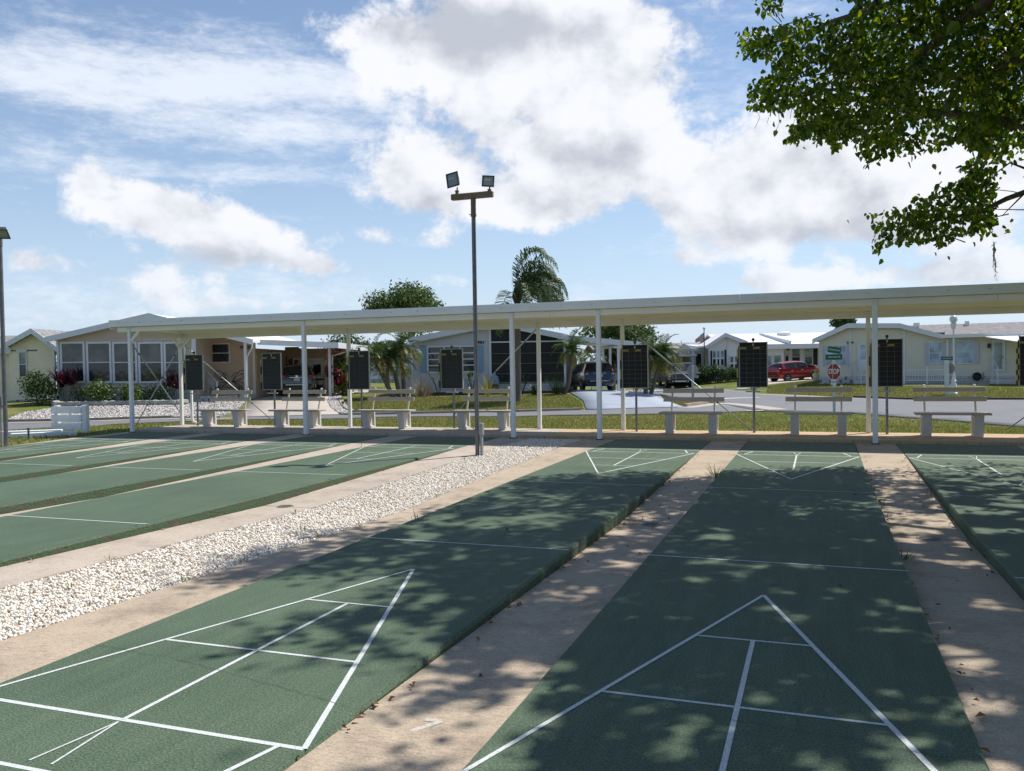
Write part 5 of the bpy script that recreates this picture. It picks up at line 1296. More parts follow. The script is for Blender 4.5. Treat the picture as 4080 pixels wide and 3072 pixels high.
    for s in (-1, 1):
        mb = MB(); mb.box((tail['x'], s*ty, tz), (tail.get('d', .16), tw, th)); L_ = mb.build('taillight', 'tail_red', t, bevel=.02)
        if tail.get('clear'): pbox('reverse_lamp', L_, (tail['x']-tail.get('d', .16)/2-.003, s*(ty-.01), tz-th*.1), (.01, tw*.6, th*.35), 'lamp_clear')
    if not truck:
        pl = pbox('licence_plate', t, (tail['px'], 0, tail['pz']), (.02, .31, .155), 'plate_white')
        mb = MB(); mb.box((xr_+.02, 0, tail['bz']), (.16, hw*1.72, .16)); mb.build('rear_bumper', 'trim_dark', t, bevel=.03)
        pbox('bumper_trim', t, (xr_-.065, 0, tail['bz']+.03), (.012, hw*1.3, .035), 'chrome')
        pbox('tailgate_trim', t, (tail['px']+.005, 0, tail['pz']+.13), (.02, .75, .03), 'chrome')
    # front
    for s in (-1, 1):
        mb = MB(); mb.box((nose['x'], s*nose['ly'], nose['lz']), (nose.get('d', .25), nose['lw']*(.75 if truck else 1), nose['lh']*(.7 if truck else 1))); mb.build('headlight', 'lamp_clear', t, bevel=.02)
    mb = MB(); mb.box((nose['gx'], 0, nose['gz']), (.08, nose['gw'], nose['gh'])); g = mb.build('grille', 'trim_dark', t, bevel=.02)
    if truck:
        for k in range(4): pbox('grille_bar', g, (nose['gx']+.045, 0, nose['gz']-nose['gh']/2+nose['gh']*(k+.5)/4), (.02, nose['gw']*.95, .02), 'galvanized')
        mb = MB(); mb.box((nose['gx']+.03, 0, nose['gz']), (.06, nose['gw']+.1, nose['gh']+.08)); fr = mb.build('grille_surround', 'galvanized', t, bevel=.02)
        g.location.x += .03
        for k in range(0): pass
        mb = MB(); mb.box((nose['gx']+.02, 0, .52), (.16, 1.3, .17)); mb.build('bumper', 'alloy', t, bevel=.05)
        for s in (-1, 1):
            mb = MB(); mb.box((nose['gx']-.02, s*.82, .78), (.12, .20, .30)); f_ = mb.build('fog_lamp_frame', 'chrome', t, bevel=.03); pbox('fog_lamp', f_, (nose['gx']+.045, s*.82, .78), (.02, .12, .2), 'trim_dark')
            pbox('tow_hook', t, (nose['gx']+.11, s*.5, .52), (.03, .12, .09), 'black_plastic')
    return t
suv = [(-2.28, .48, .70, .74, .74, .70), (-2.25, .34, .92, .96, .86, .78), (-2.16, .30, 1.06, 1.12, .90, .76), (-2.05, .28, 1.10, 1.38, .91, .72), (-1.88, .27, 1.11, 1.60, .915, .68), (-1.5, .26, 1.11, 1.665, .92, .67), (-.6, .25, 1.08, 1.695, .92, .66), (.2, .25, 1.05, 1.68, .92, .655), (.5, .25, 1.04, 1.60, .92, .66), (.95, .25, 1.02, 1.30, .92, .72), (1.25, .26, 1.00, 1.06, .915, .80), (1.75, .28, .95, .98, .90, .76), (2.10, .32, .84, .88, .84, .68), (2.28, .42, .66, .70, .70, .6)]
tailS = dict(x=-2.13, lamp=(1.02, .30, .20, .74), px=-2.262, pz=.86, bz=.56, d=.22)
noseS = dict(x=2.08, ly=.68, lz=.80, lw=.3, lh=.13, gx=2.25, gz=.66, gw=.9, gh=.16)
def gpos(p, dep, dz=.05):
    q = atD(p, dep); return (q[0], q[1], h1(q[0], q[1])+dz)
# silver SUV, tail toward us under the carport
az1 = YAW-rad(10); q = atD((1184, 1577), 46.4); f = np.array([math.sin(az1), math.cos(az1)])*2.28
c1_ = make_car('parked_suv', 'silver grey SUV parked under the carport of house 9903', (q[0]+f[0], q[1]+f[1], h1(q[0]+f[0], q[1]+f[1])+.06), az1, suv, 'paint_silver', (-1.38, 1.33), .36, (-2.2, -1.9, .4, 1.25), tailS, noseS, pillars=((-1.45, .10, 'paint_silver'), (-.45, .05, 'trim_dark')), group='cars in driveways')
mat('plate_ink', (.03, .05, .05), .6, .1, 20)
mb = MB(); mb.lathe([(.07, 0), (.07, .02), (.055, .022), (.05, .01)], 16, (0, 0, 0), axis='x'); o = mb.build('badge', 'chrome', c1_); o.location = (-2.25, 0, 1.04); o.rotation_euler = (0, 0, math.pi)
# blue SUV at the other house
az2 = YAW-rad(8); q = atD((2392, 1556.6), 48.6); f = np.array([math.sin(az2), math.cos(az2)])*2.28
suv2 = [(x, zb, zl, zt*1.01 if zt > 1.3 else zt, w*.985, wt*1.06 if zt > 1.2 else wt) for (x, zb, zl, zt, w, wt) in suv]
c2_ = make_car('parked_suv', 'blue SUV parked under the carport of house 9901', (q[0]+f[0], q[1]+f[1], h1(q[0]+f[0], q[1]+f[1])+.06), az2, suv2, 'paint_blue', (-1.32, 1.30), .355, (-2.2, -1.9, .4, 1.25), dict(x=-2.12, lamp=(1.00, .24, .32, .77), px=-2.262, pz=.90, bz=.56, d=.22, clear=True), noseS, pillars=((-1.45, .07, 'paint_blue'), (-.45, .05, 'trim_dark')), group='cars in driveways')
# red hatchback seen from the side
hat = [(-2.03, .46, .70, .74, .68, .6), (-2.00, .32, .92, .97, .78, .70), (-1.92, .28, 1.00, 1.16, .82, .66), (-1.76, .26, 1.02, 1.38, .835, .62), (-1.55, .24, 1.02, 1.45, .845, .61), (-1.0, .22, 1.01, 1.50, .85, .605), (-.2, .21, .985, 1.525, .85, .60), (.25, .21, .965, 1.49, .85, .60), (.75, .21, .945, 1.31, .85, .64), (1.15, .22, .93, 1.13, .845, .70), (1.42, .24, .91, .98, .84, .74), (1.72, .26, .83, .86, .80, .68), (1.95, .32, .68, .71, .72, .56), (2.04, .42, .56, .58, .60, .45)]
pa_, pb_ = atD((3104.7, 1521.9), 65.6), atD((3227.7, 1511.3), 66.6); mid = (pa_+pb_)/2
make_car('hatchback', 'red hatchback in the driveway of the white house', (mid[0], mid[1], mid[2]+.02), rad(51), hat, 'paint_red', (-1.27, 1.26), .30, (-1.96, -1.6, .1, 1.42), dict(x=-1.90, lamp=(.92, .16, .34, .74), px=-2.005, pz=.80, bz=.50, d=.20, clear=True), dict(x=1.80, ly=.60, lz=.72, lw=.28, lh=.13, gx=2.0, gz=.56, gw=.9, gh=.12), pillars=((-1.50, .14, 'paint_red'), (-.42, .05, 'trim_dark'), (.62, .035, 'trim_dark')), pitch=math.atan2(pb_[2]-pa_[2], 2.53), group='cars in driveways')
# pickup facing us on the side street
trk = [(-2.95, .75, 1.30, 1.33, .94, .90), (-2.90, .55, 1.34, 1.37, 1.0, .95), (-2.0, .50, 1.34, 1.37, 1.01, .96), (-1.05, .46, 1.33, 1.36, 1.01, .96), (-1.02, .46, 1.33, 1.45, 1.01, .86), (-.95, .45, 1.33, 1.84, 1.01, .74), (-.6, .45, 1.32, 1.91, 1.01, .73), (.3, .45, 1.31, 1.92, 1.01, .72), (.75, .45, 1.30, 1.86, 1.01, .73), (1.15, .45, 1.28, 1.58, 1.01, .82), (1.48, .45, 1.26, 1.32, 1.01, .92), (2.2, .47, 1.20, 1.24, 1.0, .90), (2.72, .50, 1.12, 1.16, .97, .82), (2.90, .52, .98, 1.02, .90, .76), (2.96, .60, .85, .88, .8, .66)]
az3 = rad(162); qt = hit((2703, 1546)); f = np.array([math.sin(az3), math.cos(az3)])*1.9
make_car('pickup_truck', 'dark navy pickup truck with chrome grille parked in the side street', (qt[0]-f[0], qt[1]-f[1], qt[2]+.04), az3, trk, 'paint_navy', (-1.85, 1.87), .41, (-1.04, -.95, .5, 1.48), dict(x=-2.9, lamp=(1.1, .14, .4, .9)), dict(x=2.76, ly=.80, lz=1.00, lw=.30, lh=.20, gx=2.93, gz=.93, gw=1.2, gh=.34), pillars=((-.72, .12, 'paint_navy'), (.15, .05, 'trim_dark')), truck=True)
qd = atD((2738, 1500), 71.5); make_car('parked_suv', 'black SUV in the lattice porch driveway, mostly hidden by the pickup', (qd[0], qd[1], h1(qd[0], qd[1])+.02), rad(165), suv, 'paint_black', (-1.38, 1.33), .36, (-2.2, -1.9, .4, 1.25), tailS, noseS, pillars=((-1.45, .10, 'paint_black'),), group='cars in driveways')

# ------------------------------------------------------------------ signs, lamp, flag
mat('sign_red', (.30, .008, .015), .45, .05, 10); mat('sign_green', (.004, .10, .065), .45, .05, 10); mat('sign_white', (.72, .72, .72), .45, .04, 10); mat('sign_back', (.30, .28, .26), .5, .1, 10, metal=.2)
mat('post_white', (.60, .64, .64), .5, .08, 10); mat('post_mint', (.48, .62, .58), .5, .08, 10); mat('post_grey', (.38, .43, .46), .45, .1, 12, metal=.3)
def octagon(r, y): return [(r*math.cos(rad(22.5+45*k)), y, r*math.sin(rad(22.5+45*k))) for k in range(8)]
def stop_sign(t, z, r, rz, y=0.):
    mb = MB(); mb.prism(octagon(r, -.006), (0, .008, 0)); p = mb.build('stop_plate', 'sign_back', t); p.location = (0, y, z); p.rotation_euler = (0, 0, rz)
    mb = MB(); mb.prism(octagon(r*.995, -.009), (0, .003, 0)); mb.build('border', 'sign_white', p)
    mb = MB(); mb.prism(octagon(r*.93, -.0125), (0, .0035, 0)); mb.build('red_face', 'sign_red', p)
    text('lettering', 'STOP', r*.80, 'sign_white', p, (0, -.014, 0), (rad(90), 0, 0), .001, sx=.78, bold=r*.018)
    return p
def blade(t, z, w, h, body, rz, y=0., size=.1, dx=0.):
    mb = MB(); mb.bx(-w/2, w/2, -.006, .006, -h/2, h/2); p = mb.build('name_blade', 'sign_green', t, bevel=.002); p.location = (dx, y, z); p.rotation_euler = (0, 0, rz)
    for s in (0, 1): text('lettering', body, size, 'sign_white', p, (0, -.008 if s == 0 else .008, -.002), (rad(90), 0, math.pi*s), .001, sx=.92, bold=.001)
    return p
# stop sign with two street names
fs = atZ(S6(1177, 1238), ZR+.02); dist = float((fs-CAM)@_F)
sg = thing('street_sign', 'stop sign with two green street name blades at the grass edge', 'sign', (fs[0], fs[1], h1(fs[0], fs[1])))
zs_ = lambda v: ztop(fs, v)-h1(fs[0], fs[1])
u_ = lambda a, b: abs(b-a)*dist/FPX
zst = zs_(S6(0, 780)[1]); rst = (zs_(S6(0, 690)[1])-zs_(S6(0, 872)[1]))/2/math.cos(rad(22.5))
mb = MB(); mb.bx(-.05, .05, -.05, .05, -.2, zs_(S6(0, 655)[1])); mb.build('post', 'post_mint', sg, bevel=.006)
stop_sign(sg, zst, rst, -YAW-rad(62), -.062)
zc_ = zs_(S6(0, 618)[1]); blade(sg, zc_, u_(S6(1078, 0)[0], S6(1257, 0)[0]), u_(590*.36, 650*.36), 'CAPE HAZE CIR', -YAW-rad(8), -.075, .068)
zv_ = zs_(S6(0, 552)[1]); b_ = blade(sg, zv_, .50, u_(515*.36, 585*.36), 'VERANDA BLVD', -YAW-rad(48), .0, .064, dx=.02); b_.rotation_euler = (0, rad(9), -YAW-rad(48)); b_.location.z += .04
p_ = zs_(S6(0, 895)[1]); mb = MB(); mb.bx(-.12, .12, -.004, .004, -.1, .1); w4 = mb.build('supplement_plate', 'sign_white', sg); w4.location = (-.02, -.065, p_); w4.rotation_euler = (0, 0, -YAW-rad(62)); text('lettering', '4-WAY', .09, 'black_plastic', w4, (0, -.006, 0), (rad(90), 0, 0), .001, sx=.8)
# stop sign seen from behind on the island
fb = hit((2761, 1590)); db = float((fb-CAM)@_F)
sb = thing('street_sign', 'stop sign showing its plain back on a grey post by the driveway island', 'sign', tuple(fb))
zb_ = lambda v: ztop(fb, v)-fb[2]
mb = MB(); mb.bx(-.06, .06, -.04, .04, -.2, zb_(1454)); mb.build('post', 'post_grey', sb, bevel=.006)
zz_ = zb_(1474.3); rr_ = (zb_(1452.6)-zb_(1496))/2/math.cos(rad(22.5))
stop_sign(sb, zz_, rr_, math.pi-YAW, .06)
mb = MB(); mb.bx(-.30, .30, .045, .056, -.07, .07); o = mb.build('supplement_plate', 'sign_back', sb); o.location.z = zb_(1501); o.rotation_euler = (0, 0, -YAW)
# lone street name post by the lamp
fc = hit(S7(1035, 1042)); dc = float((fc-CAM)@_F)
sc_ = thing('street_sign', 'white post with green street name blade and edge-on stop sign beside street lamp', 'sign', tuple(fc))
zc2 = lambda v: ztop(fc, S7(0, v)[1])-fc[2]
mb = MB(); mb.bx(-.10, .10, -.05, .05, -.2, zc2(655)); mb.build('post', 'post_white', sc_, bevel=.006)
blade(sc_, zc2(632), 46*dc/FPX, 15*dc/FPX, 'CAPE HAZE CIR', -YAW-rad(3), -.06, .066)
stop_sign(sc_, zc2(740), .30, -YAW+rad(105), .0).location.x = .17
# globe street lamp
fl = hit(S7(1110, 1030)); zl2 = lambda v: ztop(fl, 1050+v*400/1301)-fl[2]
slp = thing('street_lamp', 'white street lamp with an acorn glass globe before the cream house', 'street lamp', tuple(fl))
h0, h2 = zl2(772), zl2(670); gr = (h2-h0)/2
mb = MB(); k = h0
mb.lathe([(.20, -.1), (.20, .06), (.15, .10), (.14, .5), (.10, .58), (.10, .62), (.14, .66), (.10, .72), (.085, .78), (.048, 1.1), (.04, k*.6), (.036, k-.35), (.10, k-.25), (.13, k-.12), (.12, k-.06), (.15, k)], 16); mb.build('post', 'trim_white', slp, smooth=True, auto=True)
m, nt, b = nodes('globe_glass'); b.inputs['Base Color'].default_value = (.88, .90, .90, 1); b.inputs['Roughness'].default_value = .2; b.inputs['Transmission Weight'].default_value = .35; b.inputs['Alpha'].default_value = 1
mb = MB(); mb.lathe([(gr*.42, k), (gr*.75, k+gr*.35), (gr*.96, k+gr*.85), (gr*.95, k+gr*1.25), (gr*.72, k+gr*1.7), (gr*.35, k+gr*1.96), (.01, k+gr*2.02)], 18); mb.build('globe', 'globe_glass', slp, smooth=True)
mb = MB(); mb.lathe([(.05, k), (.06, k+gr*.5), (.09, k+gr*.6), (.08, k+gr*1.1), (.01, k+gr*1.15)], 10); mb.build('lamp_core', 'dark_metal', slp)
# flag on its pole
ff = atD(T2(820, 1230), 70.); zf0 = h1(ff[0], ff[1]); zf = lambda v: ztop(ff, 1280+v*400/2082)-zf0
fg = thing('flagpole', 'dark flagpole with white ball top in front of the white house', 'flagpole', (ff[0], ff[1], zf0))
mb = MB(); mb.tube([(0, 0, -.1), (0, 0, zf(175))], [.06, .04], 8); mb.build('pole', 'dark_metal', fg, smooth=True); mb = MB(); mb.lathe([(.01, 0), (.09, .05), (.11, .12), (.08, .2), (.01, .24)], 10, (0, 0, zf(178))); mb.build('finial', 'trim_white', fg, smooth=True)
mat('flag_red', (.38, .02, .035), .8, .05, 5); mat('flag_white', (.70, .68, .68), .8, .05, 5); mat('flag_blue', (.02, .03, .10), .8, .05, 5)
zt_, zbt = zf(230), zf(425); fw_ = 1.9*(zt_-zbt)*.78
def flagpt(s, r):      # s along the fly 0..1, r down the hoist 0..1; droops and ripples
    x = -fw_*s*.62; z = zt_-(zt_-zbt)*r*(1-.12*s)-s*s*.15-s*.42*(1-r); y = .16*math.sin(s*7+r*2)*s
    return Vector((x, y, z))
fo = thing('flag', 'striped red and white flag with blue canton drooping from the pole', 'flag', (ff[0], ff[1], zf0), -YAW)
for k in range(13):
    mb = MB(); n = 10
    for i in range(n):
        s0, s1 = i/n, (i+1)/n
        if k < 7 and s1 <= .41: continue
        a, b, c, d = flagpt(s0, k/13), flagpt(s1, k/13), flagpt(s1, (k+1)/13), flagpt(s0, (k+1)/13); e_ = Vector((0, .012, 0))
        mb.add([a, b, c, d, a+e_, b+e_, c+e_, d+e_], [(0, 1, 2, 3), (4, 7, 6, 5), (0, 4, 5, 1), (3, 2, 6, 7)])
    mb.build('stripe', 'flag_red' if k % 2 == 0 else 'flag_white', fo)
mb = MB()
for i in range(4):
    for j in range(4):
        s0, s1, r0_, r1_ = .40*i/4, .40*(i+1)/4, 7/13*j/4, 7/13*(j+1)/4; e_ = Vector((0, .012, 0)); a, b, c, d = flagpt(s0, r0_), flagpt(s1, r0_), flagpt(s1, r1_), flagpt(s0, r1_)
        mb.add([a, b, c, d, a+e_, b+e_, c+e_, d+e_], [(0, 1, 2, 3), (4, 7, 6, 5)])
cn = mb.build('canton', 'flag_blue', fo)
for j in range(5):
    for i in range(6 if j % 2 == 0 else 5):
        p = flagpt(.40*(i+.5+(.5 if j % 2 else 0))/6, 7/13*(j+.5)/5); mb = MB(); mb.box(p+Vector((0, -.02, 0)), (.045, .01, .045)); mb.build('star', 'flag_white', cn)

# ------------------------------------------------------------------ yard things
# white rail fence before the cream house
rf = thing('rail_fence', 'low white baluster rail standing before the cream house wall', 'railing', tuple(D.o+D.n*(-1.4)), D.rz)
fx = [D.px(S7(v, 850), -1.4)[0] for v in (563, 815, 1015)]; zt_ = D.px(S7(800, 788), -1.4)[1]+.15; zb_ = D.px(S7(800, 902), -1.4)[1]+.15
for x in fx: pbox('rail_post', rf, (x, 0, (zt_+.12-.1)/2), (.09, .09, zt_+.32), 'trim_white')
for a, b in zip(fx[:-1], fx[1:]):
    for z in (zt_, zb_): pbox('rail', rf, ((a+b)/2, 0, z), (b-a-.09, .05, .06), 'trim_white')
    for k in range(1, 8): pbox('baluster', rf, (a+(b-a)*k/8, 0, (zt_+zb_)/2), (.03, .03, zt_-zb_-.06), 'trim_white')
mb = MB(); xw0 = D.px(S7(500, 930), -2)[0]; mb.bx(xw0, D.px(S7(1500, 930), -2)[0], -2.2, -1.2, -.3, .035); o = struct(mb.build('path', 'concrete_drive')); o.location = tuple(D.o); o.rotation_euler = (0, 0, D.rz); o.location.z = h1(*(D.o+D.n*-1.7+D.t*6)[:2])
# coiled black hose on its hanger
hx, hz = D.px(S7(1368, 832)); hr = D.px(S7(1420, 832))[0]-hx
hs = thing('garden_hose', 'black garden hose coiled on the brick skirting of the cream house', 'hose', tuple(D.o+D.t*hx+D.n*(-.12)), D.rz); hs.location.z = D.o[2]
mb = MB(); pts = []
for k in range(150):
    t = k/150*2*math.pi*7; r_ = hr*(.62+.3*math.sin(t*.37)); pts.append((r_*math.cos(t), -.03-.10*((k % 37)/37), hz+r_*1.05*math.sin(t)))
mb.tube(pts, .024, 6); mb.build('coil', 'black_plastic', hs, smooth=True)
mb = MB(); mb.box((0, -.03, hz), (hr*.8, .1, hr*.9)); mb.build('hanger', 'black_plastic', hs, bevel=.03)
mb = MB(); mb.tube([(hr*.7, -.08, hz-hr*.3), (hr*1.3, -.1, hz-hr*.7), (hr*1.5, -.1, hz), (hr*1.2, -.1, hz+hr*.8), (hr*1.35, -.1, hz+hr)], .022, 6); mb.build('loose_end', 'black_plastic', hs, smooth=True)
# wire butterfly bench on the porch of 9903
bb = thing('garden_bench', 'black wire bench with butterfly wing backrest on the beige house porch', 'bench', tuple(A.o+A.n*.9), A.rz)
bc, bzc = A.px(S2(880, 915), .9); wL = A.px(S2(705, 850), .9)[0]; zT = A.px(S2(880, 800), .9)[1]+.15; zM = bzc+.15
mb = MB()
for s in (-1, 1):
    w_ = bc-wL
    def cv(pts, r=.016): mb.tube([(bc+s*p[0]*w_, .02*k, zM+p[1]*(zT-zM)) for k, p in enumerate(pts)], r, 5)
    cv([(.12, -.1), (.35, .55), (.62, .95), (.88, 1.0), (1.0, .85), (.97, .65), (.8, .3), (.5, .02), (.12, -.1)], .02)
    cv([(.12, -.1), (.3, .3), (.6, .6), (.85, .7)]); cv([(.12, -.1), (.4, .12), (.72, .3)])
    cv([(.12, -.1), (.5, -.1), (.8, -.2), (.95, -.5), (.9, -.75), (.6, -.6), (.12, -.1)], .018); cv([(.12, -.1), (.5, -.3), (.8, -.55)])
    cv([(.10, .3), (.25, .75), (.4, .85), (.45, .7), (.36, .6)]); cv([(.75, .75), (.68, .66), (.74, .56), (.83, .62), (.78, .72)])
mb.build('wing_back', 'black_plastic', bb, smooth=True)
mb = MB(); mb.bx(bc-w_*.8, bc+w_*.8, -.45, .0, zM-(zT-zM)*.62, zM-(zT-zM)*.55)
mb.build('seat', 'black_plastic', bb)
for sx in (-1, 1):
    for y in (-.42, -.03): pbox('leg', bb, (bc+sx*w_*.75, y, (zM-(zT-zM)*.6)/2-.05), (.03, .03, zM-(zT-zM)*.6+.1), 'black_plastic')
# rollator walker beside the silver car
wx, wz = A.px(T4(1170, 1250), 5.2); wk = thing('walker', 'folded black rollator walker beside the carport door', 'walker', tuple(A.o+A.n*5.2+A.t*wx), A.rz); wk.location.z = h1(wk.location.x, wk.location.y)+.06
mb = MB()
for s in (-1, 1): mb.tube([(s*.24, -.1, .08), (s*.24, 0, .45), (s*.24, .05, .88), (s*.26, -.06, .93)], .018, 6); mb.tube([(s*.24, .25, .08), (s*.24, .05, .55)], .016, 6)
mb.build('frame', 'dark_metal', wk); pbox('bag', wk, (0, -.05, .36), (.44, .16, .36), 'black_plastic'); pbox('backrest', wk, (0, .02, .84), (.42, .05, .1), 'black_plastic')
for s in (-1, 1):
    for y in (-.1, .25): mb = MB(); mb.lathe([(.02, -.02), (.08, -.02), (.08, .02), (.02, .02)], 12, (s*.24, y, .08), axis='x'); mb.build('wheel', 'rubber', wk)
# planter pot by the red car
pq = hit(T3(1322, 1128)); mb = MB(); mb.lathe([(.16, -.05), (.22, .0), (.30, .42), (.33, .5), (.28, .5), (.2, .42)], 14); pt = thing('flower_pot', 'pale plant pot with green leaves at the corner of the cream house', 'plant pot', tuple(pq)); mb.build('pot', 'bench_concrete', pt, smooth=True, auto=True)
# little blue water bottle figure by the screened porch
bx_, bz_ = B.px(T7(1830, 1160), -.5); bq = thing('water_jug', 'light blue bottle shaped ornament by the screened porch corner', 'ornament', tuple(B.o+B.n*-.5+B.t*bx_), B.rz)
mat('pale_blue', (.22, .33, .48), .35, .1, 10); z_ = B.px(T7(1830, 1265), -.5)[1]+.15; zt_ = B.px(T7(1830, 1030), -.5)[1]+.15; hh = zt_-z_
mb = MB(); mb.lathe([(.01, z_), (.24, z_+.02), (.26, z_+hh*.35), (.2, z_+hh*.42), (.22, z_+hh*.5), (.19, z_+hh*.72), (.10, z_+hh*.8), (.06, z_+hh*.9), (.05, z_+hh)], 12); mb.build('jug', 'pale_blue', bq, smooth=True, auto=True); pbox('stand', bq, (0, 0, z_/2-.1), (.4, .3, z_+.2), 'brick_dark')
# ------------------------------------------------------------------ planting
def leaves_mesh(name, m, P, N_, size, r, parent=None, fold=.25, aspect=.55, jitter=.9, flat=None):
    """one small pointed leaf (two triangles folded on the midrib) at every point P"""
    n = len(P); a = r.normal(size=(n, 3)); nn = N_+a*jitter; nn /= np.linalg.norm(nn, axis=1)[:, None]+1e-9
    t = r.normal(size=(n, 3)); t[:, 2] -= .35; t -= nn*(t*nn).sum(1)[:, None]; t /= np.linalg.norm(t, axis=1)[:, None]+1e-9
    s = np.cross(nn, t); L_ = size*(.65+.7*r.random(n))[:, None]; w = L_*aspect*.5
    v = np.empty((n, 4, 3)); v[:, 0] = P; v[:, 1] = P+t*L_*.45+s*w+nn*w*fold; v[:, 2] = P+t*L_; v[:, 3] = P+t*L_*.45-s*w+nn*w*fold
    f = np.empty((n, 2, 3), np.int32); b = 4*np.arange(n)[:, None]
    f[:, 0] = b+np.array([0, 1, 2]); f[:, 1] = b+np.array([0, 2, 3])
    return raw(name, v.reshape(-1, 3), f.reshape(-1, 3), m, parent)
def raw(name, v, f, m, parent=None):
    me = bpy.data.meshes.new(name); me.vertices.add(len(v)); me.vertices.foreach_set('co', np.ascontiguousarray(v, np.float32).reshape(-1))
    k = f.shape[1]; me.loops.add(f.size); me.loops.foreach_set('vertex_index', np.ascontiguousarray(f, np.int32).reshape(-1))
    me.polygons.add(len(f)); me.polygons.foreach_set('loop_start', np.arange(0, f.size, k, dtype=np.int32)); me.polygons.foreach_set('loop_total', np.full(len(f), k, np.int32))
    me.update(calc_edges=True); me.materials.append(MATS[m]); return link(name, me, parent)
def blob_points(r, blobs, n, inner=.55):
    """points in a set of ellipsoids (cx,cy,cz,rx,ry,rz), denser toward the skin; returns points and outward normals"""
    B_ = np.array(blobs, float); wgt = (B_[:, 3]*B_[:, 4]*B_[:, 5])**.7; k = r.choice(len(B_), n, p=wgt/wgt.sum())
    d = r.normal(size=(n, 3)); d /= np.linalg.norm(d, axis=1)[:, None]; rr = (inner+(1-inner)*r.random(n)**.6)*(1+.13*r.normal(size=n))
    return B_[k, :3]+d*rr[:, None]*B_[k, 3:], d
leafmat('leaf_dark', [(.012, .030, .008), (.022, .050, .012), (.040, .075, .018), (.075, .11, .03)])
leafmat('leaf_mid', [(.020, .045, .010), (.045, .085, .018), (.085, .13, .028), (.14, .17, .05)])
leafmat('leaf_bright', [(.05, .10, .012), (.10, .17, .02), (.18, .24, .04)])
leafmat('leaf_yellow', [(.08, .11, .015), (.22, .22, .02), (.34, .30, .03)])
leafmat('leaf_red', [(.045, .008, .015), (.11, .014, .028), (.20, .03, .05), (.26, .08, .10)])
leafmat('leaf_maroon', [(.020, .006, .010), (.05, .010, .020), (.10, .018, .035), (.16, .05, .07)])
leafmat('frond_green', [(.025, .055, .012), (.055, .095, .022), (.10, .14, .04)], trans=.3)
leafmat('frond_gold', [(.07, .10, .02), (.16, .16, .03), (.26, .17, .04)], trans=.35)
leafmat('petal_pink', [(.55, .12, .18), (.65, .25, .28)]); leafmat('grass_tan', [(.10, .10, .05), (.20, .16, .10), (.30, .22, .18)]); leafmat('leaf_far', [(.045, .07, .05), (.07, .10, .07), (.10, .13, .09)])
mat('bark', (.14, .115, .09), .9, .3, 14, bump=.8, bscale=40); mat('bark_grey', (.22, .20, .175), .9, .25, 10, bump=.7, bscale=30); mat('bark_dark', (.05, .042, .035), .9, .3, 14, bump=.8, bscale=40)
NR = np.random.default_rng(11)
def spot(p, dep=None):
    if dep is None: return hit(p)
    q = atD(p, dep); return np.array([q[0], q[1], h1(q[0], q[1])])
def bush(label, p, w, h, m, n=1400, size=.09, dep=None, cat='bush', group=None, lobes=5, name='bush', dpt=None, stem=True):
    """p: pixel of its foot; w,h in metres"""
    b = spot(p, dep); t = thing(name, label, cat, tuple(b), group=group); bl = []
    for k in range(lobes):
        a = NR.uniform(0, 6.28); rr = NR.uniform(0, .42)*w; s = NR.uniform(.24, .34)
        bl.append((rr*math.cos(a), rr*math.sin(a)*(dpt or 1), h*NR.uniform(.40, .70), w*s, w*s*(dpt or 1), h*NR.uniform(.26, .36)))
    bl.append((0, 0, h*.36, w*.42, w*.42*(dpt or 1), h*.36))
    P, Nn = blob_points(NR, bl, n); P[:, 2] = np.maximum(P[:, 2], .02+NR.random(n)*.06)
    leaves_mesh('foliage', m, P, Nn, size, NR, t)
    mb = MB()
    for k in range(4): a = k*1.57+NR.uniform(-.4, .4); mb.tube([(.05*math.cos(a), .05*math.sin(a), -.08), (.25*w*math.cos(a), .25*w*math.sin(a), h*.55)], [.022, .01], 5)
    mb.build('stem', 'bark_dark', t)
    return t
def straps(r, n, length, width, up, spread, droop, base=(0, 0, 0), seg=4):
    """arching strap leaves"""
    V = []; F = []
    for i in range(n):
        a = r.uniform(0, 6.283); el = r.uniform(*up); L_ = length*r.uniform(.7, 1.15); d = np.array([math.cos(a)*math.cos(el), math.sin(a)*math.cos(el), math.sin(el)]); s = np.array([-math.sin(a), math.cos(a), 0])
        p = np.array(base, float)+np.array([math.cos(a), math.sin(a), 0])*spread*r.random(); b0 = len(V)
        for k in range(seg+1):
            f = k/seg; w = width*math.sin(math.pi*(.12+.88*f)**.8)*.5 if k < seg else 0.002
            V += [p+s*w, p-s*w]
            p = p+d*L_/seg; d = d+np.array([0, 0, -droop*(.4+f)]); d /= np.linalg.norm(d)
        for k in range(seg): q = b0+2*k; F.append((q, q+1, q+3, q+2))
    return np.array(V), np.array(F, np.int32)
def ti_plant(label, p, w, h, m, dep=None, heads=4, group=None):
    b = spot(p, dep); t = thing('ti_plant', label, 'plant', tuple(b), group=group)
    V = []; F = []; mb = MB(); o = 0
    for k in range(heads):
        a = k*6.28/heads+.4; x, y, z = .22*w*math.cos(a), .22*w*math.sin(a), h*NR.uniform(.32, .62)
        v, f = straps(NR, 30, h*.42, .085, (.1, 1.45), .03, .16, (x, y, z)); V.append(v); F.append(f+o); o += len(v); mb.tube([(x*.3, y*.3, -.05), (x, y, z)], .018, 5)
    raw('leaves', np.concatenate(V), np.concatenate(F), m, t); mb.build('stem', 'bark_grey', t)
def grass_clump(label, p, w, h, m='grass_tan', dep=None, n=120, group=None, width=.012):
    b = spot(p, dep); t = thing('grass_clump', label, 'grass', tuple(b), group=group); v, f = straps(NR, n, h*1.15, width, (.7, 1.5), w*.22, .22); raw('blades', v, f, m, t)
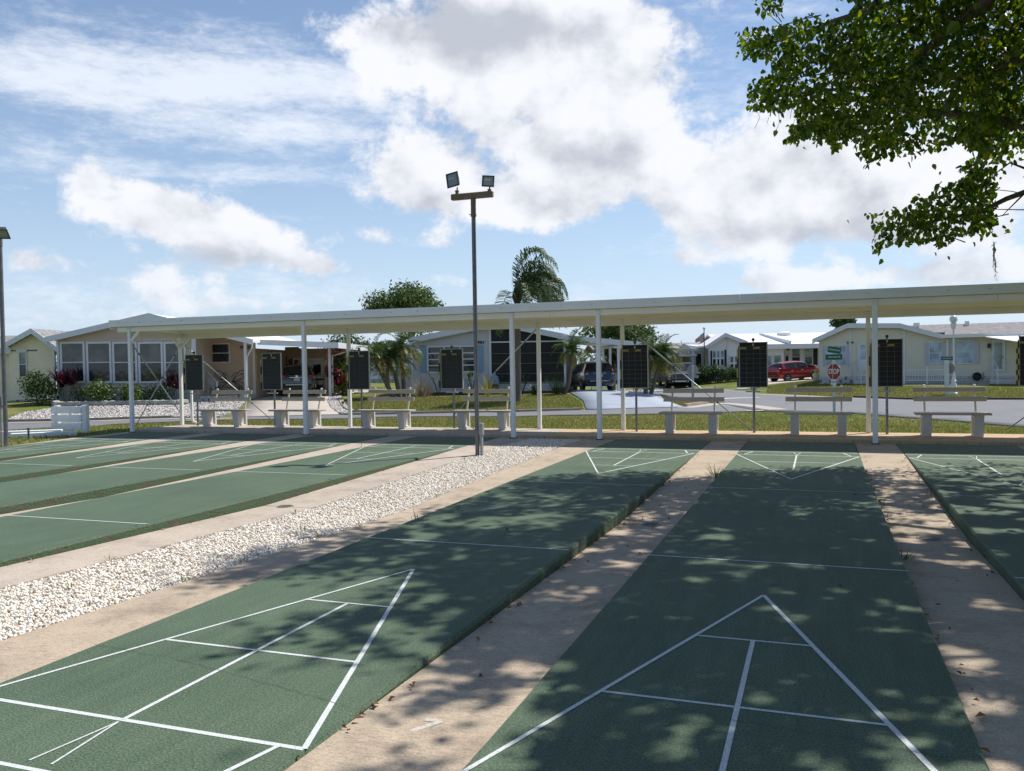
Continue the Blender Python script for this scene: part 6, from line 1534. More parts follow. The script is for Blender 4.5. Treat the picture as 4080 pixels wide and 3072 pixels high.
def tree(label, c, rx, ry, rz, m, n, size, base_z, name='tree', lobes=14, group=None, trunk=.22, bark='bark'):
    """crown centre c (world), radii; trunk down to base_z"""
    t = thing(name, label, 'tree', (c[0], c[1], base_z), group=group); cz_ = c[2]-base_z; bl = []
    for k in range(lobes):
        d = NR.normal(size=3); d /= np.linalg.norm(d); q = NR.uniform(.35, .75); s = NR.uniform(.26, .42); bl.append((d[0]*rx*q, d[1]*ry*q, cz_+d[2]*rz*q, rx*s, ry*s, rz*s*1.1))
    P, Nn = blob_points(NR, bl, n, .45); leaves_mesh('crown', m, P, Nn, size, NR, t)
    mb = MB(); mb.tube([(0, 0, -.2), (.05*rx, 0, cz_*.45), (0, .03*ry, cz_*.8)], [trunk, trunk*.75, trunk*.5], 9)
    for b_ in bl[:9]: mb.tube([(.03*rx, 0, cz_*.55), (b_[0]*.5, b_[1]*.5, (cz_*.6+b_[2])/2), (b_[0], b_[1], b_[2])], [trunk*.42, trunk*.25, trunk*.08], 6)
    mb.build('trunk', bark, t, smooth=True); return t
def frond_mesh(m, length, leaf, droop, n=26, seed=0, v_angle=.5, hang=.35, el=.5):
    """one feather frond along +x, arching down"""
    r = np.random.default_rng(seed); V = []; F = []; d = np.array([math.cos(el), 0, math.sin(el)]); p = np.zeros(3); pts = []
    for k in range(n+1):
        pts.append((p.copy(), d.copy())); p = p+d*length/n; d = d+np.array([0, 0, -droop/n*(.4+1.4*k/n)]); d /= np.linalg.norm(d)
    for i, (p, d) in enumerate(pts):
        f = i/n
        up = np.cross(np.cross(d, [0, 0, 1.]), d); up /= np.linalg.norm(up)+1e-9; sd = np.cross(d, up)
        w = .016*(1-f)+.004; b = len(V); V += [p+sd*w, p-sd*w]
        if i: F.append((b-2, b-1, b+1, b))
    for i, (p, d) in enumerate(pts[2:], 2):
        f = i/n; L_ = leaf*math.sin(math.pi*(.10+.86*f))**.7
        up = np.cross(np.cross(d, [0, 0, 1.]), d); up /= np.linalg.norm(up)+1e-9; sd = np.cross(d, up)
        for s in (-1, 1):
            for rep in range(2):
                q = p+d*r.uniform(-.5, .5)*length/n; dd = sd*s*math.cos(v_angle)+up*math.sin(v_angle)*r.uniform(.3, 1.)+d*r.uniform(.35, .8); dd /= np.linalg.norm(dd); b = len(V); ww = leaf*(.026+.012*r.random())
                a1 = q+dd*L_*.5; d2 = dd+np.array([0, 0, -hang*1.4]); d2 /= np.linalg.norm(d2); a2 = a1+d2*L_*.55*r.uniform(.8, 1.15)
                V += [q+d*ww*.6, q-d*ww*.6, a1+d*ww, a1-d*ww, a2]; F.append((b, b+1, b+3, b+2)); F.append((b+2, b+3, b+4, b+4))
    V = np.array(V); F = [f if f[2] != f[3] else f[:3] for f in map(tuple, F)]
    me = bpy.data.meshes.new('frond'); me.from_pydata(V.tolist(), [], F); me.materials.append(MATS[m]); me.update(); return me
FR = {}
def palm(label, foot, top, trunk_r, length, leaf, nf, wind=(0, 0), droop=1.5, gold=.15, group=None, name='palm_tree', crownshaft=True, el_rng=(-.55, 1.35), mid=None, seed=1, bark='bark', hang=.35):
    """foot, top: world points; wind: xy vector that bends the fronds' heading"""
    r = np.random.default_rng(seed); t = thing(name, label, 'palm tree', tuple(foot), group=group); d = np.array(top)-np.array(foot)
    mb = MB(); pts = [(0, 0, -.2), (0, 0, 0)] if mid is None else [(0, 0, -.2)]
    n = 9; mid_ = d*.5 if mid is None else np.array(mid)
    P = [(1-s)**2*np.zeros(3)+2*s*(1-s)*mid_+s*s*d for s in np.linspace(0, 1, n)]
    mb.tube([(P[0][0], P[0][1], -.25)]+P, [trunk_r*1.35]+[trunk_r*(1.25-.4*k/(n-1)+(.03 if k % 2 else 0)) for k in range(n)], 10); mb.build('trunk', bark, t, smooth=True)
    if crownshaft: mb = MB(); mb.lathe([(trunk_r*.8, -.25), (trunk_r*1.5, -.05), (trunk_r*1.7, .12), (trunk_r*1.1, .4), (trunk_r*.5, .8)], 10, tuple(d)); mb.build('crownshaft', 'bark_dark', t, smooth=True)
    key = (length, leaf, droop, el_rng)
    for m in ('frond_green', 'frond_gold'):
        for v in range(6):
            if key+(m, v) not in FR: FR[key+(m, v)] = frond_mesh(m, length, leaf, droop*(.9+.1*(v % 3)), seed=v+3, hang=hang, el=el_rng[0]+(el_rng[1]-el_rng[0])*v/5)
    for k in range(nf):
        az = k*2.39996+r.uniform(-.3, .3); el = el_rng[1]-(el_rng[1]-el_rng[0])*((k+.5)/nf)**.8+r.uniform(-.12, .12)
        dv = np.array([math.cos(az)*math.cos(el)+wind[0], math.sin(az)*math.cos(el)+wind[1], math.sin(el)]); dv /= np.linalg.norm(dv)
        m = 'frond_gold' if el < el_rng[0]+.5 and r.random() < gold*3 else 'frond_green'
        vi = int(np.clip(round((el-el_rng[0])/(el_rng[1]-el_rng[0])*5), 0, 5)); o = link('frond', FR[key+(m, vi)], t); o.location = tuple(d+np.array([0, 0, .1]))
        o.rotation_euler = (r.uniform(-.18, .18), r.uniform(-.12, .12), math.atan2(dv[1], dv[0])); o.scale = (r.uniform(.85, 1.1),)*3
    return t

# beds of house 9903
bush('tall dark green hedge bush at the corner of the yellow house lot', S1(440, 1155), 2.05, 1.75, 'leaf_dark', 3200, .10, group='bushes along house 9903', lobes=7)
ti_plant('tall red leaved ti plant at the sunroom corner', S1(735, 1140), 1.5, 2.05, 'leaf_maroon', heads=5)
bush('rounded dark shrub under the first sunroom window', S1(890, 1145), 1.35, 1.05, 'leaf_dark', 1000, .07, group='bushes along house 9903')
bush('pale green umbrella leaf shrub under the second sunroom window', S1(1160, 1150), 1.75, 1.3, 'leaf_mid', 1300, .13, group='bushes along house 9903')
bush('umbrella leaf shrub under the third and fourth sunroom windows', S1(1470, 1145), 1.6, 1.25, 'leaf_mid', 1200, .13, group='bushes along house 9903')
bush('small dark shrub beneath the fourth sunroom window', S1(1640, 1138), 1.1, 1.05, 'leaf_dark', 700, .08, group='bushes along house 9903')
bush('dark low shrub beneath the fifth sunroom window', S1(1790, 1135), 1.35, 1.15, 'leaf_dark', 1000, .07, group='bushes along house 9903')
ti_plant('dark maroon ti plant beside scoreboard one', S2(290, 1125), 1.6, 1.6, 'leaf_maroon', heads=5)
bush('clipped dark hedge shrub by the porch steps', S2(620, 1080), 1.5, 1.05, 'leaf_dark', 1300, .06, group='bushes along house 9903')
bush('bright clipped boxwood shrub at the porch post', S2(1035, 1072), 1.4, 1.05, 'leaf_bright', 1500, .05, group='bushes along house 9903')
# stones edging the bed, the grey gravel yard
mat('edge_stone', (.40, .38, .35), .9, .15, 8, bump=.6, bscale=20)
bl_ = thing('stone_edging', 'row of rough pale edging stones round the bed of the sunroom', 'edging', tuple(hit(S1(640, 1170))))
b0 = np.array(bl_.location)
pth = [hit(p) for p in (S1(606, 1150), S1(640, 1172), S1(900, 1168), S1(1300, 1158), S1(1944, 1150), S2(410, 1140))]
icos = [bmesh.new() for _ in range(3)]; ms = []
for i, bm in enumerate(icos):
    bmesh.ops.create_cube(bm, size=1); bmesh.ops.subdivide_edges(bm, edges=bm.edges, cuts=1, use_grid_fill=True)
    rr = random.Random(i)
    for v in bm.verts: v.co = v.co.normalized()*.32+v.co*.55; v.co += Vector((rr.uniform(-.05, .05), rr.uniform(-.05, .05), rr.uniform(-.05, .05)))
    me = bpy.data.meshes.new('stone'); bm.to_mesh(me); bm.free(); me.materials.append(MATS['edge_stone']); ms.append(me)
k = 0
for a, b in zip(pth[:-1], pth[1:]):
    L_ = np.linalg.norm(b[:2]-a[:2]); n = max(1, int(L_/.36))
    for i in range(n):
        q = a+(b-a)*(i+.5)/n; o = link('stone', ms[k % 3], bl_); o.location = tuple(np.array([q[0], q[1], h1(q[0], q[1])+.10])-b0); o.scale = (L_/n*.98, .30, .27); o.rotation_euler = (0, 0, math.atan2(b[1]-a[1], b[0]-a[0])+NR.uniform(-.06, .06)); k += 1
for (a, b) in ((S2(525, 1112), S2(1065, 1100)),):
    qa, qb = hit(a), hit(b); n = 9
    for j in range(2):
        for i in range(n):
            q = qa+(qb-qa)*(i+.5+.5*(j % 2))/n; o = pbox('block', bl_, tuple(np.array([q[0], q[1], h1(q[0], q[1])+.07+j*.14])-b0), (.33, .22, .13), 'brick_white', (0, 0, math.atan2(qb[1]-qa[1], qb[0]-qa[0])))
from mathutils.geometry import intersect_point_tri_2d, tessellate_polygon
def poly_sampler(poly, lift=0.):
    T_ = tessellate_polygon([[Vector((p[0], p[1], 0)) for p in poly]]); A_ = []
    for a, b, c in T_: A_.append(abs((poly[b][0]-poly[a][0])*(poly[c][1]-poly[a][1])-(poly[c][0]-poly[a][0])*(poly[b][1]-poly[a][1]))/2)
    A_ = np.array(A_); Tp = np.array([[poly[i] for i in t] for t in T_])
    def f(r, n):
        k = r.choice(len(A_), n, p=A_/A_.sum()); u, v = r.random(n), r.random(n); m = u+v > 1; u[m], v[m] = 1-u[m], 1-v[m]
        xy = Tp[k, 0]+u[:, None]*(Tp[k, 1]-Tp[k, 0])+v[:, None]*(Tp[k, 2]-Tp[k, 0]); return np.c_[xy, H(xy)+lift]
    return f
islandmat('stone_grey', [(.16, .15, .14), (.30, .27, .25), (.46, .42, .38), (.58, .55, .52), (.38, .34, .31), (.66, .64, .62)])
mat('gravel_grey_bed', (.20, .185, .17), .95, .3, 10)
gy = W(S1(85, 1328), S1(250, 1250), S1(600, 1190), S1(1300, 1172), S1(1944, 1165), S2(410, 1152), S2(540, 1125), S2(1060, 1112), S2(950, 1220), S2(770, 1290), S1(1900, 1296), S1(960, 1322))
struct(drape('gravel_base', gy, 'gravel_grey_bed', .04, 2.2)); stones('gravel', 'stone_grey', poly_sampler(gy, .055), 9000, .025, .06, 5, 'grey and white river stones in the yard of the sunroom house')
gy2 = W(S3(300, 1075), S3(440, 1060), S3(430, 1110), S3(480, 1180), S3(560, 1240), S3(560, 1258), S3(430, 1255), S3(330, 1190), S3(295, 1120))
struct(drape('gravel_base', gy2, 'gravel_grey_bed', .04, 2.2)); stones('gravel', 'stone_grey', poly_sampler(gy2, .055), 1800, .025, .06, 6, 'strip of river stones along the edge of the tan driveway')
kerb(W(S3(440, 1095), S3(450, 1140), S3(490, 1195), S3(565, 1240)), w=.2, hgt=.13)
for i, p in enumerate((S3(352, 1105), S3(463, 1215), S3(380, 1060))):
    q = hit(p); mb = MB(); mb.lathe([(.012, -.05), (.012, .28), (.03, .30), (.06, .36), (.075, .40), (.02, .43)], 8); tag(mb.build('path_light', 'dark_metal', loc=tuple(q)), ('small dark solar path light at the middle of the river stone strip', 'small dark solar path light where the river stones meet the kerb', 'small dark solar path light at the foot of the red ti plant')[i], 'garden light', 'solar lights by the driveway')
# corner beds by the driveway
ti_plant('bright red ti plant at the carport post', S3(385, 1050), 1.6, 1.75, 'leaf_red', heads=6)
bush('yellow green croton shrub beside the red ti plant', S3(490, 1045), 1.35, 1.15, 'leaf_yellow', 1300, .12, cat='shrub', name='shrub')
hb = bush('tall hibiscus bush with pink flowers behind the red ti plant', S3(480, 1010), 2.3, 3.1, 'leaf_mid', 3400, .13, name='hibiscus', dep=47.5, lobes=9)
P_, N_2 = blob_points(NR, [(0, -.3, 1.9, .95, .7, .95)], 26, .95); [leaves_mesh('flower', 'petal_pink', np.repeat(P_[i:i+1], 5, 0), np.repeat(N_2[i:i+1], 5, 0), .2, NR, hb, aspect=1.) for i in range(26)]
bush('dense dark hedge tree beyond the hibiscus', S3(520, 990), 3.6, 4.2, 'leaf_dark', 4200, .18, name='hedge', cat='hedge', dep=56., lobes=9)
# palms beside the grey house
def pxd(p, d): return atD(p, d)
def ptop(p, d): return atD(p, d)
for i, (ft_, tp, ln) in enumerate(((T9(1075, 1250), T9(700, 640), 'leftmost leaning'), (T9(1195, 1260), T9(1045, 700), 'middle'), (T9(1285, 1265), T9(1215, 440), 'upright'))):
    b = spot(ft_, 43.5+i*.5); tp_ = ptop(tp, 43.5+i*.5)
    palm({0: 'strongly leaning feather palm by the corner of the grey house', 1: 'gently leaning feather palm between two others by the grey house', 2: 'upright feather palm nearest the wall of the grey house'}[i], b, tp_, .10, 1.45, .40, 28, wind=(.15, .05), droop=1.7, gold=.3, group='feather palms by the grey house', crownshaft=False, el_rng=(-.5, 1.35), seed=i+2)
b = spot(T5(35, 1440), 45.); palm('small windblown feather palm at the screened porch corner', b, ptop(T5(165, 640), 45.), .095, 1.25, .34, 30, wind=(.35, .1), droop=1.5, gold=.3, crownshaft=False, el_rng=(-.5, 1.4), mid=(.45, .1, .7), seed=9)
b = hit(T1(140, 1185)); db_ = float((b-CAM)@_F)
palm('feather palm with pale trunk beside the blue grey driveway', b, ptop(T1(340, 200), db_), .09, 1.35, .38, 28, wind=(.2, .05), droop=1.7, gold=.3, group='pair of palms by the driveway', crownshaft=False, el_rng=(-.5, 1.35), seed=12)
palm('dark leaning feather palm with golden lower fronds by the driveway', b+np.array([.25, .3, 0]), ptop(T1(600, 120), db_), .085, 1.35, .38, 30, wind=(.3, .0), droop=1.7, gold=.5, group='pair of palms by the driveway', crownshaft=False, el_rng=(-.6, 1.3), seed=14, bark='bark')
bush('dark shrub growing at the foot of the two driveway palms', T1(200, 1150), 1.3, 1.5, 'leaf_dark', 1500, .10, name='shrub', cat='shrub')
# tall queen palm bent by the wind
Z9 = zoom(1400, 900, 1000/2212)
b = hit((2062, 1600)); dq = float((b-CAM)@_F)
palm('tall queen palm with windblown crown in the lawn of the grey house', b, ptop(Z9(1462, 640), dq), .15, 3.3, .78, 34, wind=(.80, .10), droop=3.6, gold=.0, el_rng=(.35, 1.42), seed=21, hang=1.3)
# trees behind
def ptree(label, p, dep, rxp, rzp, m, n, size, **k):
    c = atD(p, dep); s = dep/FPX; return tree(label, c, rxp*s, rxp*s*.85, rzp*s, m, n, size, h1(c[0], c[1]), **k)
ptree('rounded leafy tree rising behind the grey house', (1630, 1225), 64., 185, 120, 'leaf_mid', 12000, .22, group='trees behind the houses', lobes=26)
ptree('broad leafy tree behind the carport of the grey house', (2470, 1330), 60., 175, 95, 'leaf_mid', 8000, .22, group='trees behind the houses', lobes=18)
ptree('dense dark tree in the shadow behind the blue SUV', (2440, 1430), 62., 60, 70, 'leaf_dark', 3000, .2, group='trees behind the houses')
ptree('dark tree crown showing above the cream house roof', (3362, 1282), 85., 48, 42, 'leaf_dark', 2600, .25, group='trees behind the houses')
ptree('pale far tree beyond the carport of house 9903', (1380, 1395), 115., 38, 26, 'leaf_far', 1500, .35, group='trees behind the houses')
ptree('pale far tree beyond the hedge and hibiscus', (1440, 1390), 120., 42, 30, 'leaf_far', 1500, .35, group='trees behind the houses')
ptree('yellowish leafy tree behind the leaning palms', (1540, 1390), 70., 80, 40, 'leaf_mid', 3500, .22, group='trees behind the houses')
# far-off wood closing the view between the houses
PW = []; r_ = np.random.default_rng(8)
for k in range(60):
    a = -1.05+1.9*k/59; dd = 135+10*r_.random(); c = CAM[:2]+np.array([math.sin(a), math.cos(a)])*dd; PW.append((c[0], c[1], 1.2, 6, 5, 2.2+1.4*r_.random()))
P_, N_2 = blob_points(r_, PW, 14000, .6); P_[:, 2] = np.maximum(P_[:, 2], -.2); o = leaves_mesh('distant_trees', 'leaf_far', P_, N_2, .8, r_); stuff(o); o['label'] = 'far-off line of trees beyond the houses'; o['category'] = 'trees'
# plants before the grey house
grass_clump('tan fountain grass clump under the blue shutter', T7(270, 1420), 1.2, .95, dep=45.2, n=150, group='fountain grasses'); grass_clump('tan fountain grass clump behind scoreboard four', T7(430, 1420), 1.1, .85, dep=45.2, n=130, group='fountain grasses'); grass_clump('green fountain grass clump before the screened porch end', S4(1440, 1010), 1.4, 1.0, 'frond_green', dep=44.8, n=190, group='fountain grasses')
def paddle(label, p, h, dep, n=8, m='leaf_dark'):
    b = spot(p, dep); t = thing('bird_of_paradise', label, 'plant', tuple(b), group='bird of paradise plants'); mb = MB()
    for k in range(n):
        a = NR.uniform(0, 6.28); L_ = h*NR.uniform(.6, 1.); dx, dy = .28*math.cos(a)*L_, .28*math.sin(a)*L_; mb.tube([(0, 0, -.05), (dx*.5, dy*.5, L_*.5), (dx, dy, L_*.72)], .012, 5)
        s = Vector((-math.sin(a), math.cos(a), 0))*.085; p0 = Vector((dx, dy, L_*.70)); p1 = Vector((dx*1.25, dy*1.25, L_*.86)); p2 = Vector((dx*1.6, dy*1.6, L_)); mb.add([p0, p1+s, p2, p1-s], [(0, 1, 2), (0, 2, 3)])
    mb.build('leaves', m, t)
paddle('tall thin bird of paradise plant between window and scoreboard four', T7(660, 1420), 1.75, 45.0, 6); paddle('bird of paradise plant under the window by the light pole', T7(1350, 1420), 1.45, 45.0, 9); paddle('low bird of paradise plant before the black screen', S4(1060, 1010), 1.2, 44.8, 8)
grass_clump('spiky yellow green dracaena by the pale blue bottle', T7(1690, 1420), .8, 1.0, 'leaf_yellow', dep=45.0, n=50, width=.03); grass_clump('low dark strap leaved plant under the screen', S4(1200, 1010), 1.0, .6, 'leaf_dark', dep=44.8, n=60, width=.035)
grass_clump('spreading green grass clump behind the beige bench before the screen', S4(870, 1010), 1.1, .6, 'frond_green', dep=44.8, n=110)
# shrubs before the white house
for i, (x, w, h, lb) in enumerate(((690, 1.0, 1.1, 'loose light shrub left of the flagpole'), (860, 1.7, 1.6, 'large dark shrub below the triple window of the white house'), (1080, 1.7, 1.5, 'dark shrub right of the triple window of the white house'), (1290, 1.7, 1.4, 'dark shrub between the two windows of the white house'), (1450, 1.5, 1.25, 'dark shrub under the lower window of the white house'))):
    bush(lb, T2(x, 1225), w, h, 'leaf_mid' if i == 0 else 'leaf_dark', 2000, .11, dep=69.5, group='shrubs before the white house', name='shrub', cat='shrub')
v, f = straps(NR, 40, .5, .04, (.4, 1.4), .1, .2, (0, 0, .45)); raw('leaves', v, f, 'leaf_bright', pt)

# ------------------------------------------------------------------ grass blades on the near strips and lawns
def blades(name, xy, hgt, wid, m, label, r, zoff=None):
    n = len(xy); z = H(xy); a = r.uniform(0, 6.283, n); L_ = hgt*(.5+.9*r.random(n)); ln = r.normal(size=(n, 2))*.5*L_[:, None]
    b = np.c_[xy, z-.005]; s = np.c_[np.cos(a), np.sin(a), np.zeros(n)]*(wid*(.6+.8*r.random(n)))[:, None]
    v = np.stack([b-s, b+s, b+np.c_[ln, L_]], 1).reshape(-1, 3); f = np.arange(3*n).reshape(-1, 3)
    o = stuff(raw(name, v, f, m)); o['label'] = label; o['category'] = 'grass'; return o
leafmat('blade', [(.075, .10, .020), (.14, .165, .034), (.20, .20, .060), (.36, .29, .15), (.12, .15, .028), (.32, .27, .12)], rough=.8, trans=.3)
GR = np.random.default_rng(31)
strip = [(-17.2, 15.56), (7, 15.56)]+[p for p in reversed(near)]
xy = poly_sampler(strip)(GR, 70000)[:, :2]; blades('grass', xy, .055, .011, 'blade', 'sunlit mown grass strip between platform and street', GR)
lg = [(-15.26, 2), (-15.26, 13.7), (-15.5, 15.5), (-17, 15.5)]+[(-19.2, 14.9), (-23, 13.0), (-20, 4)]
xy = poly_sampler(lg)(GR, 16000)[:, :2]; blades('grass', xy, .06, .011, 'blade', 'grass beside the outermost court', GR)
lw = W(S3(470, 1100), S3(600, 1060), S3(1250, 1060), S4(600, 1055), S4(1580, 1045), S4(1700, 1110), S4(1740, 1200), S4(1000, 1230), S3(1000, 1258), S3(570, 1250))
xy = poly_sampler(lw)(GR, 40000)[:, :2]; blades('grass', xy, .06, .02, 'blade', 'patchy lawn before the grey house', GR)
lw = W((3050, 1572), (3060, 1540), (3250, 1516), S6(1010, 930), S6(1600, 935), S7(600, 945), S7(1880, 960), (4080, 1593), (3616, 1592), (3404, 1584), (3160, 1574))
xy = poly_sampler(lw)(GR, 36000)[:, :2]; blades('grass', xy, .06, .022, 'blade', 'lawn before the cream house', GR)
lw = W(T1(240, 1200), T1(700, 1265), T1(1500, 1340), T1(1830, 1400), T1(1750, 1480), T1(1220, 1530), T1(600, 1340))
xy = poly_sampler(lw)(GR, 6000)[:, :2]; blades('grass', xy, .07, .015, 'blade', 'small grass island between driveway and side street', GR)
# ------------------------------------------------------------------ the big shade tree whose boughs hang into the picture
def inpoly(P, poly):
    x, y = P[:, 0], P[:, 1]; ins = np.zeros(len(P), bool); n = len(poly); j = n-1
    for i in range(n):
        xi, yi = poly[i]; xj, yj = poly[j]
        c = ((yi > y) != (yj > y)) & (x < (xj-xi)*(y-yi)/(yj-yi+1e-12)+xi); ins ^= c; j = i
    return ins
CR = zoom(2900, 0, 1180/1638)
sil = [(690, -400), (690, 60), (600, 115), (570, 45), (540, 95), (470, 60), (400, 75), (355, 130), (230, 140), (120, 118), (62, 170), (62, 220), (90, 300), (130, 322), (215, 310), (250, 400), (180, 425), (130, 445), (92, 560), (130, 600), (240, 628), (330, 590), (400, 562), (365, 620), (398, 680), (332, 682), (312, 788), (380, 778), (430, 750), (480, 798), (540, 770), (600, 850), (640, 790), (700, 780), (730, 830), (770, 935), (830, 905), (880, 850), (910, 880), (980, 800), (1020, 880), (1060, 830), (1180, 820), (1260, 770), (1300, 800), (1400, 830), (1360, 870), (1280, 912), (1292, 950), (1335, 962), (1260, 1000), (1150, 1012), (1110, 1080), (1050, 1062), (1010, 1120), (960, 1160), (900, 1122), (840, 1170), (765, 1182), (800, 1240), (830, 1270), (782, 1340), (820, 1388), (900, 1340), (960, 1340), (1030, 1368), (1080, 1330), (1150, 1340), (1210, 1378), (1240, 1330), (1290, 1292), (1400, 1310), (1430, 1262), (1478, 1338), (1492, 1300), (1440, 1250), (1500, 1220), (1480, 1150), (1480, 1040), (1530, 990), (1500, 930), (1560, 900), (1638, 880), (1800, 850), (1800, -400)]
sil = [CR(*p) for p in sil]; tuft = [CR(*p) for p in ((150, -60), (155, 60), (205, 90), (300, 45), (370, -60))]
shd = [(1500, 962), (1270, 985), (1080, 1045), (900, 1105), (640, 1130), (545, 1190), (430, 1262), (560, 1245), (800, 1215), (930, 1290), (760, 1330), (590, 1380), (650, 1425), (870, 1400), (1020, 1360), (1010, 1480), (900, 1666)]
shd = [tuple(atZ((x*4080/2212, y*4080/2212), 0)[:2]) for x, y in shd]+[(-1.2, -6), (16, -8), (18, 16), (4, 13.2)]
TR = np.random.default_rng(77)
def project(P):
    d = P-CAM; z = d@_F; return np.c_[2040+FPX*(d@_R)/z, 1536-FPX*(d@_U)/z], z
SUN_XY = np.array([SUN.x, SUN.y])/SUN.z
def crown_points(n):
    out = []
    tot = 0
    while tot < n:
        q = TR.normal(size=(60000, 3)); q /= np.linalg.norm(q, axis=1)[:, None]; q *= (TR.random(60000)**(1/2.4))[:, None]
        P = np.array([5.0, 7.2, 6.9])+q*np.array([7.2, 8.6, 4.3])
        P = P[(P[:, 2] > 3.2)]
        uv, z = project(P); view = (z > .3) & (uv[:, 0] > -20) & (uv[:, 0] < 4330) & (uv[:, 1] > -260) & (uv[:, 1] < 3072)
        ok = (~view) & ((z > 6.5) | (~view & (z < 3.0)) | (~view))
        low = view & (uv[:, 1] > 640); ok &= ~low | ((z > 11.0) & (z < 13.2))
        s = P[:, :2]-SUN_XY*P[:, 2:3]; ok &= inpoly(s, shd) & (P[:, 1] < 13.0)
        dcam = np.linalg.norm(P-CAM, axis=1); ok &= dcam > 4.2
        P = P[ok]; out.append(P); tot += len(P)
    return np.concatenate(out)[:n]
holes = np.c_[TR.uniform(-2, 9, 70), TR.uniform(0, 14, 70), TR.uniform(3.5, 10, 70), TR.uniform(.25, .62, 70)]
def seen_points(n):
    """clumps on the boughs that hang into the picture, 9.5 to 13 m away"""
    out = []; tot = 0; allp = np.array(sil)
    while tot < n:
        uv = np.c_[TR.uniform(2900, 4250, 20000), TR.uniform(-260, 1010, 20000)]; ok = inpoly(uv, sil) | inpoly(uv, tuft); uv = uv[ok]
        edge = np.clip((uv[:, 0]-2900)/900, 0, 1); lo = 12.3-2.6*edge
        low = uv[:, 1] > 620; z = np.where(low, TR.uniform(11.4, 12.6, len(uv)), lo+(13.1-lo)*TR.random(len(uv)))
        P = CAM+z[:, None]*(_F+_R*((uv[:, 0:1]-2040)/FPX)-_U*((uv[:, 1:2]-1536)/FPX))
        s = P[:, :2]-SUN_XY*P[:, 2:3]; P = P[inpoly(s, shd) | low]
        out.append(P); tot += len(P)
    return np.concatenate(out)[:n]
Pc = crown_points(8800)
keep = np.ones(len(Pc), bool)
for hx_, hy_, hz_, hr_ in holes: keep &= ((Pc-[hx_, hy_, hz_])**2).sum(1) > hr_**2
Ps = seen_points(860); ks_ = np.ones(len(Ps), bool)
for c in seen_points(60): ks_ &= ((Ps-c)**2).sum(1) > TR.uniform(.10, .30)**2
Ps = Ps[ks_]; Pc = np.concatenate([Pc[keep], Ps])
bt = thing('shade_tree', 'large broadleaf tree whose boughs overhang the courts and dapple them', 'tree', (7.7, 6.4, h1(7.7, 6.4)))
T0 = np.array([7.7, 6.4, h1(7.7, 6.4)])
leafmat('leaf_shade', [(.035, .070, .010), (.065, .12, .016), (.12, .18, .024), (.24, .27, .04)], rough=.32, trans=.46)
nl = 26
P_ = np.repeat(Pc, nl, 0); off = TR.normal(size=P_.shape)*np.array([.20, .20, .15]); off[-len(Ps)*nl:] *= .66; P_ = P_+off
uv, z = project(P_); view = (z > .3) & (uv[:, 0] < 4090) & (uv[:, 1] > -10)
kp = (~view) | inpoly(uv, sil) | inpoly(uv, tuft) | (TR.random(len(P_)) < .05); 
# leaves removed along the sun direction, a shaped mask that dapples courts and paths
def vnoise(xy, s, seed):
    g = np.random.default_rng(seed).random((64, 64)); q = xy/s; i = np.floor(q).astype(int); f_ = q-i; f_ = f_*f_*(3-2*f_)
    a = g[i[:, 0] % 64, i[:, 1] % 64]; b = g[(i[:, 0]+1) % 64, i[:, 1] % 64]; c = g[i[:, 0] % 64, (i[:, 1]+1) % 64]; d = g[(i[:, 0]+1) % 64, (i[:, 1]+1) % 64]
    return (a*(1-f_[:, 0])+b*f_[:, 0])*(1-f_[:, 1])+(c*(1-f_[:, 0])+d*f_[:, 0])*f_[:, 1]
sxy = P_[:, :2]-SUN_XY*P_[:, 2:3]
gap = .58*vnoise(sxy+[50, 50], .30, 1)+.42*vnoise(sxy+[50, 50], .13, 2)+.30*(vnoise(sxy+[50, 50], 1.1, 3)-.5)
onpath = np.minimum(np.abs(sxy[:, 0]+1.22), np.abs(sxy[:, 0]-1.23)) < .36
thr = np.where(onpath, .535, .61)-np.where(sxy[:, 1] < 1.4, .02, 0)
isseen = np.arange(len(P_)) >= len(P_)-len(Ps)*nl
kp &= (gap < thr) | (TR.random(len(P_)) < .04) | (isseen & (TR.random(len(P_)) < .75))
P0_ = P_[:-len(Ps)*nl][kp[:-len(Ps)*nl]]; P_ = P_[kp]
n = len(P_); t = TR.normal(size=(n, 3))*np.array([.55, .55, .35]); t[:, 2] -= .75; t /= np.linalg.norm(t, axis=1)[:, None]
nn = TR.normal(size=(n, 3)); nn[:, 2] += .5; nn -= t*(nn*t).sum(1)[:, None]; nn /= np.linalg.norm(nn, axis=1)[:, None]; s = np.cross(nn, t)
L_ = (.062+.05*TR.random(n))[:, None]*np.where(np.arange(n) < len(P0_), 1.25, 1.)[:, None]; w = L_*.33  # leaves of the unseen crown enlarged to deepen the shade below
v = np.empty((n, 6, 3)); v[:, 0] = P_; v[:, 1] = P_+t*L_*.32+s*w+nn*w*.35; v[:, 2] = P_+t*L_*.70+s*w*.75+nn*w*.25-nn*L_*.04; v[:, 3] = P_+t*L_-nn*L_*.14; v[:, 4] = P_+t*L_*.70-s*w*.75+nn*w*.25-nn*L_*.04; v[:, 5] = P_+t*L_*.32-s*w+nn*w*.35
f = np.empty((n, 2, 4), np.int32); b = 6*np.arange(n)[:, None]; f[:, 0] = b+np.array([0, 1, 2, 3]); f[:, 1] = b+np.array([0, 3, 4, 5])
raw('crown', v.reshape(-1, 3)-T0, f.reshape(-1, 4), 'leaf_shade', bt)
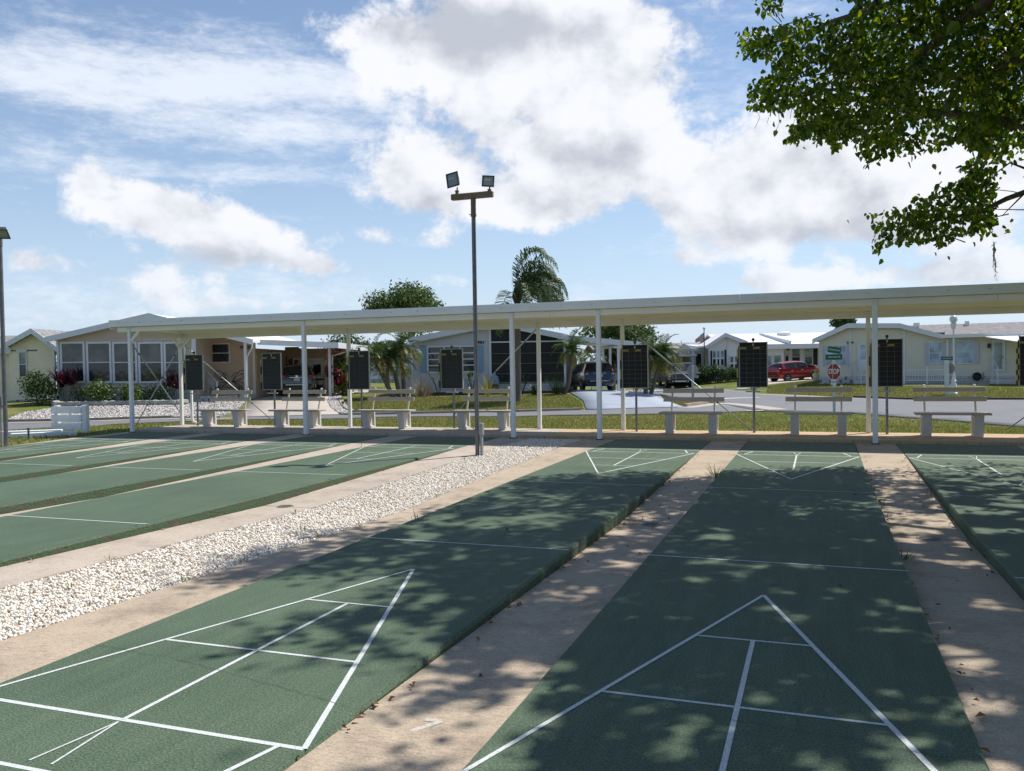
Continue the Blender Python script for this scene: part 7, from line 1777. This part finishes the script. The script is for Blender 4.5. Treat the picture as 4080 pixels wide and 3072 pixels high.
# limbs: the ones seen in the photograph, joined back to the trunk
mb = MB(); mb.tube([(0, 0, -.3), (0, 0, 0), (-.1, .05, 1.2), (-.15, .1, 2.6)], [.52, .42, .33, .30], 14); mb.build('trunk', 'bark', bt, smooth=True)
fork = np.array([-.15, .1, 2.5])
limbs = [([(1640, -260), (1420, 20), (1200, 170), (1050, 340), (960, 400)], [9.6, 10.2, 10.8, 11.4, 11.8], .11), ([(1640, 690), (1400, 650), (1100, 610), (930, 590), (760, 560)], [10.6, 11.0, 11.6, 12.0, 12.4], .07),
         ([(1760, 1020), (1540, 1100), (1400, 1170), (1200, 1210), (1000, 1250), (850, 1260)], [11.4, 11.6, 11.8, 12.0, 12.2, 12.3], .042), ([(1000, -300), (820, 0), (740, 120), (650, 270), (560, 420)], [10.2, 11, 11.5, 12, 12.4], .035),
         ([(1300, -300), (900, 20), (600, 110), (330, 215), (180, 250)], [10, 11.2, 12., 12.8, 13.2], .05), ([(1700, 300), (1300, 420), (900, 480), (500, 500), (250, 540)], [10, 10.8, 11.6, 12.4, 12.9], .05), ([(1640, 1070), (1580, 1130), (1520, 1190)], [11.5, 11.5, 11.5], .014), ([(1640, 930), (1560, 900), (1480, 960), (1400, 940)], [11.5, 11.6, 11.7, 11.8], .016)]
for i, (pp_, dd, r0_) in enumerate(limbs):
    w_ = [atD(CR(*p), d)-T0 for p, d in zip(pp_, dd)]
    if i < 6:
        a = w_[0]; pts = [fork, fork*.45+a*.55+np.array([0, 0, .5]), *w_]; rs = [r0_*2.1, r0_*1.45]+[r0_*(1-.75*k/(len(w_)-1)) for k in range(len(w_))]
    else: pts = w_; rs = [r0_*(1-.7*k/(len(w_)-1)) for k in range(len(w_))]
    mb = MB(); mb.tube(pts, rs, 8); mb.build('limb', 'bark', bt, smooth=True)
for k in range(9):   # limbs of the rest of the crown
    c = Pc[TR.integers(len(Pc)-len(Ps))]-T0; mid_ = fork*.5+c*.5+np.array([0, 0, .6]); mb = MB(); mb.tube([fork, mid_, c], [.16, .09, .03], 8); mb.build('limb', 'bark', bt, smooth=True)
# twigs: from each leaf clump a thin shoot toward the nearest limb side
mb = MB(); sel = Pc[TR.choice(len(Pc), 1500, replace=False)]-T0
for c in sel:
    d = fork*np.array([1, 1, 1])+np.array([0, 0, 2.5])-c; d = d/np.linalg.norm(d)+TR.normal(size=3)*.35; mb.tube([c, c+d*.22, c+d*.5+TR.normal(size=3)*.05], [.004, .006, .009], 4, cap=False)
stuff(mb.build('twigs', 'bark', bt))
# a thread of moss hanging from the low bough
mat('moss_grey', (.30, .30, .27), .95, .2, 30)
mb = MB(); a = atD(CR(1470, 1345), 12.0)-T0; bq_ = atD(CR(1484, 1548), 12.0)-T0
for k in range(7):
    p = [a*(1-q)+bq_*q+TR.normal(size=3)*.012 for q in np.linspace(0, TR.uniform(.6, 1.), 9)]; mb.tube(p, .003, 4, cap=False)
for k in range(60):
    q = TR.random(); c = a*(1-q)+bq_*q; mb.tube([c, c+TR.normal(size=3)*.018+np.array([0, 0, -.03])], .0018, 3, cap=False)
mb.build('hanging_moss', 'moss_grey', bt)
mb = MB(); pm = Pc[TR.choice(len(Pc), 40, replace=False)]-T0
for c in pm:
    for k in range(5):
        e_ = c+TR.normal(size=3)*.12; mb.tube([e_, e_+np.array([TR.normal()*.03, TR.normal()*.03, -.12]), e_+np.array([TR.normal()*.05, TR.normal()*.05, -.28])], .0035, 3, cap=False)
stuff(mb.build('moss_tufts', 'moss_grey', bt))

# ------------------------------------------------------------------ litter and weeds
islandmat('dry_leaf', [(.10, .05, .02), (.20, .10, .035), (.30, .16, .05), (.14, .08, .04)], .8)
LR = np.random.default_rng(55); pts = []
def add_leaf(x, y, z): pts.append((x, y, z))
for (xe, sgn, y0, y1, n_, sp) in ((-1.535, 1, .3, 11.5, 70, .035), (.915, 1, 1., 11, 36, .04), (1.54, -1, .5, 11.5, 60, .04), (-1.222, 1, .5, 11.5, 16, .28), (1.232, 1, .5, 11.5, 16, .28), (-4.55, 1, .5, 11, 30, .5), (-5.74, 1, 1, 9, 20, .04), (-2.445, 1, 3, 12, 5, .8), (0, 1, 3, 12, 9, .8)):
    for k in range(n_):
        y = LR.uniform(y0, y1); x = xe+sgn*abs(LR.normal())*sp if sp < .2 else xe+LR.uniform(-sp, sp)
        on = any(abs(x-c) < HW for c in COURTS.values()); add_leaf(x, y, (.006 if on else pz(y)+.008)+(0 if not (GX0 < x < GX1) else .012))
P_ = np.array(pts); Nn = np.zeros_like(P_); Nn[:, 2] = 1
o = stuff(leaves_mesh('fallen_leaves', 'dry_leaf', P_, Nn*2.2, .034, LR, aspect=.6, fold=.9, jitter=.8)); o['label'] = 'scattered dry brown leaves along the slab edges and paths'; o['category'] = 'leaves'; o.location.z = .006
V = []; F = []; k0 = 0
for (x0, y0, n_, hh) in [(-4.0, y, 5, .07) for y in (2.6, 3.3, 4.4, 5.1, 6.9)]+[(-5.08, y, 5, .06) for y in (1.4, 3.0, 4.1, 5.6, 8.4)]+[(-.95, 9.05, 26, .22), (-3.40, 5.2, 10, .16), (-3.37, 4.1, 6, .10), (-7.56, 11.3, 8, .12), (.94, 4.9, 10, .10), (.93, 7.6, 6, .08), (-4.6, 2.2, 6, .06), (-4.4, 4.7, 5, .06), (-1.20, 5.95, 4, .07)]:
    v, f = straps(LR, n_, hh, .009, (.5, 1.5), .06, .2, (x0, y0, pz(y0)-.005)); V.append(v); F.append(f+k0); k0 += len(v)
o = stuff(raw('weeds', np.concatenate(V), np.concatenate(F), 'leaf_bright')); o['label'] = 'small weeds sprouting from path joints and gravel'; o['category'] = 'weeds'
